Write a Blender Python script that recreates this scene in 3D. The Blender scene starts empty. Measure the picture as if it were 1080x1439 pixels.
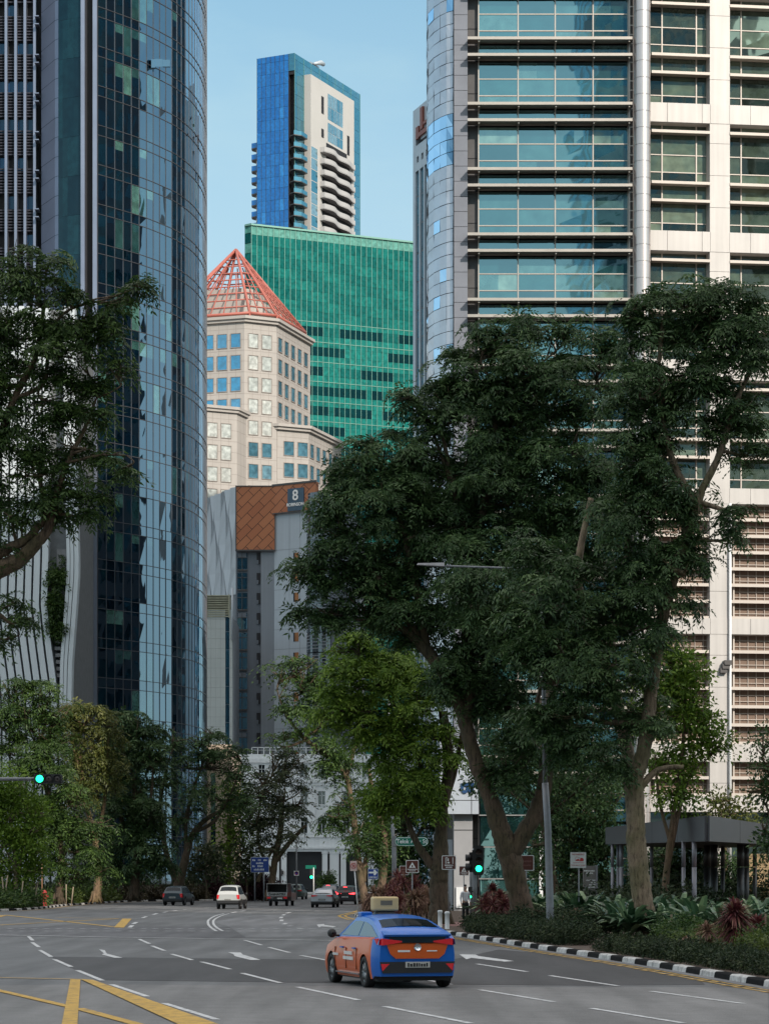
import bpy, bmesh, math, random
import numpy as np
from mathutils import Vector, Matrix
rnd = random.Random(11)
nprng = np.random.default_rng(5)
sc = bpy.context.scene
COL = sc.collection
F, HZ, H = 3600.0, 1233.0, 2.3          # focal length and horizon of the survey photo, eye height
def PX(px, Y): return (px-540.0)*Y/F
def PZ(py, Y): return H+(HZ-py)*Y/F
def GY(py): return H*F/(py-HZ)
def G(px, py):
    Y = GY(py); return (PX(px, Y), Y)

# ---------------------------------------------------------------- materials
def newmat(name):
    m = bpy.data.materials.new(name); m.use_nodes = True
    nt = m.node_tree; nt.nodes.clear()
    out = nt.nodes.new('ShaderNodeOutputMaterial')
    return m, nt, out
def nd(nt, typ, **kw):
    n = nt.nodes.new(typ)
    for k, v in kw.items():
        if k in n.inputs: n.inputs[k].default_value = v
        else: setattr(n, k, v)
    return n
def ramp(nt, stops, fac):
    r = nt.nodes.new('ShaderNodeValToRGB'); nt.links.new(fac, r.inputs[0])
    els = r.color_ramp.elements
    while len(els) < len(stops): els.new(0.5)
    for e, (p, c) in zip(els, stops):
        e.position = p; e.color = (c[0], c[1], c[2], 1)
    return r
def c4(c): return (c[0], c[1], c[2], 1)
def mul(c, k): return tuple(min(1, a*k) for a in c)

def M_simple(name, c, rough=.6, metal=0, var=.18, scale=1.5, bump=0, bscale=20, spec=.5, coat=0, streak=0):
    m, nt, out = newmat(name)
    p = nd(nt, 'ShaderNodeBsdfPrincipled', Roughness=rough, Metallic=metal)
    p.inputs['Specular IOR Level'].default_value = spec
    p.inputs['Coat Weight'].default_value = coat
    p.inputs['Coat Roughness'].default_value = .05
    L = nt.links
    tc = nd(nt, 'ShaderNodeTexCoord')
    n1 = nd(nt, 'ShaderNodeTexNoise', Scale=scale, Detail=6.0, Roughness=.6)
    L.new(tc.outputs['Object'], n1.inputs['Vector'])
    r = ramp(nt, [(.3, mul(c, 1-var)), (.7, mul(c, 1+var))], n1.outputs['Fac'])
    col = r.outputs[0]
    if streak:
        mp = nd(nt, 'ShaderNodeMapping'); mp.inputs['Scale'].default_value = (3, 3, .12)
        L.new(tc.outputs['Object'], mp.inputs['Vector'])
        n2 = nd(nt, 'ShaderNodeTexNoise', Scale=1.0, Detail=5.0)
        L.new(mp.outputs[0], n2.inputs['Vector'])
        r2 = ramp(nt, [(.35, (1-streak,)*3), (.65, (1, 1, 1))], n2.outputs['Fac'])
        mx = nd(nt, 'ShaderNodeMix', data_type='RGBA', blend_type='MULTIPLY'); mx.inputs[0].default_value = 1
        L.new(col, mx.inputs[6]); L.new(r2.outputs[0], mx.inputs[7]); col = mx.outputs[2]
    L.new(col, p.inputs['Base Color'])
    if bump:
        n3 = nd(nt, 'ShaderNodeTexNoise', Scale=bscale, Detail=5.0)
        L.new(tc.outputs['Object'], n3.inputs['Vector'])
        b = nd(nt, 'ShaderNodeBump', Strength=bump, Distance=.05)
        L.new(n3.outputs['Fac'], b.inputs['Height']); L.new(b.outputs[0], p.inputs['Normal'])
    L.new(p.outputs[0], out.inputs[0])
    return m

def M_glass(name, stops, refl=.35, tint=(1, 1, 1), rough=.02, wave=.02, wscale=.35, fk=1.0):
    """coated office glass: dark room or blind behind (per pane) under a mirror coat"""
    m, nt, out = newmat(name); L = nt.links
    at = nd(nt, 'ShaderNodeAttribute', attribute_name='tint')
    r = ramp(nt, stops, at.outputs['Fac'])
    r.color_ramp.interpolation = 'LINEAR'
    tc = nd(nt, 'ShaderNodeTexCoord')
    n0 = nd(nt, 'ShaderNodeTexNoise', Scale=1.3, Detail=4.0)
    L.new(tc.outputs['Object'], n0.inputs['Vector'])
    rr = ramp(nt, [(.3, (.6, .6, .6)), (.7, (1.25, 1.25, 1.25))], n0.outputs['Fac'])
    mx = nd(nt, 'ShaderNodeMix', data_type='RGBA', blend_type='MULTIPLY'); mx.inputs[0].default_value = 1
    L.new(r.outputs[0], mx.inputs[6]); L.new(rr.outputs[0], mx.inputs[7])
    d = nd(nt, 'ShaderNodeBsdfDiffuse'); L.new(mx.outputs[2], d.inputs[0])
    g = nd(nt, 'ShaderNodeBsdfGlossy', Roughness=rough); g.inputs[0].default_value = c4(tint)
    n = nd(nt, 'ShaderNodeTexNoise', Scale=wscale, Detail=1.5)
    L.new(tc.outputs['Object'], n.inputs['Vector'])
    b = nd(nt, 'ShaderNodeBump', Strength=1.0, Distance=wave)
    L.new(n.outputs['Fac'], b.inputs['Height']); L.new(b.outputs[0], g.inputs['Normal'])
    fr = nd(nt, 'ShaderNodeFresnel', IOR=1.45)
    ma = nd(nt, 'ShaderNodeMath', operation='MULTIPLY_ADD', use_clamp=True); ma.inputs[1].default_value = fk; ma.inputs[2].default_value = refl
    L.new(fr.outputs[0], ma.inputs[0])
    ms = nd(nt, 'ShaderNodeMixShader'); L.new(ma.outputs[0], ms.inputs[0])
    L.new(d.outputs[0], ms.inputs[1]); L.new(g.outputs[0], ms.inputs[2])
    L.new(ms.outputs[0], out.inputs[0])
    return m

def M_leaf(name, stops, trans=.25, rough=.5, spec=.34):
    m, nt, out = newmat(name); L = nt.links
    at = nd(nt, 'ShaderNodeAttribute', attribute_name='tint')
    r = ramp(nt, stops, at.outputs['Fac'])
    p = nd(nt, 'ShaderNodeBsdfPrincipled', Roughness=rough); p.inputs['Specular IOR Level'].default_value = spec
    L.new(r.outputs[0], p.inputs['Base Color'])
    t = nd(nt, 'ShaderNodeBsdfTranslucent'); L.new(r.outputs[0], t.inputs[0])
    ms = nd(nt, 'ShaderNodeMixShader', Fac=trans)
    L.new(p.outputs[0], ms.inputs[1]); L.new(t.outputs[0], ms.inputs[2]); L.new(ms.outputs[0], out.inputs[0])
    return m

def M_bark(name, c1, c2):
    m, nt, out = newmat(name); L = nt.links
    tc = nd(nt, 'ShaderNodeTexCoord'); mp = nd(nt, 'ShaderNodeMapping'); mp.inputs['Scale'].default_value = (5, 5, 1.1)
    L.new(tc.outputs['Object'], mp.inputs['Vector'])
    n = nd(nt, 'ShaderNodeTexNoise', Scale=2.2, Detail=9.0, Roughness=.7); L.new(mp.outputs[0], n.inputs['Vector'])
    r = ramp(nt, [(.34, c1), (.5, mul(c2, .75)), (.68, c2)], n.outputs['Fac'])
    n2 = nd(nt, 'ShaderNodeTexNoise', Scale=.9, Detail=4.0); L.new(tc.outputs['Object'], n2.inputs['Vector'])
    r2 = ramp(nt, [(.4, (1, 1, 1)), (.62, (.62, .72, .55))], n2.outputs['Fac'])
    mx = nd(nt, 'ShaderNodeMix', data_type='RGBA', blend_type='MULTIPLY'); mx.inputs[0].default_value = 1
    L.new(r.outputs[0], mx.inputs[6]); L.new(r2.outputs[0], mx.inputs[7])
    p = nd(nt, 'ShaderNodeBsdfPrincipled', Roughness=.9); L.new(mx.outputs[2], p.inputs['Base Color'])
    b = nd(nt, 'ShaderNodeBump', Strength=.9, Distance=.06); L.new(n.outputs['Fac'], b.inputs['Height']); L.new(b.outputs[0], p.inputs['Normal'])
    L.new(p.outputs[0], out.inputs[0]); return m

def M_emit(name, c, s):
    m, nt, out = newmat(name)
    e = nd(nt, 'ShaderNodeEmission', Strength=s); e.inputs[0].default_value = c4(c)
    nt.links.new(e.outputs[0], out.inputs[0]); return m

def M_asphalt(name, c, patch=.12):
    m, nt, out = newmat(name); L = nt.links
    tc = nd(nt, 'ShaderNodeTexCoord')
    n1 = nd(nt, 'ShaderNodeTexNoise', Scale=.12, Detail=6.0, Roughness=.6); L.new(tc.outputs['Object'], n1.inputs['Vector'])
    mp = nd(nt, 'ShaderNodeMapping'); mp.inputs['Scale'].default_value = (1.1, .09, 1); mp.inputs['Rotation'].default_value = (0, 0, math.radians(-13))
    L.new(tc.outputs['Object'], mp.inputs['Vector'])
    n2 = nd(nt, 'ShaderNodeTexNoise', Scale=.9, Detail=3.0); L.new(mp.outputs[0], n2.inputs['Vector'])
    n3 = nd(nt, 'ShaderNodeTexNoise', Scale=38, Detail=3.0, Roughness=.8); L.new(tc.outputs['Object'], n3.inputs['Vector'])
    r1 = ramp(nt, [(.3, mul(c, 1-patch)), (.7, mul(c, 1+patch))], n1.outputs['Fac'])
    r2 = ramp(nt, [(.35, (.74,)*3), (.65, (1.14,)*3)], n2.outputs['Fac'])
    r3 = ramp(nt, [(.3, (.6,)*3), (.7, (1.4,)*3)], n3.outputs['Fac'])
    n4 = nd(nt, 'ShaderNodeTexNoise', Scale=1.7, Detail=7.0, Roughness=.75); L.new(tc.outputs['Object'], n4.inputs['Vector'])
    r4 = ramp(nt, [(.3, (.80,)*3), (.5, (1.0,)*3), (.72, (1.16,)*3)], n4.outputs['Fac'])
    cur = r1.outputs[0]
    for r in (r2, r3, r4):
        mx = nd(nt, 'ShaderNodeMix', data_type='RGBA', blend_type='MULTIPLY'); mx.inputs[0].default_value = 1
        L.new(cur, mx.inputs[6]); L.new(r.outputs[0], mx.inputs[7]); cur = mx.outputs[2]
    p = nd(nt, 'ShaderNodeBsdfPrincipled', Roughness=.72); L.new(cur, p.inputs['Base Color'])
    p.inputs['Specular IOR Level'].default_value = .45
    b = nd(nt, 'ShaderNodeBump', Strength=.35, Distance=.01); L.new(n3.outputs['Fac'], b.inputs['Height']); L.new(b.outputs[0], p.inputs['Normal'])
    L.new(p.outputs[0], out.inputs[0]); return m

def M_paint(name, c):
    """worn road paint"""
    m, nt, out = newmat(name); L = nt.links
    tc = nd(nt, 'ShaderNodeTexCoord')
    n = nd(nt, 'ShaderNodeTexNoise', Scale=4, Detail=8.0, Roughness=.75); L.new(tc.outputs['Object'], n.inputs['Vector'])
    r = ramp(nt, [(.33, (.14, .14, .14)), (.44, mul(c, .62)), (.54, mul(c, .88)), (.75, c)], n.outputs['Fac'])
    p = nd(nt, 'ShaderNodeBsdfPrincipled', Roughness=.7); L.new(r.outputs[0], p.inputs['Base Color'])
    L.new(p.outputs[0], out.inputs[0]); return m

# ---------------------------------------------------------------- mesh builder
class MB:
    def __init__(s): s.v = []; s.f = []; s.m = []; s.t = []; s.sm = []
    def face(s, pts, mat=0, tint=.5, smooth=False):
        i = len(s.v); s.v += [tuple(p) for p in pts]; s.f.append(tuple(range(i, i+len(pts)))); s.m.append(mat); s.t.append(tint); s.sm.append(smooth)
    def raw(s, vs, fs, mat=0, tint=.5, smooth=False):
        i = len(s.v); s.v += [tuple(p) for p in vs]
        for f in fs: s.f.append(tuple(i+k for k in f)); s.m.append(mat); s.t.append(tint); s.sm.append(smooth)
    def box(s, x0, x1, y0, y1, z0, z1, mat=0, tint=.5, M=None):
        vs = [(x, y, z) for z in (z0, z1) for y in (y0, y1) for x in (x0, x1)]
        if M is not None: vs = [tuple(M @ Vector(p)) for p in vs]
        s.raw(vs, [(0, 2, 3, 1), (4, 5, 7, 6), (0, 1, 5, 4), (2, 6, 7, 3), (0, 4, 6, 2), (1, 3, 7, 5)], mat, tint)
    def prism(s, poly, z0, z1, mat=0, tint=.5, topmat=None, smooth=False):
        n = len(poly); a = sum(poly[i][0]*poly[(i+1) % n][1]-poly[(i+1) % n][0]*poly[i][1] for i in range(n))
        if a < 0: poly = poly[::-1]
        vs = [(p[0], p[1], z0) for p in poly]+[(p[0], p[1], z1) for p in poly]
        s.raw(vs, [(i, (i+1) % n, n+(i+1) % n, n+i) for i in range(n)], mat, tint, smooth)
        s.face(vs[n:], mat if topmat is None else topmat, tint); s.face(vs[:n][::-1], mat, tint)
    def tube(s, pts, rad, n=8, mat=0, tint=.5, jit=0, cap=True, smooth=True):
        pts = [Vector(p) for p in pts]
        if not hasattr(rad, '__len__'): rad = [rad]*len(pts)
        rings = []; up = Vector((0.13, 0.31, .94)) if abs((pts[-1]-pts[0]).normalized().z) < .9 else Vector((1, .1, 0))
        vs = []
        for i, p in enumerate(pts):
            d = (pts[min(i+1, len(pts)-1)]-pts[max(i-1, 0)]).normalized()
            a = d.cross(up).normalized(); b = d.cross(a).normalized()
            for k in range(n):
                t = 2*math.pi*k/n; r = rad[i]*(1+(rnd.random()-.5)*jit)
                vs.append(tuple(p+a*math.cos(t)*r+b*math.sin(t)*r))
        fs = []
        for i in range(len(pts)-1):
            for k in range(n): fs.append((i*n+k, i*n+(k+1) % n, (i+1)*n+(k+1) % n, (i+1)*n+k))
        if cap: fs.append(tuple(range(n))[::-1]); fs.append(tuple((len(pts)-1)*n+k for k in range(n)))
        s.raw(vs, fs, mat, tint, smooth)
    def lathe(s, prof, c=(0, 0, 0), n=24, mat=0, axis='z', smooth=True, tint=.5, cap=True):
        vs = []
        for r, z in prof:
            for k in range(n):
                t = 2*math.pi*k/n; a, b = r*math.cos(t), r*math.sin(t)
                if axis == 'z': vs.append((c[0]+a, c[1]+b, c[2]+z))
                elif axis == 'y': vs.append((c[0]+a, c[1]+z, c[2]+b))
                else: vs.append((c[0]+z, c[1]+a, c[2]+b))
        fs = [(i*n+k, i*n+(k+1) % n, (i+1)*n+(k+1) % n, (i+1)*n+k) for i in range(len(prof)-1) for k in range(n)]
        if cap: fs.append(tuple(range(n))); fs.append(tuple((len(prof)-1)*n+k for k in range(n)))
        s.raw(vs, fs, mat, tint, smooth)
    def pane(s, p0, p1, z0, z1, mat=0, tint=.5, tilt=.004, out=0):
        """upright pane between plan points p0 and p1, very slightly out of true"""
        dx, dy = p1[0]-p0[0], p1[1]-p0[1]; l = math.hypot(dx, dy) or 1; nx, ny = dy/l, -dx/l
        o = [out+(rnd.random()-.5)*2*tilt for _ in range(4)]
        s.face([(p0[0]+nx*o[0], p0[1]+ny*o[0], z0), (p1[0]+nx*o[1], p1[1]+ny*o[1], z0), (p1[0]+nx*o[2], p1[1]+ny*o[2], z1), (p0[0]+nx*o[3], p0[1]+ny*o[3], z1)], mat, tint)
    def build(s, name, mats, parent=None, label=None, cat=None, group=None, kind=None, loc=None, rz=0):
        me = bpy.data.meshes.new(name)
        me.from_pydata(s.v, [], s.f)
        if not isinstance(mats, (list, tuple)): mats = [mats]
        for m in mats: me.materials.append(m)
        me.polygons.foreach_set('material_index', s.m)
        me.polygons.foreach_set('use_smooth', s.sm)
        a = me.attributes.new('tint', 'FLOAT', 'FACE'); a.data.foreach_set('value', s.t)
        me.update()
        o = bpy.data.objects.new(name, me); COL.objects.link(o)
        if parent: o.parent = parent
        if loc: o.location = loc
        o.rotation_euler.z = rz
        tag(o, label, cat, group, kind)
        return o
def tag(o, label=None, cat=None, group=None, kind=None):
    if label: o['label'] = label
    if cat: o['category'] = cat
    if group: o['group'] = group
    if kind: o['kind'] = kind
def thing(name, label, cat, loc=(0, 0, 0), rz=0, group=None):
    o = bpy.data.objects.new(name, None); COL.objects.link(o); o.location = loc; o.rotation_euler.z = rz
    o.empty_display_size = .2; tag(o, label, cat, group); return o
def copy_tree(o, parent=None):
    c = o.copy(); COL.objects.link(c); c.parent = parent
    for ch in [x for x in o.children]: copy_tree(ch, c)
    return c
def bevel(o, w=.02, seg=2):
    m = o.modifiers.new('bevel', 'BEVEL'); m.width = w; m.segments = seg; m.limit_method = 'ANGLE'; return o
def text(s, size, parent, loc, mat, rz=0, ex=.01, name='lettering', sx=1, bold=0, align='CENTER'):
    cu = bpy.data.curves.new(name, 'FONT'); cu.body = s; cu.size = size; cu.extrude = ex; cu.align_x = align; cu.align_y = 'CENTER'
    cu.offset = bold; cu.resolution_u = 3
    cu.materials.append(mat)
    o = bpy.data.objects.new(name, cu); COL.objects.link(o); o.parent = parent; o.location = loc
    me = bpy.data.meshes.new_from_object(o); bpy.data.objects.remove(o)
    o = bpy.data.objects.new(name, me); COL.objects.link(o); o.parent = parent; o.location = loc
    o.rotation_euler = (math.pi/2, 0, rz); o.scale = (sx, 1, 1); return o

# ---------------------------------------------------------------- shared materials
m_alu = M_simple('brushed aluminium', (.55, .54, .53), .35, .85, .08, 2)
m_alu_d = M_simple('dark aluminium', (.09, .085, .085), .45, .6, .15, 2)
m_black = M_simple('black recess', (.012, .012, .016), .7, 0, .2, 1)
m_white = M_simple('white paint', (.72, .73, .74), .5, 0, .06, 1.2)
m_galv = M_simple('galvanised steel', (.27, .28, .30), .55, .3, .15, 3, streak=.25)
m_dark = M_simple('dark plastic', (.02, .02, .022), .45, 0, .1, 5)
m_bark_d = M_bark('dark bark', (.028, .019, .012), (.13, .09, .06))
m_bark_l = M_bark('pale bark', (.075, .05, .033), (.34, .25, .175))
m_bark_m = M_bark('grey brown bark', (.042, .027, .017), (.21, .14, .092))
m_green_on = M_emit('lit green lens', (.01, .85, .30), 4.5)
m_lens_off = M_simple('unlit lens', (.10, .085, .08), .3)
# =============================================================== buildings
def rows_joint(mb, x0, x1, y, z0, z1, step, dep=.04, gap=.025, mat=0, zoff=0):
    """cladding panels stacked with real open joints"""
    z = z0+zoff
    while z < z1-.05:
        mb.box(x0, x1, y-dep, y+.002, z+gap/2, min(z+step, z1)-gap/2, mat, rnd.random()); z += step

# ---- right glass office tower --------------------------------------------------
Y0 = 166.0; S = Y0/F
def x6(px): return PX(px, Y0)
def z6(py): return PZ(py, Y0)
m_gt = M_glass('teal office glass', [(0, (.004, .012, .014)), (.5, (.02, .07, .07)), (.8, (.07, .15, .14)), (1, (.22, .33, .26))], .24, (.52, .86, .97), .015, .012, .3)
m_stone = M_simple('grey granite cladding', (.19, .20, .235), .35, 0, .12, .6, spec=.6)
m_shelf = M_simple('bronze tinted sunshade metal', (.42, .38, .34), .4, .7, .08, 1)
m_silver = M_simple('pale satin metal cladding', (.58, .62, .69), .25, .45, .12, .5)
m_blueg = M_glass('painted sky reflection glass', [(0, (.03, .12, .24)), (1, (.08, .22, .38))], .2, (.6, .8, 1.0), .02, .01)
m_fin = M_simple('white fin', (.75, .76, .8), .4, .2, .05, 1)
gt = thing('glass_office_tower', 'teal glass office tower with bronze sunshade ledges and silver curved corner, behind street trees', 'building', (x6(760), Y0, 0))
ox = x6(760)
def lx6(px): return x6(px)-ox
per = 91.3
b = MB()
b.box(lx6(637), lx6(911)+.6, .9, 38, 0, 78); b.box(lx6(640), lx6(905), .3, 1.0, 74, 78)
b.build('core', m_alu_d, gt)
cols = [672, 727.5, 779.6, 832.8, 882]
k = 0
for k in range(-5, 13):
    y60 = 60+per*k
    if z6(y60) > 77 : continue
    b = MB()
    rows = [(y60+3, y60+22.5, 0), (y60+27, y60+51, 1), (y60+51, y60+74.5, 1), (y60+74.5, y60+91, 1)]
    for (a, c, ty) in rows:
        za, zc = max(z6(c), .2), z6(a)
        if zc < .5: continue
        for i in range(4):
            nsub = 1 if rnd.random() < .7 else 2
            w = (cols[i+1]-cols[i])/nsub
            for q in range(nsub):
                t = rnd.choice([.25, .4, .55, .62, .75]) if ty == 0 else rnd.choice([.05, .3, .5, .6, .8, .95 if rnd.random() < .3 else .5])
                b.pane((lx6(cols[i]+w*q), 0), (lx6(cols[i]+w*(q+1)), 0), za+.03, zc-.03, 0, t, .003)
    if b.f: b.build('storey_glazing', m_gt, gt)
    b = MB()
    for yy in (y60+24.5, y60+51, y60+74.5):
        if z6(yy) > .5: b.box(lx6(671), lx6(883), -.05, .06, z6(yy)-.035, z6(yy)+.035)
    for cpx in cols:
        if z6(y60) > 1: b.box(lx6(cpx)-.04, lx6(cpx)+.04, -.09, .05, max(z6(y60+91), .1), z6(y60)-.02)
    if b.f: b.build('window_frame', m_shelf, gt)
    for yy in (y60, y60+23):
        if z6(yy) < 8: continue
        b = MB(); b.box(lx6(656), lx6(886), -1.0, .05, z6(yy)-.05, z6(yy)+.05)
        b.box(lx6(656), lx6(886), -1.03, -1.0, z6(yy)-.09, z6(yy)+.09)
        for cpx in cols: b.box(lx6(cpx)-.05, lx6(cpx)+.05, -.9, .0, z6(yy)-.2, z6(yy)-.05)
        b.build('sunshade', m_shelf, gt)
b = MB(); b.box(lx6(657), lx6(671.5), .25, .9, 0, 76, 0)
for yy in np.arange(-600, 1200, 45.6):
    if z6(yy) < 76: b.box(lx6(657), lx6(671.5), .22, .26, z6(yy)-.02, z6(yy)+.02, 1)
b.box(lx6(882.5), lx6(889), .3, .9, 0, 76, 0)
z = 1.
while z < 75:
    b.box(lx6(883), lx6(889), -.35, -.28, z, z+.06, 2); z += .6
b.box(lx6(883)-.04, lx6(883)+.05, -.4, .3, 0, 76, 2)
b.build('dark_recess', [m_alu_d, m_black, m_shelf], gt)
b = MB(); z = z6(1106)
b.box(lx6(638), lx6(656), -.2, .9, z, 77.5, 1)
zz = z
while zz < 77: b.box(lx6(637.5), lx6(656.5), -.26, -.2, zz+.015, min(zz+.965, 77.6), 0, rnd.random()); zz += .98
b.build('granite_strip', [m_stone, m_black], gt)
# curved silver corner
path = [(636.2, 166.0), (627, 166.35), (618, 166.95), (609, 167.8), (601.5, 169.0), (599.3, 170.6), (601, 173)]
pw = [(PX(p, y)-ox, y-Y0) for p, y in path]
b = MB(); rowh = 36*S; zr = 12.0; ri = 0; BL0 = int((z6(195)-12.0)/rowh)
b2 = MB()
while zr < 77:
    blue = ri in (BL0, BL0+1)  # blue rows stand for sky reflection, put into the panel colour
    top = min(zr+rowh, 77)
    for i in range(len(pw)-1):
        p0, p1 = pw[i], pw[i+1]
        mid = ((p0[0]+p1[0])/2, (p0[1]+p1[1])/2)
        for (a, c) in ((zr+.02, zr+rowh*.5-.02), (zr+rowh*.5+.02, top-.02)):
            if a < 77: b.pane(p0, p1, a, c, 1 if blue or (zr > 34 and rnd.random() < .10) else 0, rnd.random(), .02)
        if i < 5:
            off = .35 if ri % 2 else .75
            q = (p0[0]+(p1[0]-p0[0])*off, p0[1]+(p1[1]-p0[1])*off)
            dx, dy = p1[0]-p0[0], p1[1]-p0[1]; l = math.hypot(dx, dy); nx, ny = dy/l, -dx/l
            ux, uy = dx/l*.09, dy/l*.09
            b2.face([(q[0]-nx*-.02, q[1]-ny*-.02, zr+.05), (q[0]+nx*.10+ux, q[1]+ny*.10+uy, zr+.05), (q[0]+nx*.16+ux*2.6, q[1]+ny*.16+uy*2.6, top-.05), (q[0]-nx*-.02, q[1]-ny*-.02, top-.05)], 0)
    zr += rowh; ri += 1
b.build('curved_corner', [m_silver, m_blueg], gt); b2.build('corner_fins', m_fin, gt)
b = MB(); b.prism([(p[0]*1.0, p[1]+.15) for p in pw]+[(lx6(640), 7), (lx6(640), .3)], 12.0, 76.9); b.build('corner_core', m_black, gt)
# ground level lobby with the letter panel
m_panel = M_simple('pale blue grey metal panel', (.50, .54, .60), .35, .3, .06, .8)
m_taupe = M_simple('warm grey wall', (.30, .30, .31), .6, 0, .08, .6)
b = MB()
for (a, c, d, e) in ((617, 671, 1040, 1078), (617, 671, 1079, 1125.5), (617, 671, 1126.5, 1145)):
    for (q, w) in ((a, 660.5), (661.5, c)): b.box(lx6(q), lx6(w), -1.6, -.4, z6(e), z6(d), 0)
b.box(lx6(637), lx6(663), -.9, .8, 0.1, z6(1145.5), 1)
b.box(lx6(637)+.01, lx6(663)+.01, -.93, -.85, z6(1167)-.02, z6(1167)+.02, 2)
b.box(lx6(640), lx6(659), -1.05, -.85, z6(1276), z6(1247), 3)
b.box(lx6(615), lx6(636), .4, .8, 0.1, z6(1180), 4)
b.build('lobby_wall', [m_panel, m_taupe, m_black, m_white, m_panel], gt)
t = text('B', 1.15, gt, (lx6(654.5), -1.68, z6(1108.5)), M_simple('navy letter', (.01, .05, .14), .4), ex=.04, bold=.03, sx=1.1); t.rotation_euler = (math.pi/2, math.pi/2, 0)
b = MB(); zc = .2
while zc < z6(1130):
    for i, (a, c) in enumerate(((674, 700), (700, 727), (727, 757))):
        b.pane((lx6(a), -.8), (lx6(c), -.8), zc, zc+1.95, 0, rnd.choice([.1, .3, .6]), .006)
    b.box(lx6(672), lx6(758), -.95, -.82, zc+1.96, zc+2.03, 1); zc += 2.05
b.build('lobby_glazing', [m_gt, m_alu], gt)
b = MB(); b.box(lx6(672), lx6(760), -.7, .3, 0, z6(1120), 0); b.box(lx6(756), lx6(761), -1.1, -.7, 0, 24, 1); b.build('lobby_core', [m_black, m_white], gt)
# pale round column between the two towers
b = MB(); r = .53; z = 0; prof = []
while z < 77:
    prof += [(r-.03, z), (r-.03, z+.03), (r, z+.04), (r, z+1.03), (r-.03, z+1.045)]; z += 1.075
b.lathe(prof, (lx6(900), -.9, 0), 36, 0); o = b.build('round_column', M_simple('polished column cladding', (.62, .56, .54), .3, .7, .06, .4), gt); o.modifiers.new('e', 'EDGE_SPLIT').split_angle = .4

# ---- cream office tower --------------------------------------------------------
A7 = math.radians(7)
m_cream = M_simple('cream aluminium cladding', (.53, .505, .485), .45, .1, .06, .35, streak=.12)
m_cjoint = M_simple('cladding joint', (.16, .12, .10), .8)
m_gc = M_glass('clear green office glass', [(0, (.008, .012, .01)), (.35, (.03, .045, .035)), (.6, (.07, .10, .075)), (.85, (.14, .19, .13)), (1, (.24, .28, .2))], .14, (.8, .95, .9), .02, .015, .4)
m_blind = M_simple('brown slatted blind', (.20, .135, .10), .7, 0, .12, 1.2)
m_cshelf = M_simple('cream sunshade', (.55, .49, .44), .5, .1, .05, 1)
ct = thing('cream_office_tower', 'cream clad office tower with gridded frame, green windows above and brown louvred storeys below', 'building', (x6(911), Y0, 0), A7)
X0 = x6(911)
def lc(px):
    a = (px-540)/F; return (X0-a*Y0)/(a*math.sin(A7)-math.cos(A7))
W4 = lc(1028+117*4)
b = MB(); b.box(.3, W4, 1.0, 36, 0, 77.5, 0); b.build('core', m_alu_d, ct)
zt = 77.5
pil = [(997+117*i, 1025+117*i) for i in range(5)]
b = MB()
for (a, c) in pil:
    xa, xb = lc(a), lc(c)
    b.box(xa+.04, xb-.04, .06, 1.0, 0, zt, 1)
    z = .1
    while z < zt:
        e = min(z+2.08, zt)
        b.box(xa, xb, 0, .08, z+.012, e-.012, 0, rnd.random()); b.box(xa-.02, xa+.05, .0+.082, .98, z+.012, e-.012, 0); b.box(xb-.05, xb+.02, .082, .98, z+.012, e-.012, 0)
        z += 2.08
b.build('pilasters', [m_cream, m_cjoint], ct)
beams = [(-578, -551), (-398, -371), (-217.5, -190.5), (-37, -10), (143, 170), (323, 351), (504, 531), (684, 706), (868, 890), (1045, 1070), (1118, 1141)]
b = MB()
for (a, c) in beams:
    z0, z1 = z6(c), z6(a)
    if z0 > zt: continue
    b.box(.02, W4, .03, 1.0, z0+.03, z1-.03, 1)
    xs = [0.05]
    for i in range(5):
        l0 = lc(915+117*i) if i else .05
        xs += [lc(937+117*i), lc(986+117*i), lc(997.5+117*i), lc(1024.5+117*i)]
    xs = [v for v in xs if v < W4]+[W4]
    for i in range(len(xs)-1): b.box(xs[i]+.012, xs[i+1]-.012, -.03, .05, z0, z1, 0, rnd.random())
    b.box(.05, W4, .05, .95, z0-.03, z0+.02, 0)
b.build('beams', [m_cream, m_cjoint], ct)
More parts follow.
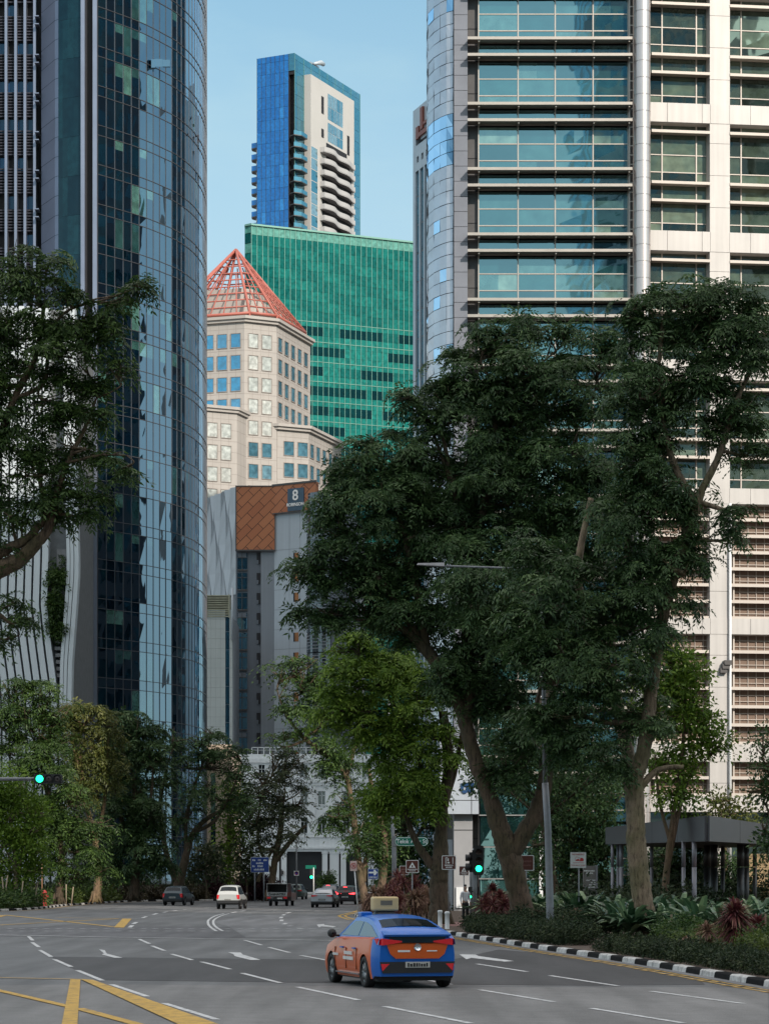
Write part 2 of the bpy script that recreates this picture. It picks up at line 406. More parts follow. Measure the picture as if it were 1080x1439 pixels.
def bay(i, ytop, ybot, louvre):
    xa, xb = (lc(915) if i == 0 else lc(1025+117*(i-1))), lc(997+117*i)
    z0, z1 = z6(ybot), z6(ytop)
    if z0 > zt-1: return
    z1 = min(z1, zt)
    p = MB()
    xm = [xa, xa+(xb-xa)*.22, xa+(xb-xa)*.81, xb]
    if louvre:
        p.box(xa, xb, .78, .8, z0, z1, 1)
        w = p.build('window', [m_gc, m_blind], ct)
        f = MB(); n = int(round((ybot-ytop)/24.2)) or 1; h = (z1-z0)/n
        for q in range(n):
            zz = z0+h*q
            f.box(xa, xb, .15, .78, zz-.04+.06, zz+.04+.06, 0)
            f.box(xa, xb, .1, .18, zz-.1+.06, zz+.1+.06, 0)
            f.box(xa, xb, .66, .7, zz+h*.36, zz+h*.36+.035, 1); f.box(xa, xb, .66, .7, zz+h*.68, zz+h*.68+.035, 1)
        xx = xa+.3
        while xx < xb: f.box(xx-.018, xx+.018, .7, .73, z0, z1, 1); xx += .55
        f.box(xa+.32, xa+.42, .4, .76, z0, z1, 0)
        f.build('louvres', [m_cshelf, m_cshelf], w)
    else:
        T = ytop; cuts = []
        y = ytop+6; seq = [(22-6, 1), (51, 0), (51+22-2, 0)]
        H_ = ybot-ytop
        rowsy = [0, .085, .275, .435, .555, .72, .905, 1.0]
        zz = [z1-(z1-z0)*r_ for r_ in rowsy]
        for j in range(len(zz)-1):
            for q in range(3):
                t = rnd.choice([.1, .35, .5, .6, .75, .9 if rnd.random() < .35 else .45])
                p.pane((xm[q], .75), (xm[q+1], .75), zz[j+1]+.02, zz[j]-.02, 0, t, .006)
        w = p.build('window', [m_gc], ct)
        f = MB()
        for z in zz[1:-1]: f.box(xa, xb, .69, .77, z-.03, z+.03)
        for x in xm[1:-1]: f.box(x-.04, x+.04, .66, .77, z0, z1)
        f.box(xa, xa+.06, .6, .77, z0, z1); f.box(xb-.06, xb, .6, .77, z0, z1)
        f.build('window_frame', m_cshelf, w)
        for r_ in (.085, .555, .72):
            f = MB(); z = z1-(z1-z0)*r_; f.box(xa, xb, .0, .68, z-.05, z+.05); f.box(xa, xb, -.06, .0, z-.09, z+.09); f.build('sunshade', m_cshelf, w)
zones = [(-551, -398, 0), (-371, -217.5, 0), (-190.5, -37, 0), (-10, 143, 0), (170, 323, 0), (351, 504, 0), (531, 684, 0), (706, 868, 1), (890, 1045, 1), (1070, 1118, 1)]
for i in range(4):
    for (a, c, l) in zones: bay(i, a, c, l)
b = MB()
for i in range(4):
    xa, xb = (lc(915) if i == 0 else lc(1025+117*(i-1))), lc(997+117*i)
    for q in range(3): b.pane((xa+(xb-xa)*q/3, .7), (xa+(xb-xa)*(q+1)/3, .7), .1, z6(1141)-.02, 0, rnd.choice([.1, .2, .4]), .005)
b.build('lobby_glazing', m_gc, ct)
b = MB(); xx = lc(1022); b.tube([(xx+.12, -.18, 0), (xx+.12, -.18, z6(706))], .09, 10); b.build('downpipe', m_white, ct)
b = MB(); z = z6(945)
for i in range(3):
    b.box(lc(1008)+.1+i*.12, lc(1008)+.55+i*.12, -.35-i*.1, -.02, z+i*.25, z+.3+i*.25)
b.build('floodlights', m_alu_d, ct)

# ---- narrow tower with red emblem ----------------------------------------------
m_pale = M_simple('pale grey metal cladding', (.42, .47, .52), .4, .2, .08, .3, streak=.08)
m_gb = M_glass('blue curtain glass', [(0, (.005, .03, .06)), (1, (.02, .10, .16))], .35, (.55, .85, 1), .02, .02)
ang = math.atan2(-6, 2.07)
nt_ = thing('slim_pale_tower', 'slim pale tower with red emblem near its top, beside the silver curved corner', 'building', (3.96, 356, 0), ang)
zr = lambda py: 2.3+(HZ-py)*353/F
ztop = 2.3+(HZ-147)*353/F
b = MB(); b.box(0, 24, .5, 22, 0, zr(200), 0); b.box(0, 1.1, 0, 22, zr(200), ztop, 0); b.box(3.2, 24, 0, 22, zr(196), ztop, 0); b.box(1.1, 3.2, 0, 22, zr(190), ztop, 0)
b.box(0, .5, -.0, .5, 0, zr(200), 0)
for x in (0.5, 2.35, 4.2, 6.0, 7.8, 9.6): b.box(x, x+.5, .0, .5, 0, zr(236), 0)
b.box(.5, 24, .0, .5, zr(236), zr(225), 0); b.box(.5, 24, .0, .5, zr(216), zr(200), 0)
for x in (0.5, 2.35, 4.2, 6.0, 7.8): b.box(x, x+1.0, .0, .5, zr(225), zr(216), 0)
b.build('wall', m_pale, nt_)
b = MB()
for x in (1.0, 2.85, 4.7, 6.5, 8.3):
    z = 2
    while z < zr(238):
        b.pane((x, .3), (x+1.35, .3), z, z+3.7, 0, rnd.random(), .01); z += 3.95
b.build('curtain_glazing', M_glass('bright blue strip glass', [(0, (.01, .10, .17)), (1, (.03, .2, .3))], .15, (.55, .85, 1), .03, .02), nt_)
m_red = M_simple('brick red emblem paint', (.20, .05, .03), .5)
b = MB(); b.box(3.6, 4.6, -.3, -.02, zr(184), zr(153)); b.box(1.9, 3.0, -.3, -.02, zr(193), zr(176)); b.box(3.0, 7, -.3, -.02, zr(192), zr(186)); b.box(4.9, 7, -.3, -.02, zr(186)+.6, zr(176)); b.build('emblem', m_red, nt_)

# ---- green glass block -----------------------------------------------------------
a24 = math.atan2(14.5, 32.63)
gg = thing('green_glass_block', 'wide emerald green glass office block below the tall blue tower', 'building', (PX(353, 515), 515, 0), a24)
m_gg = M_glass('emerald glass', [(0, (.0, .008, .016)), (.22, (.0, .018, .028)), (.34, (.004, .082, .078)), (.5, (.008, .128, .115)), (.7, (.018, .21, .18)), (1, (.14, .34, .29))], .01, (.3, .95, .8), .03, .03, .12, .5)
m_mul = M_simple('pale mullion', (.16, .32, .27), .4, .3, .04)
zg = lambda py: 2.3+(HZ-py)*524/F
top = 133.5; Lg = 42.
b = MB(); b.prism([(.2, .3), (Lg, .3), (Lg, 26), (12, 26)], 0, top-.3); b.prism([(.2, .3), (-.75, 1.7), (10, 24)], 0, top-.3); b.build('core', m_black, gg)
nb = 35; pw_ = Lg/nb
b = MB(); z = 116.2
bands = [(133.5, 131.6, 1.)]
zc = 131.6
while zc > 117: bands.append((zc, zc-2.05, .5)); zc -= 2.05
for (z1, z0, t) in bands:
    for i in range(nb): b.pane((i*pw_, 0), ((i+1)*pw_, 0), z0+.02, z1-.02, 0, t-.02 if t == 1 else min(.8, max(.38, .5+.08*math.sin(i*.7+z0)+.05*(rnd.random()-.5))), .01)
b.build('crown_glazing', m_gg, gg)
zs = zc; s_i = 0
while zs > 4:
    b = MB()
    for (h0, h1, ty) in ((0, 1.0, 's'), (1.0, 2.8, 'w'), (2.8, 4.02, 's')):
        i = 0
        while i < nb:
            run = rnd.choice([1, 2, 3, 4]) if ty == 'w' else 1
            t = rnd.choice([.04, .1, .14, .2, .4, .6]) if ty == 'w' else .52+.14*rnd.random()
            for q in range(run):
                if i < nb:
                    b.pane((i*pw_, 0), ((i+1)*pw_, 0), zs-h1+.02, zs-h0-.02, 0, min(1, t+.06*rnd.random()), .01); i += 1
    b.build('storey_glazing', m_gg, gg); zs -= 4.02
b = MB()
for i in range(nb+1): b.box(i*pw_-.045, i*pw_+.045, -.12, .02, 0, top)
b.build('mullions', m_mul, gg)
b = MB(); z = zc
while z > 4: b.box(0, Lg, -.09, .02, z-.06, z+.05); z -= 4.02
b.build('transoms', m_mul, gg)
b = MB(); b.box(-.1, Lg, -.35, .3, top-.1, top+.25); b.prism([(-.1, -.35), (-1.0, 1.1), (-.75, 1.9), (.0, .3)], top-.1, top+.25)
b.build('coping', m_mul, gg)
b = MB(); z = 2
while z < top-1:
    b.pane((-.8, 1.6), (-.02, 0), z, z+1.9, 0, rnd.choice([.3, .45, .9]), .01); z += 2.0
b.build('side_glazing', m_gg, gg)

# ---- tall blue tower ---------------------------------------------------------------
bt = thing('tall_blue_tower', 'tallest far tower with deep blue glass, beige flank and rows of balconies', 'building', (-35.05, 705, 0), math.radians(-25.3))
m_bd = M_glass('deep blue glass', [(0, (.0, .03, .14)), (.5, (.0, .09, .36)), (1, (.02, .2, .55))], .22, (.35, .65, 1), .03, .02, .08)
m_bt = M_glass('teal tower glass', [(0, (.0, .03, .05)), (.5, (.01, .11, .17)), (1, (.2, .3, .34))], .28, (.5, .85, 1), .03, .02, .08)
m_beige = M_simple('beige rendered wall', (.50, .48, .46), .75, 0, .05, .1)
m_beigeg = M_simple('beige grey parapet', (.44, .43, .43), .75, 0, .06, .2)
zb = 227.7
b = MB(); b.box(.1, 9.8, .2, 41, 90, zb-.4); b.box(9.8, 11.4, 1.5, 41, 90, zb-.4); b.box(9.8, 11.5, .2, 1.6, 222, zb-.4); b.build('core', m_black, bt)
b = MB(); z = 100; q = 0
while z < zb-1:
    h = min(3.15, zb-z)
    for i in range(7): b.pane((9.8*i/7, 0), (9.8*(i+1)/7, 0), z+.03, z+h-.03, 0, .45+.25*rnd.random() if rnd.random() > .04 else 1, .01)
    z += 3.15
for i in range(8): b.box(9.8*i/7-.04, 9.8*i/7+.04, -.06, 0, 100, zb, 1)
b.build('front_glazing', [m_bd, m_alu_d], bt)
b = MB(); z = 100
while z < zb-1:
    h = min(3.15, zb-z)
    for j in range(3): b.pane((11.6, 5.6*j/3), (11.6, 5.6*(j+1)/3), z+.03, z+h-.03, 0, rnd.choice([.2, .4, .5]), .01)
    for j in range(10): b.pane((11.62, 5.6+35.4*j/10), (11.62, 5.6+35.4*(j+1)/10), z+.03, z+h-.03, 0, .45+.15*rnd.random(), .01)
    z += 3.15
b.face([(9.8, 0, 223), (11.6, 0, 223), (11.6, 0, zb), (9.8, 0, zb)], 0, .3)
for y in (0.02, 5.6, 10, 15, 20, 25, 30, 35, 41): b.box(11.6, 11.68, y-.05, y+.05, 100, zb, 1)
b.build('side_glazing', [m_bt, m_mul], bt)
b = MB(); b.box(11.7, 13.75, 5.6, 32.7, 90, 223.2); b.build('beige_flank', m_beige, bt)
def zfl(py, Y=715): return 2.3+(HZ-py)*Y/F
b = MB(); 
z = 203.5
while z > 100:
    b.face([(13.77, 5.9, z-2.95), (13.77, 9.6, z-2.95), (13.77, 9.6, z), (13.77, 5.9, z)], 0, rnd.choice([.5, .9, 1, 1])); z -= 3.15
z = 210.3
b.build('corner_window_strip', m_bt, bt)
for (y0, y1, z0, z1) in ((16, 25.5, 213.5, 220.8), (16, 25.5, 207.4, 212.7)):
    n = 5; b = MB()
    for i in range(n):
        for j in range(2): b.face([(13.78, y0+(y1-y0)*i/n, z0+(z1-z0)*j/2+.05), (13.78, y0+(y1-y0)*(i+1)/n-.1, z0+(z1-z0)*j/2+.05), (13.78, y0+(y1-y0)*(i+1)/n-.1, z0+(z1-z0)*(j+1)/2-.05), (13.78, y0+(y1-y0)*i/n, z0+(z1-z0)*(j+1)/2-.05)], 0, rnd.choice([.6, .8, 1]))
    b.build('large_window', m_bt, bt)
for (y, z0, z1) in ((12, 214.2, 219), (12, 207.6, 210), (28.2, 206.8, 212.3), (28.2, 200.7, 203.6)):
    b = MB(); b.box(13.7, 13.8, y, y+1.5, z0, z1); b.build('window', m_black, bt)
b = MB(); b.box(13.7, 13.79, 15, 28, 196, 206.8); b.box(13.7, 13.785, 12.5, 31, 90, 200); b.build('painted_loggia_void', m_black, bt)  # flat black panels paint the shade of the voids behind the balconies
z = 203.2
for k in range(26):
    b = MB()
    ys = np.linspace(11.3, 31.8, 22)
    outp = [(13.8, ys[0])]+[(15.0+.9*math.exp(-((y-17)/4)**2)+(.45*math.sin((y-11)*.55)), y) for y in ys]+[(13.8, ys[-1])]
    b.prism(outp, z-.1, z+.15, 0)
    for i in range(1, len(outp)-2):
        p, q = outp[i], outp[i+1]
        b.face([(p[0], p[1], z), (q[0], q[1], z), (q[0], q[1], z+1.35), (p[0], p[1], z+1.35)], 0)
        b.face([(p[0]-.12, p[1], z), (q[0]-.12, q[1], z), (q[0]-.12, q[1], z+1.35), (p[0]-.12, p[1], z+1.35)], 0)
        b.face([(p[0]-.12, p[1], z+1.35), (q[0]-.12, q[1], z+1.35), (q[0], q[1], z+1.35), (p[0], p[1], z+1.35)], 0)
    b.box(13.8, outp[1][0], ys[0]-.1, ys[0], z, z+1.35, 0)
    b.build('balcony', m_beigeg, bt); z -= 3.15
    if z < 150: break
z = 205
for k in range(16):
    b = MB(); b.prism([(10.0, .1), (11.9, -.9), (13.3, .9), (13.2, 4.6), (11.7, 5.2), (11.7, .1)], z, z+.25, 1)
    b.prism([(11.9, -.9), (13.3, .9), (13.2, 4.6), (13.1, 4.6), (13.2, .95), (11.85, -.75)], z+.25, z+1.3, 0)
    b.build('balcony', [m_bt, m_alu_d], bt); z -= 3.15
z = 204.6
for k in range(13):
    b = MB(); b.prism([(0, .6), (-2.2, .9), (-2.9, 2.5), (-2.2, 5), (0, 5)], z-1.4, z-1.1, 1); b.prism([(0, .62), (-2.2, .92), (-2.9, 2.5), (-2.2, 5), (-2.1, 4.9), (-2.78, 2.5), (-2.15, 1.0), (0, .7)], z-1.1, z+.25, 0)
    b.box(-.9, -.05, 1.2, 4.4, z-3.2, z-1.4, 2)
    b.build('balcony', [m_bd, m_alu_d, m_white], bt); z -= 3.15
b = MB(); b.box(8.5, 10.5, 12, 17, zb-.5, zb+1.2); b.tube([(11.3, 12, zb+.5), (11.9, 15.5, zb+1.7), (11.9, 17, zb+1.7)], [.35, .7, .6], 10); b.build('roof_plant', m_pale, bt)

# ---- beige tower with the red pyramid ------------------------------------------------
py_ = thing('pyramid_roof_tower', 'beige stone tower crowned by an open red steel pyramid', 'building', (-24.6, 450, 0), 0)
m_bs = M_simple('beige stone panels', (.44, .405, .375), .65, 0, .06, .25, streak=.05)
m_bj = M_simple('stone joint', (.30, .26, .235), .8)
m_wb = M_glass('blue reflecting window', [(0, (.0, .08, .2)), (.5, (.01, .2, .4)), (1, (.45, .5, .5))], .25, (.6, .85, 1), .02, .01)
m_wl = M_glass('bright window', [(0, (.06, .15, .2)), (.3, (.12, .3, .4)), (.6, (.55, .6, .58)), (1, (.7, .72, .68))], .2, (.9, .95, 1), .02, .01)
U = Vector((math.cos(math.radians(-18)), math.sin(math.radians(-18)))); V = Vector((-U.y, U.x)); D = (U+V).normalized()
def octo(A, s, c):
    Bp = A+D*c; Cp = Bp+V*s; Dp = Cp+(V-U).normalized()*c; E = Dp-U*s; Fp = E-(U+V).normalized()*c; Gp = Fp-V*s; Hp = Gp+(U-V).normalized()*c
    return [A, Bp, Cp, Dp, E, Fp, Gp, Hp]
def stone_block(A, s, c, z1, zlow, faces, wide, name):
    P = octo(A, s, c); b = MB(); b.prism([(p.x, p.y) for p in P], 0, z1, 0)
    ctr = sum(P, Vector((0, 0)))/8
    # cornice
    def ring(k): return [((p-ctr)*k+ctr) for p in P]
    b.prism([tuple(p) for p in ring(1.035)], z1, z1+.5, 0); b.prism([tuple(p) for p in ring(1.06)], z1+.5, z1+1.0, 0)
    # stone joints (thin recess strips set proud of the wall)
    for i in (7, 0, 1):
        p, q = P[i], P[(i+1) % 8]; dd = (q-p); L_ = dd.length; dd /= L_; nn = Vector((dd.y, -dd.x))
        z = z1-1.2
        while z > zlow:
            a = p+nn*.01; e = q+nn*.01
            b.face([(a.x, a.y, z), (e.x, e.y, z), (e.x, e.y, z+.06), (a.x, a.y, z+.06)], 1); z -= 1.9
        n = int(L_/1.5)
        for j in range(1, n):
            a = p+dd*(L_*j/n)+nn*.012; e = a+dd*.05
            b.face([(a.x, a.y, zlow), (e.x, e.y, zlow), (e.x, e.y, z1), (a.x, a.y, z1)], 1)
    b.build(name, [m_bs, m_bj], py_)
    for (i, offs, ww, bright) in faces:
        p, q = P[i], P[(i+1) % 8]; dd = (q-p).normalized(); nn = Vector((dd.y, -dd.x)); L_ = (q-p).length
        z = z1-2.0; r = 0
        while z-2.3 > zlow:
            for o in offs:
                a = p+dd*(o-ww/2)+nn*.03; e = p+dd*(o+ww/2)+nn*.03
                w = MB()
                t = (rnd.choice([.7, .8, .95]) if bright == 2 and r < 5 else rnd.random()*(.2 if i == 1 else .45)) if bright else .35+.25*rnd.random()
                w.face([(a.x, a.y, z-2.4), (e.x, e.y, z-2.4), (e.x, e.y, z), (a.x, a.y, z)], 0, t)
                f = w
                for (u0, u1, w0, w1) in ((-.1, 0, -2.5, .1), (ww, ww+.1, -2.5, .1), (0, ww, -2.5, -2.4), (0, ww, 0, .1)):
                    a2 = a+dd*u0; e2 = a+dd*u1
                    pts = [(a2.x, a2.y), (e2.x, e2.y), (e2.x+nn.x*.1, e2.y+nn.y*.1), (a2.x+nn.x*.1, a2.y+nn.y*.1)]
                    f.prism(pts, z+w0, z+w1, 1)
                w.build('window', [m_wl if bright else m_wb, m_bj], py_)
            z -= 3.825; r += 1
    return P
A0 = Vector((0, 0))
zt_ = lambda py, Y=450: 2.3+(HZ-py)*Y/F
zA = zt_(452)
main = stone_block(A0, 17.7, 6.2, zA, 58, [(0, (1.7, 4.3), 1.75, 2), (1, (1.7, 5, 8.4, 11.8, 15.2), 1.9, 1), (7, (17.7-1.6, 17.7-4.15, 17.7-6.7), 1.75, 0)], 0, 'tower_shaft')
B0 = main[1]+U*.1+V*.25
wing_r = stone_block(B0, 17.7, 6.1, zt_(595, 447), 56, [(0, (2.2, 4.9), 1.85, 1), (1, (1.6, 4.9, 8.2, 11.5, 14.8), 1.9, 1)], 0, 'right_wing')
Lw = Vector((PX(333, 446)+24.6, -4.0))-D*6.2
wing_l = stone_block(Lw, 13, 6.2, zt_(581, 446), 56, [(0, (1.5, 4.1), 1.8, 2)], 0, 'left_wing')
# open pyramid
ctr = sum(main, Vector((0, 0)))/8
apz = zt_(345, 462)
pc0 = ctr+Vector((1.5, -.4)); b = MB(); ring0 = [((p-ctr)*.85+pc0) for p in main]; zb0 = zA+2.0
def P3(p, z): return (p.x, p.y, z)
apex = (pc0.x+.5, pc0.y, apz)
for i in range(8):
    p, q = ring0[i], ring0[(i+1) % 8]
    b.tube([P3(p, zb0), apex], .26, 6); b.tube([P3(p, zb0), P3(q, zb0)], .26, 6)
    b.tube([P3(p, zA+.9), P3(p, zb0)], .2, 6)
    for lv in range(1, 9):
        k = lv/9.5; pp = Vector(P3(p, zb0)).lerp(Vector(apex), k); qq = Vector(P3(q, zb0)).lerp(Vector(apex), k); b.tube([pp, qq], .13, 5)
    n = 6 if (q-p).length > 10 else 3
    for j in range(1, n):
        s0 = p.lerp(q, j/n); b.tube([P3(s0, zb0), Vector(P3(s0, zb0)).lerp(Vector(apex), .8 if j % 2 == 0 else .6)], .12, 5)
b.build('steel_pyramid', M_simple('salmon red painted steel', (.42, .12, .09), .5, 0, .08, 1), py_)
b = MB()
for k_, zz0, zz1 in ((.9, zA+.9, zA+1.9), (.62, zA+1, zA+5.2), (.42, zA+5, zA+8)):
    b.prism([tuple((p-ctr)*k_*.93+pc0) for p in main], zz0, zz1, 0)
b.build('plant_room', m_bs, py_)

# ---- grey hotel with copper crown ------------------------------------------------------
eh = thing('grey_copper_tower', 'blue grey tower with copper panelled crown and number sign, left of the dark tree mass', 'building', (PX(385, 400), 400, 0), 0)
def x4(px, Y=400): return PX(px, Y)-PX(385, 400)
def z4(py, Y=400): return PZ(py, Y)
m_g1 = M_simple('dark blue grey wall', (.12, .137, .165), .6, 0, .06, .2, streak=.1)
m_g2 = M_simple('mid grey wall', (.24, .265, .30), .6, 0, .05, .2, streak=.08)
m_g3 = M_simple('light blue grey wall', (.43, .48, .53), .55, 0, .05, .2, streak=.06)
def M_copper():
    m, nt, out = newmat('copper diagonal tiles'); L = nt.links
    tc = nd(nt, 'ShaderNodeTexCoord'); mp = nd(nt, 'ShaderNodeMapping'); mp.inputs['Rotation'].default_value = (math.radians(90), math.radians(45), 0)
    sx_ = nd(nt, 'ShaderNodeSeparateXYZ'); L.new(tc.outputs['Object'], sx_.inputs[0])
    a1 = nd(nt, 'ShaderNodeMath', operation='ADD'); L.new(sx_.outputs[0], a1.inputs[0]); L.new(sx_.outputs[2], a1.inputs[1])
    a2 = nd(nt, 'ShaderNodeMath', operation='SUBTRACT'); L.new(sx_.outputs[2], a2.inputs[0]); L.new(sx_.outputs[0], a2.inputs[1])
    cx_ = nd(nt, 'ShaderNodeCombineXYZ'); L.new(a1.outputs[0], cx_.inputs[0]); L.new(a2.outputs[0], cx_.inputs[1])
    br = nd(nt, 'ShaderNodeTexBrick', Scale=.3); br.inputs['Color1'].default_value = (.46, .175, .08, 1); br.inputs['Color2'].default_value = (.38, .13, .06, 1); br.inputs['Mortar'].default_value = (.05, .02, .015, 1)
    br.inputs['Mortar Size'].default_value = .02; br.inputs['Brick Width'].default_value = 1.1; br.inputs['Row Height'].default_value = .5
    L.new(cx_.outputs[0], br.inputs['Vector'])
    p = nd(nt, 'ShaderNodeBsdfPrincipled', Roughness=.5, Metallic=.25); L.new(br.outputs['Color'], p.inputs['Base Color']); L.new(p.outputs[0], out.inputs[0]); return m
m_cop = M_copper(); m_gbay = M_glass('grey bay glass', [(0, (.02, .03, .035)), (1, (.10, .12, .13))], .1, (.8, .9, 1), .05, .02)
topz = z4(684)
b = MB(); b.box(x4(331), 0, .3, 24, 0, topz-.1, 0); b.build('wall', m_g1, eh)
b = MB(); b.box(x4(366.5), 0, 0, .32, 0, z4(774), 0); b.build('pale_pier', m_g2, eh)
aR = math.radians(-33)
u = Vector((math.cos(aR), math.sin(aR))); n_ = Vector((u.y, -u.x))
def rp(t, o=0): return (u.x*t+n_.x*o, u.y*t+n_.y*o)
b = MB(); b.prism([rp(0.02), rp(6.3), (6.5, 20), (0.02, 20)], 0, topz-.15, 0)
z = z4(774)
while z > 8:
    p, q = rp(0.05, .02), rp(6.28, .02); b.face([(p[0], p[1], z), (q[0], q[1], z), (q[0], q[1], z+.06), (p[0], p[1], z+.06)], 1); z -= 3.1
for t in (2.9, 4.9): p, q = rp(t, .02), rp(t+.06, .02); b.face([(p[0], p[1], 6), (q[0], q[1], 6), (q[0], q[1], z4(722)), (p[0], p[1], z4(722))], 1)
b.build('blank_wall', [m_g3, m_g2], eh)
b = MB(); b.box(x4(332), .1, -.45, .3, z4(773), topz, 0)
b.prism([rp(.12, .4), rp(8.2, .4), rp(8.2, -.3), rp(.12, -.3)], z4(722), topz+.02, 0)
b.build('copper_crown', m_cop, eh)
b = MB()
for (a, c, d, e) in ((331, 386, 773, 775), (331, 386, 683, 684.5), (331, 332.3, 683, 775)): b.box(x4(a), x4(c), -.55, -.4, z4(e), z4(d))
b.build('crown_edging', m_alu_d, eh)
for (e0, e1) in ((z4(723.2), z4(721.8)), (topz, topz+.3)): b = MB(); b.prism([rp(-.1, .5), rp(8.3, .5), rp(8.3, .35), rp(-.1, .35)], e0, e1); b.build('edge_strip', m_alu_d, eh)
for k in range(11):
    y = 777+28.1*k
    f = MB(); f.box(x4(333.5), x4(347), .12, .3, z4(y+23), z4(y), 0)
    f.box(x4(340)-.05, x4(340)+.05, .05, .14, z4(y+23), z4(y), 1); f.box(x4(333.5), x4(347), .05, .14, z4(y+7), z4(y+6), 1)
    if k % 3 == 0: f.box(x4(334), x4(346), .1, .13, z4(y+6), z4(y), 2)
    f.box(x4(333.2), x4(347.3), .0, .3, z4(y+25), z4(y+23), 1)
    f.build('window', [m_gb, m_alu_d, m_g1], eh)
    f = MB(); f.box(x4(360.5), x4(365.5), .15, .32, z4(y+15.5), z4(y), 0); f.box(x4(360.5), x4(363), .1, .2, z4(y+15.5), z4(y+10), 1); f.build('slot_window', [m_black, m_g1], eh)
    if k not in (3, 8):
        f = MB(); f.prism([rp(3.72, .05), rp(4.66, .05), rp(4.66, -.2), rp(3.72, -.2)], z4(y-1+12.5, 397), z4(y-1, 397), 0); f.prism([rp(3.72, .07), rp(3.98, .07), rp(3.98, .0), rp(3.72, .0)], z4(y+11.5, 397), z4(y-1, 397), 1)
        f.build('slot_window', [M_simple('amber reveal', (.33, .14, .05), .6) if k == 0 else bpy.data.materials['amber reveal'], m_black], eh, label='narrow window slot with amber reveal')
# curved louvred bay
b = MB(); pts = [rp(6.3+t*.55, .15+.9*math.sin(t/8*math.pi)) for t in range(9)]
z = 6
while z < z4(724):
    for i in range(8):
        b.pane(pts[i], pts[i+1], z, z+2.95, 0, rnd.random(), .01)
        for j in range(5): b.face([(pts[i][0], pts[i][1]-.06, z+.5+j*.5), (pts[i+1][0], pts[i+1][1]-.06, z+.5+j*.5), (pts[i+1][0], pts[i+1][1]-.06, z+.62+j*.5), (pts[i][0], pts[i][1]-.06, z+.62+j*.5)], 1)
    z += 3.1
b.build('louvred_bay', [m_gbay, m_g2], eh)
b = MB(); b.prism([rp(6.3), rp(10.7, 0), rp(14), (14, 20), (6.4, 20)], 0, z4(724), 0); b.build('bay_core', m_g1, eh)
# faceted left flank
aL = Vector((x4(290, 413.5), 13.5)); aS = Vector((x4(331.5), .3)); dd = aS-aL; nn = Vector((dd.y, -dd.x)).normalized()
b = MB(); b.prism([tuple(aL), tuple(aS), (aS.x, 22), (aL.x-1, 22)], 0, z4(690), 0)
cols_ = 6
for i in range(cols_):
    for j in range(4):
        z0_, z1_ = z4(835)+j*4.2, z4(835)+(j+1)*4.2
        if z0_ < 5: continue
        w0 = .5+.42*math.sin(j*1.9+i*2.2); w1 = .5+.42*math.sin((j+1)*1.9+i*2.2)
        pA = aL+dd*(i/cols_); pB = aL+dd*((i+1)/cols_)
        m0 = pA.lerp(pB, w0)+nn*.5; m1 = pA.lerp(pB, w1)+nn*.5
        pa = pA+nn*.03; pb = pB+nn*.03
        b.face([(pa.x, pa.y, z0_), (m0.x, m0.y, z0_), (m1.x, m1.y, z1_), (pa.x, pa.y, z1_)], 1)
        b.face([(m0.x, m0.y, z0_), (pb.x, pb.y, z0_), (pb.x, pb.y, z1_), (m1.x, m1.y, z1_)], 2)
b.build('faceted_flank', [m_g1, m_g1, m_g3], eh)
# number sign
sg = MB(); sg.prism([rp(2.95, .55), rp(6.0, .55), rp(6.0, .4), rp(2.95, .4)], z4(718, 397.5), z4(686.5, 397.5)); so = sg.build('sign_board', M_simple('slate blue sign', (.045, .085, .13), .4), eh)
m_let = M_simple('white sign lettering', (.85, .82, .8), .4)
pc = rp(4.45, .6); text('8', 2.3, eh, (pc[0], pc[1], z4(697, 397.5)), m_let, aR, .03, bold=.03)
pc = rp(4.45, .6); text('ROBINSON', .70, eh, (pc[0], pc[1], z4(709.5, 397.5)), m_let, aR, .03, bold=.015, sx=.92)

# ---- narrow tiled building ------------------------------------------------------------
nb_ = thing('narrow_tiled_building', 'narrow pale tiled building with vertical blue glass stripe beside the round glass tower', 'building', (PX(308, 380), 380, 0))
def xn(px): return PX(px, 380)-PX(308, 380)
def zn(py): return PZ(py, 380)
m_tile = M_simple('pale green grey tile', (.46, .50, .50), .4, 0, .05, .3, streak=.06)
b = MB(); b.box(xn(270), xn(328), .1, 15, 0, zn(868), 1)
z = 0.; 
while z < zn(870):
    for i in range(8):
        xa = xn(262)+i*.72*1.0; xb = xa+.7
        if xb < xn(317): b.box(xa, xb, 0, .12, z+.01, z+1.43, 0)
    b.box(xn(322.5), xn(326.5), 0, .12, z+.01, z+1.43, 0)
    z += 1.45
b.build('wall', [m_tile, m_g2], nb_)
b = MB(); z = 1
while z < zn(885): b.pane((xn(317), .02), (xn(322), .02), z, z+2.6, 0, rnd.random(), .01); z += 2.7
b.build('glass_stripe', m_gb, nb_)
b = MB(); z = zn(867)
while z < zn(837): b.box(xn(291), xn(321), -.1, .3, z, z+.16); z += .34
b.box(xn(290), xn(291), -.15, .4, zn(868), zn(835)); b.box(xn(321), xn(322.5), -.15, .4, zn(868), zn(835)); b.box(xn(290), xn(322), .35, 8, zn(869), zn(836))
b.build('louvred_penthouse', M_simple('olive louvre', (.33, .33, .25), .6), nb_)
b = MB(); b.tube([(xn(326.5), -.3, zn(900)), (xn(326.5), -.3, zn(826))], .16, 8); b.build('flue', m_pale, nb_)

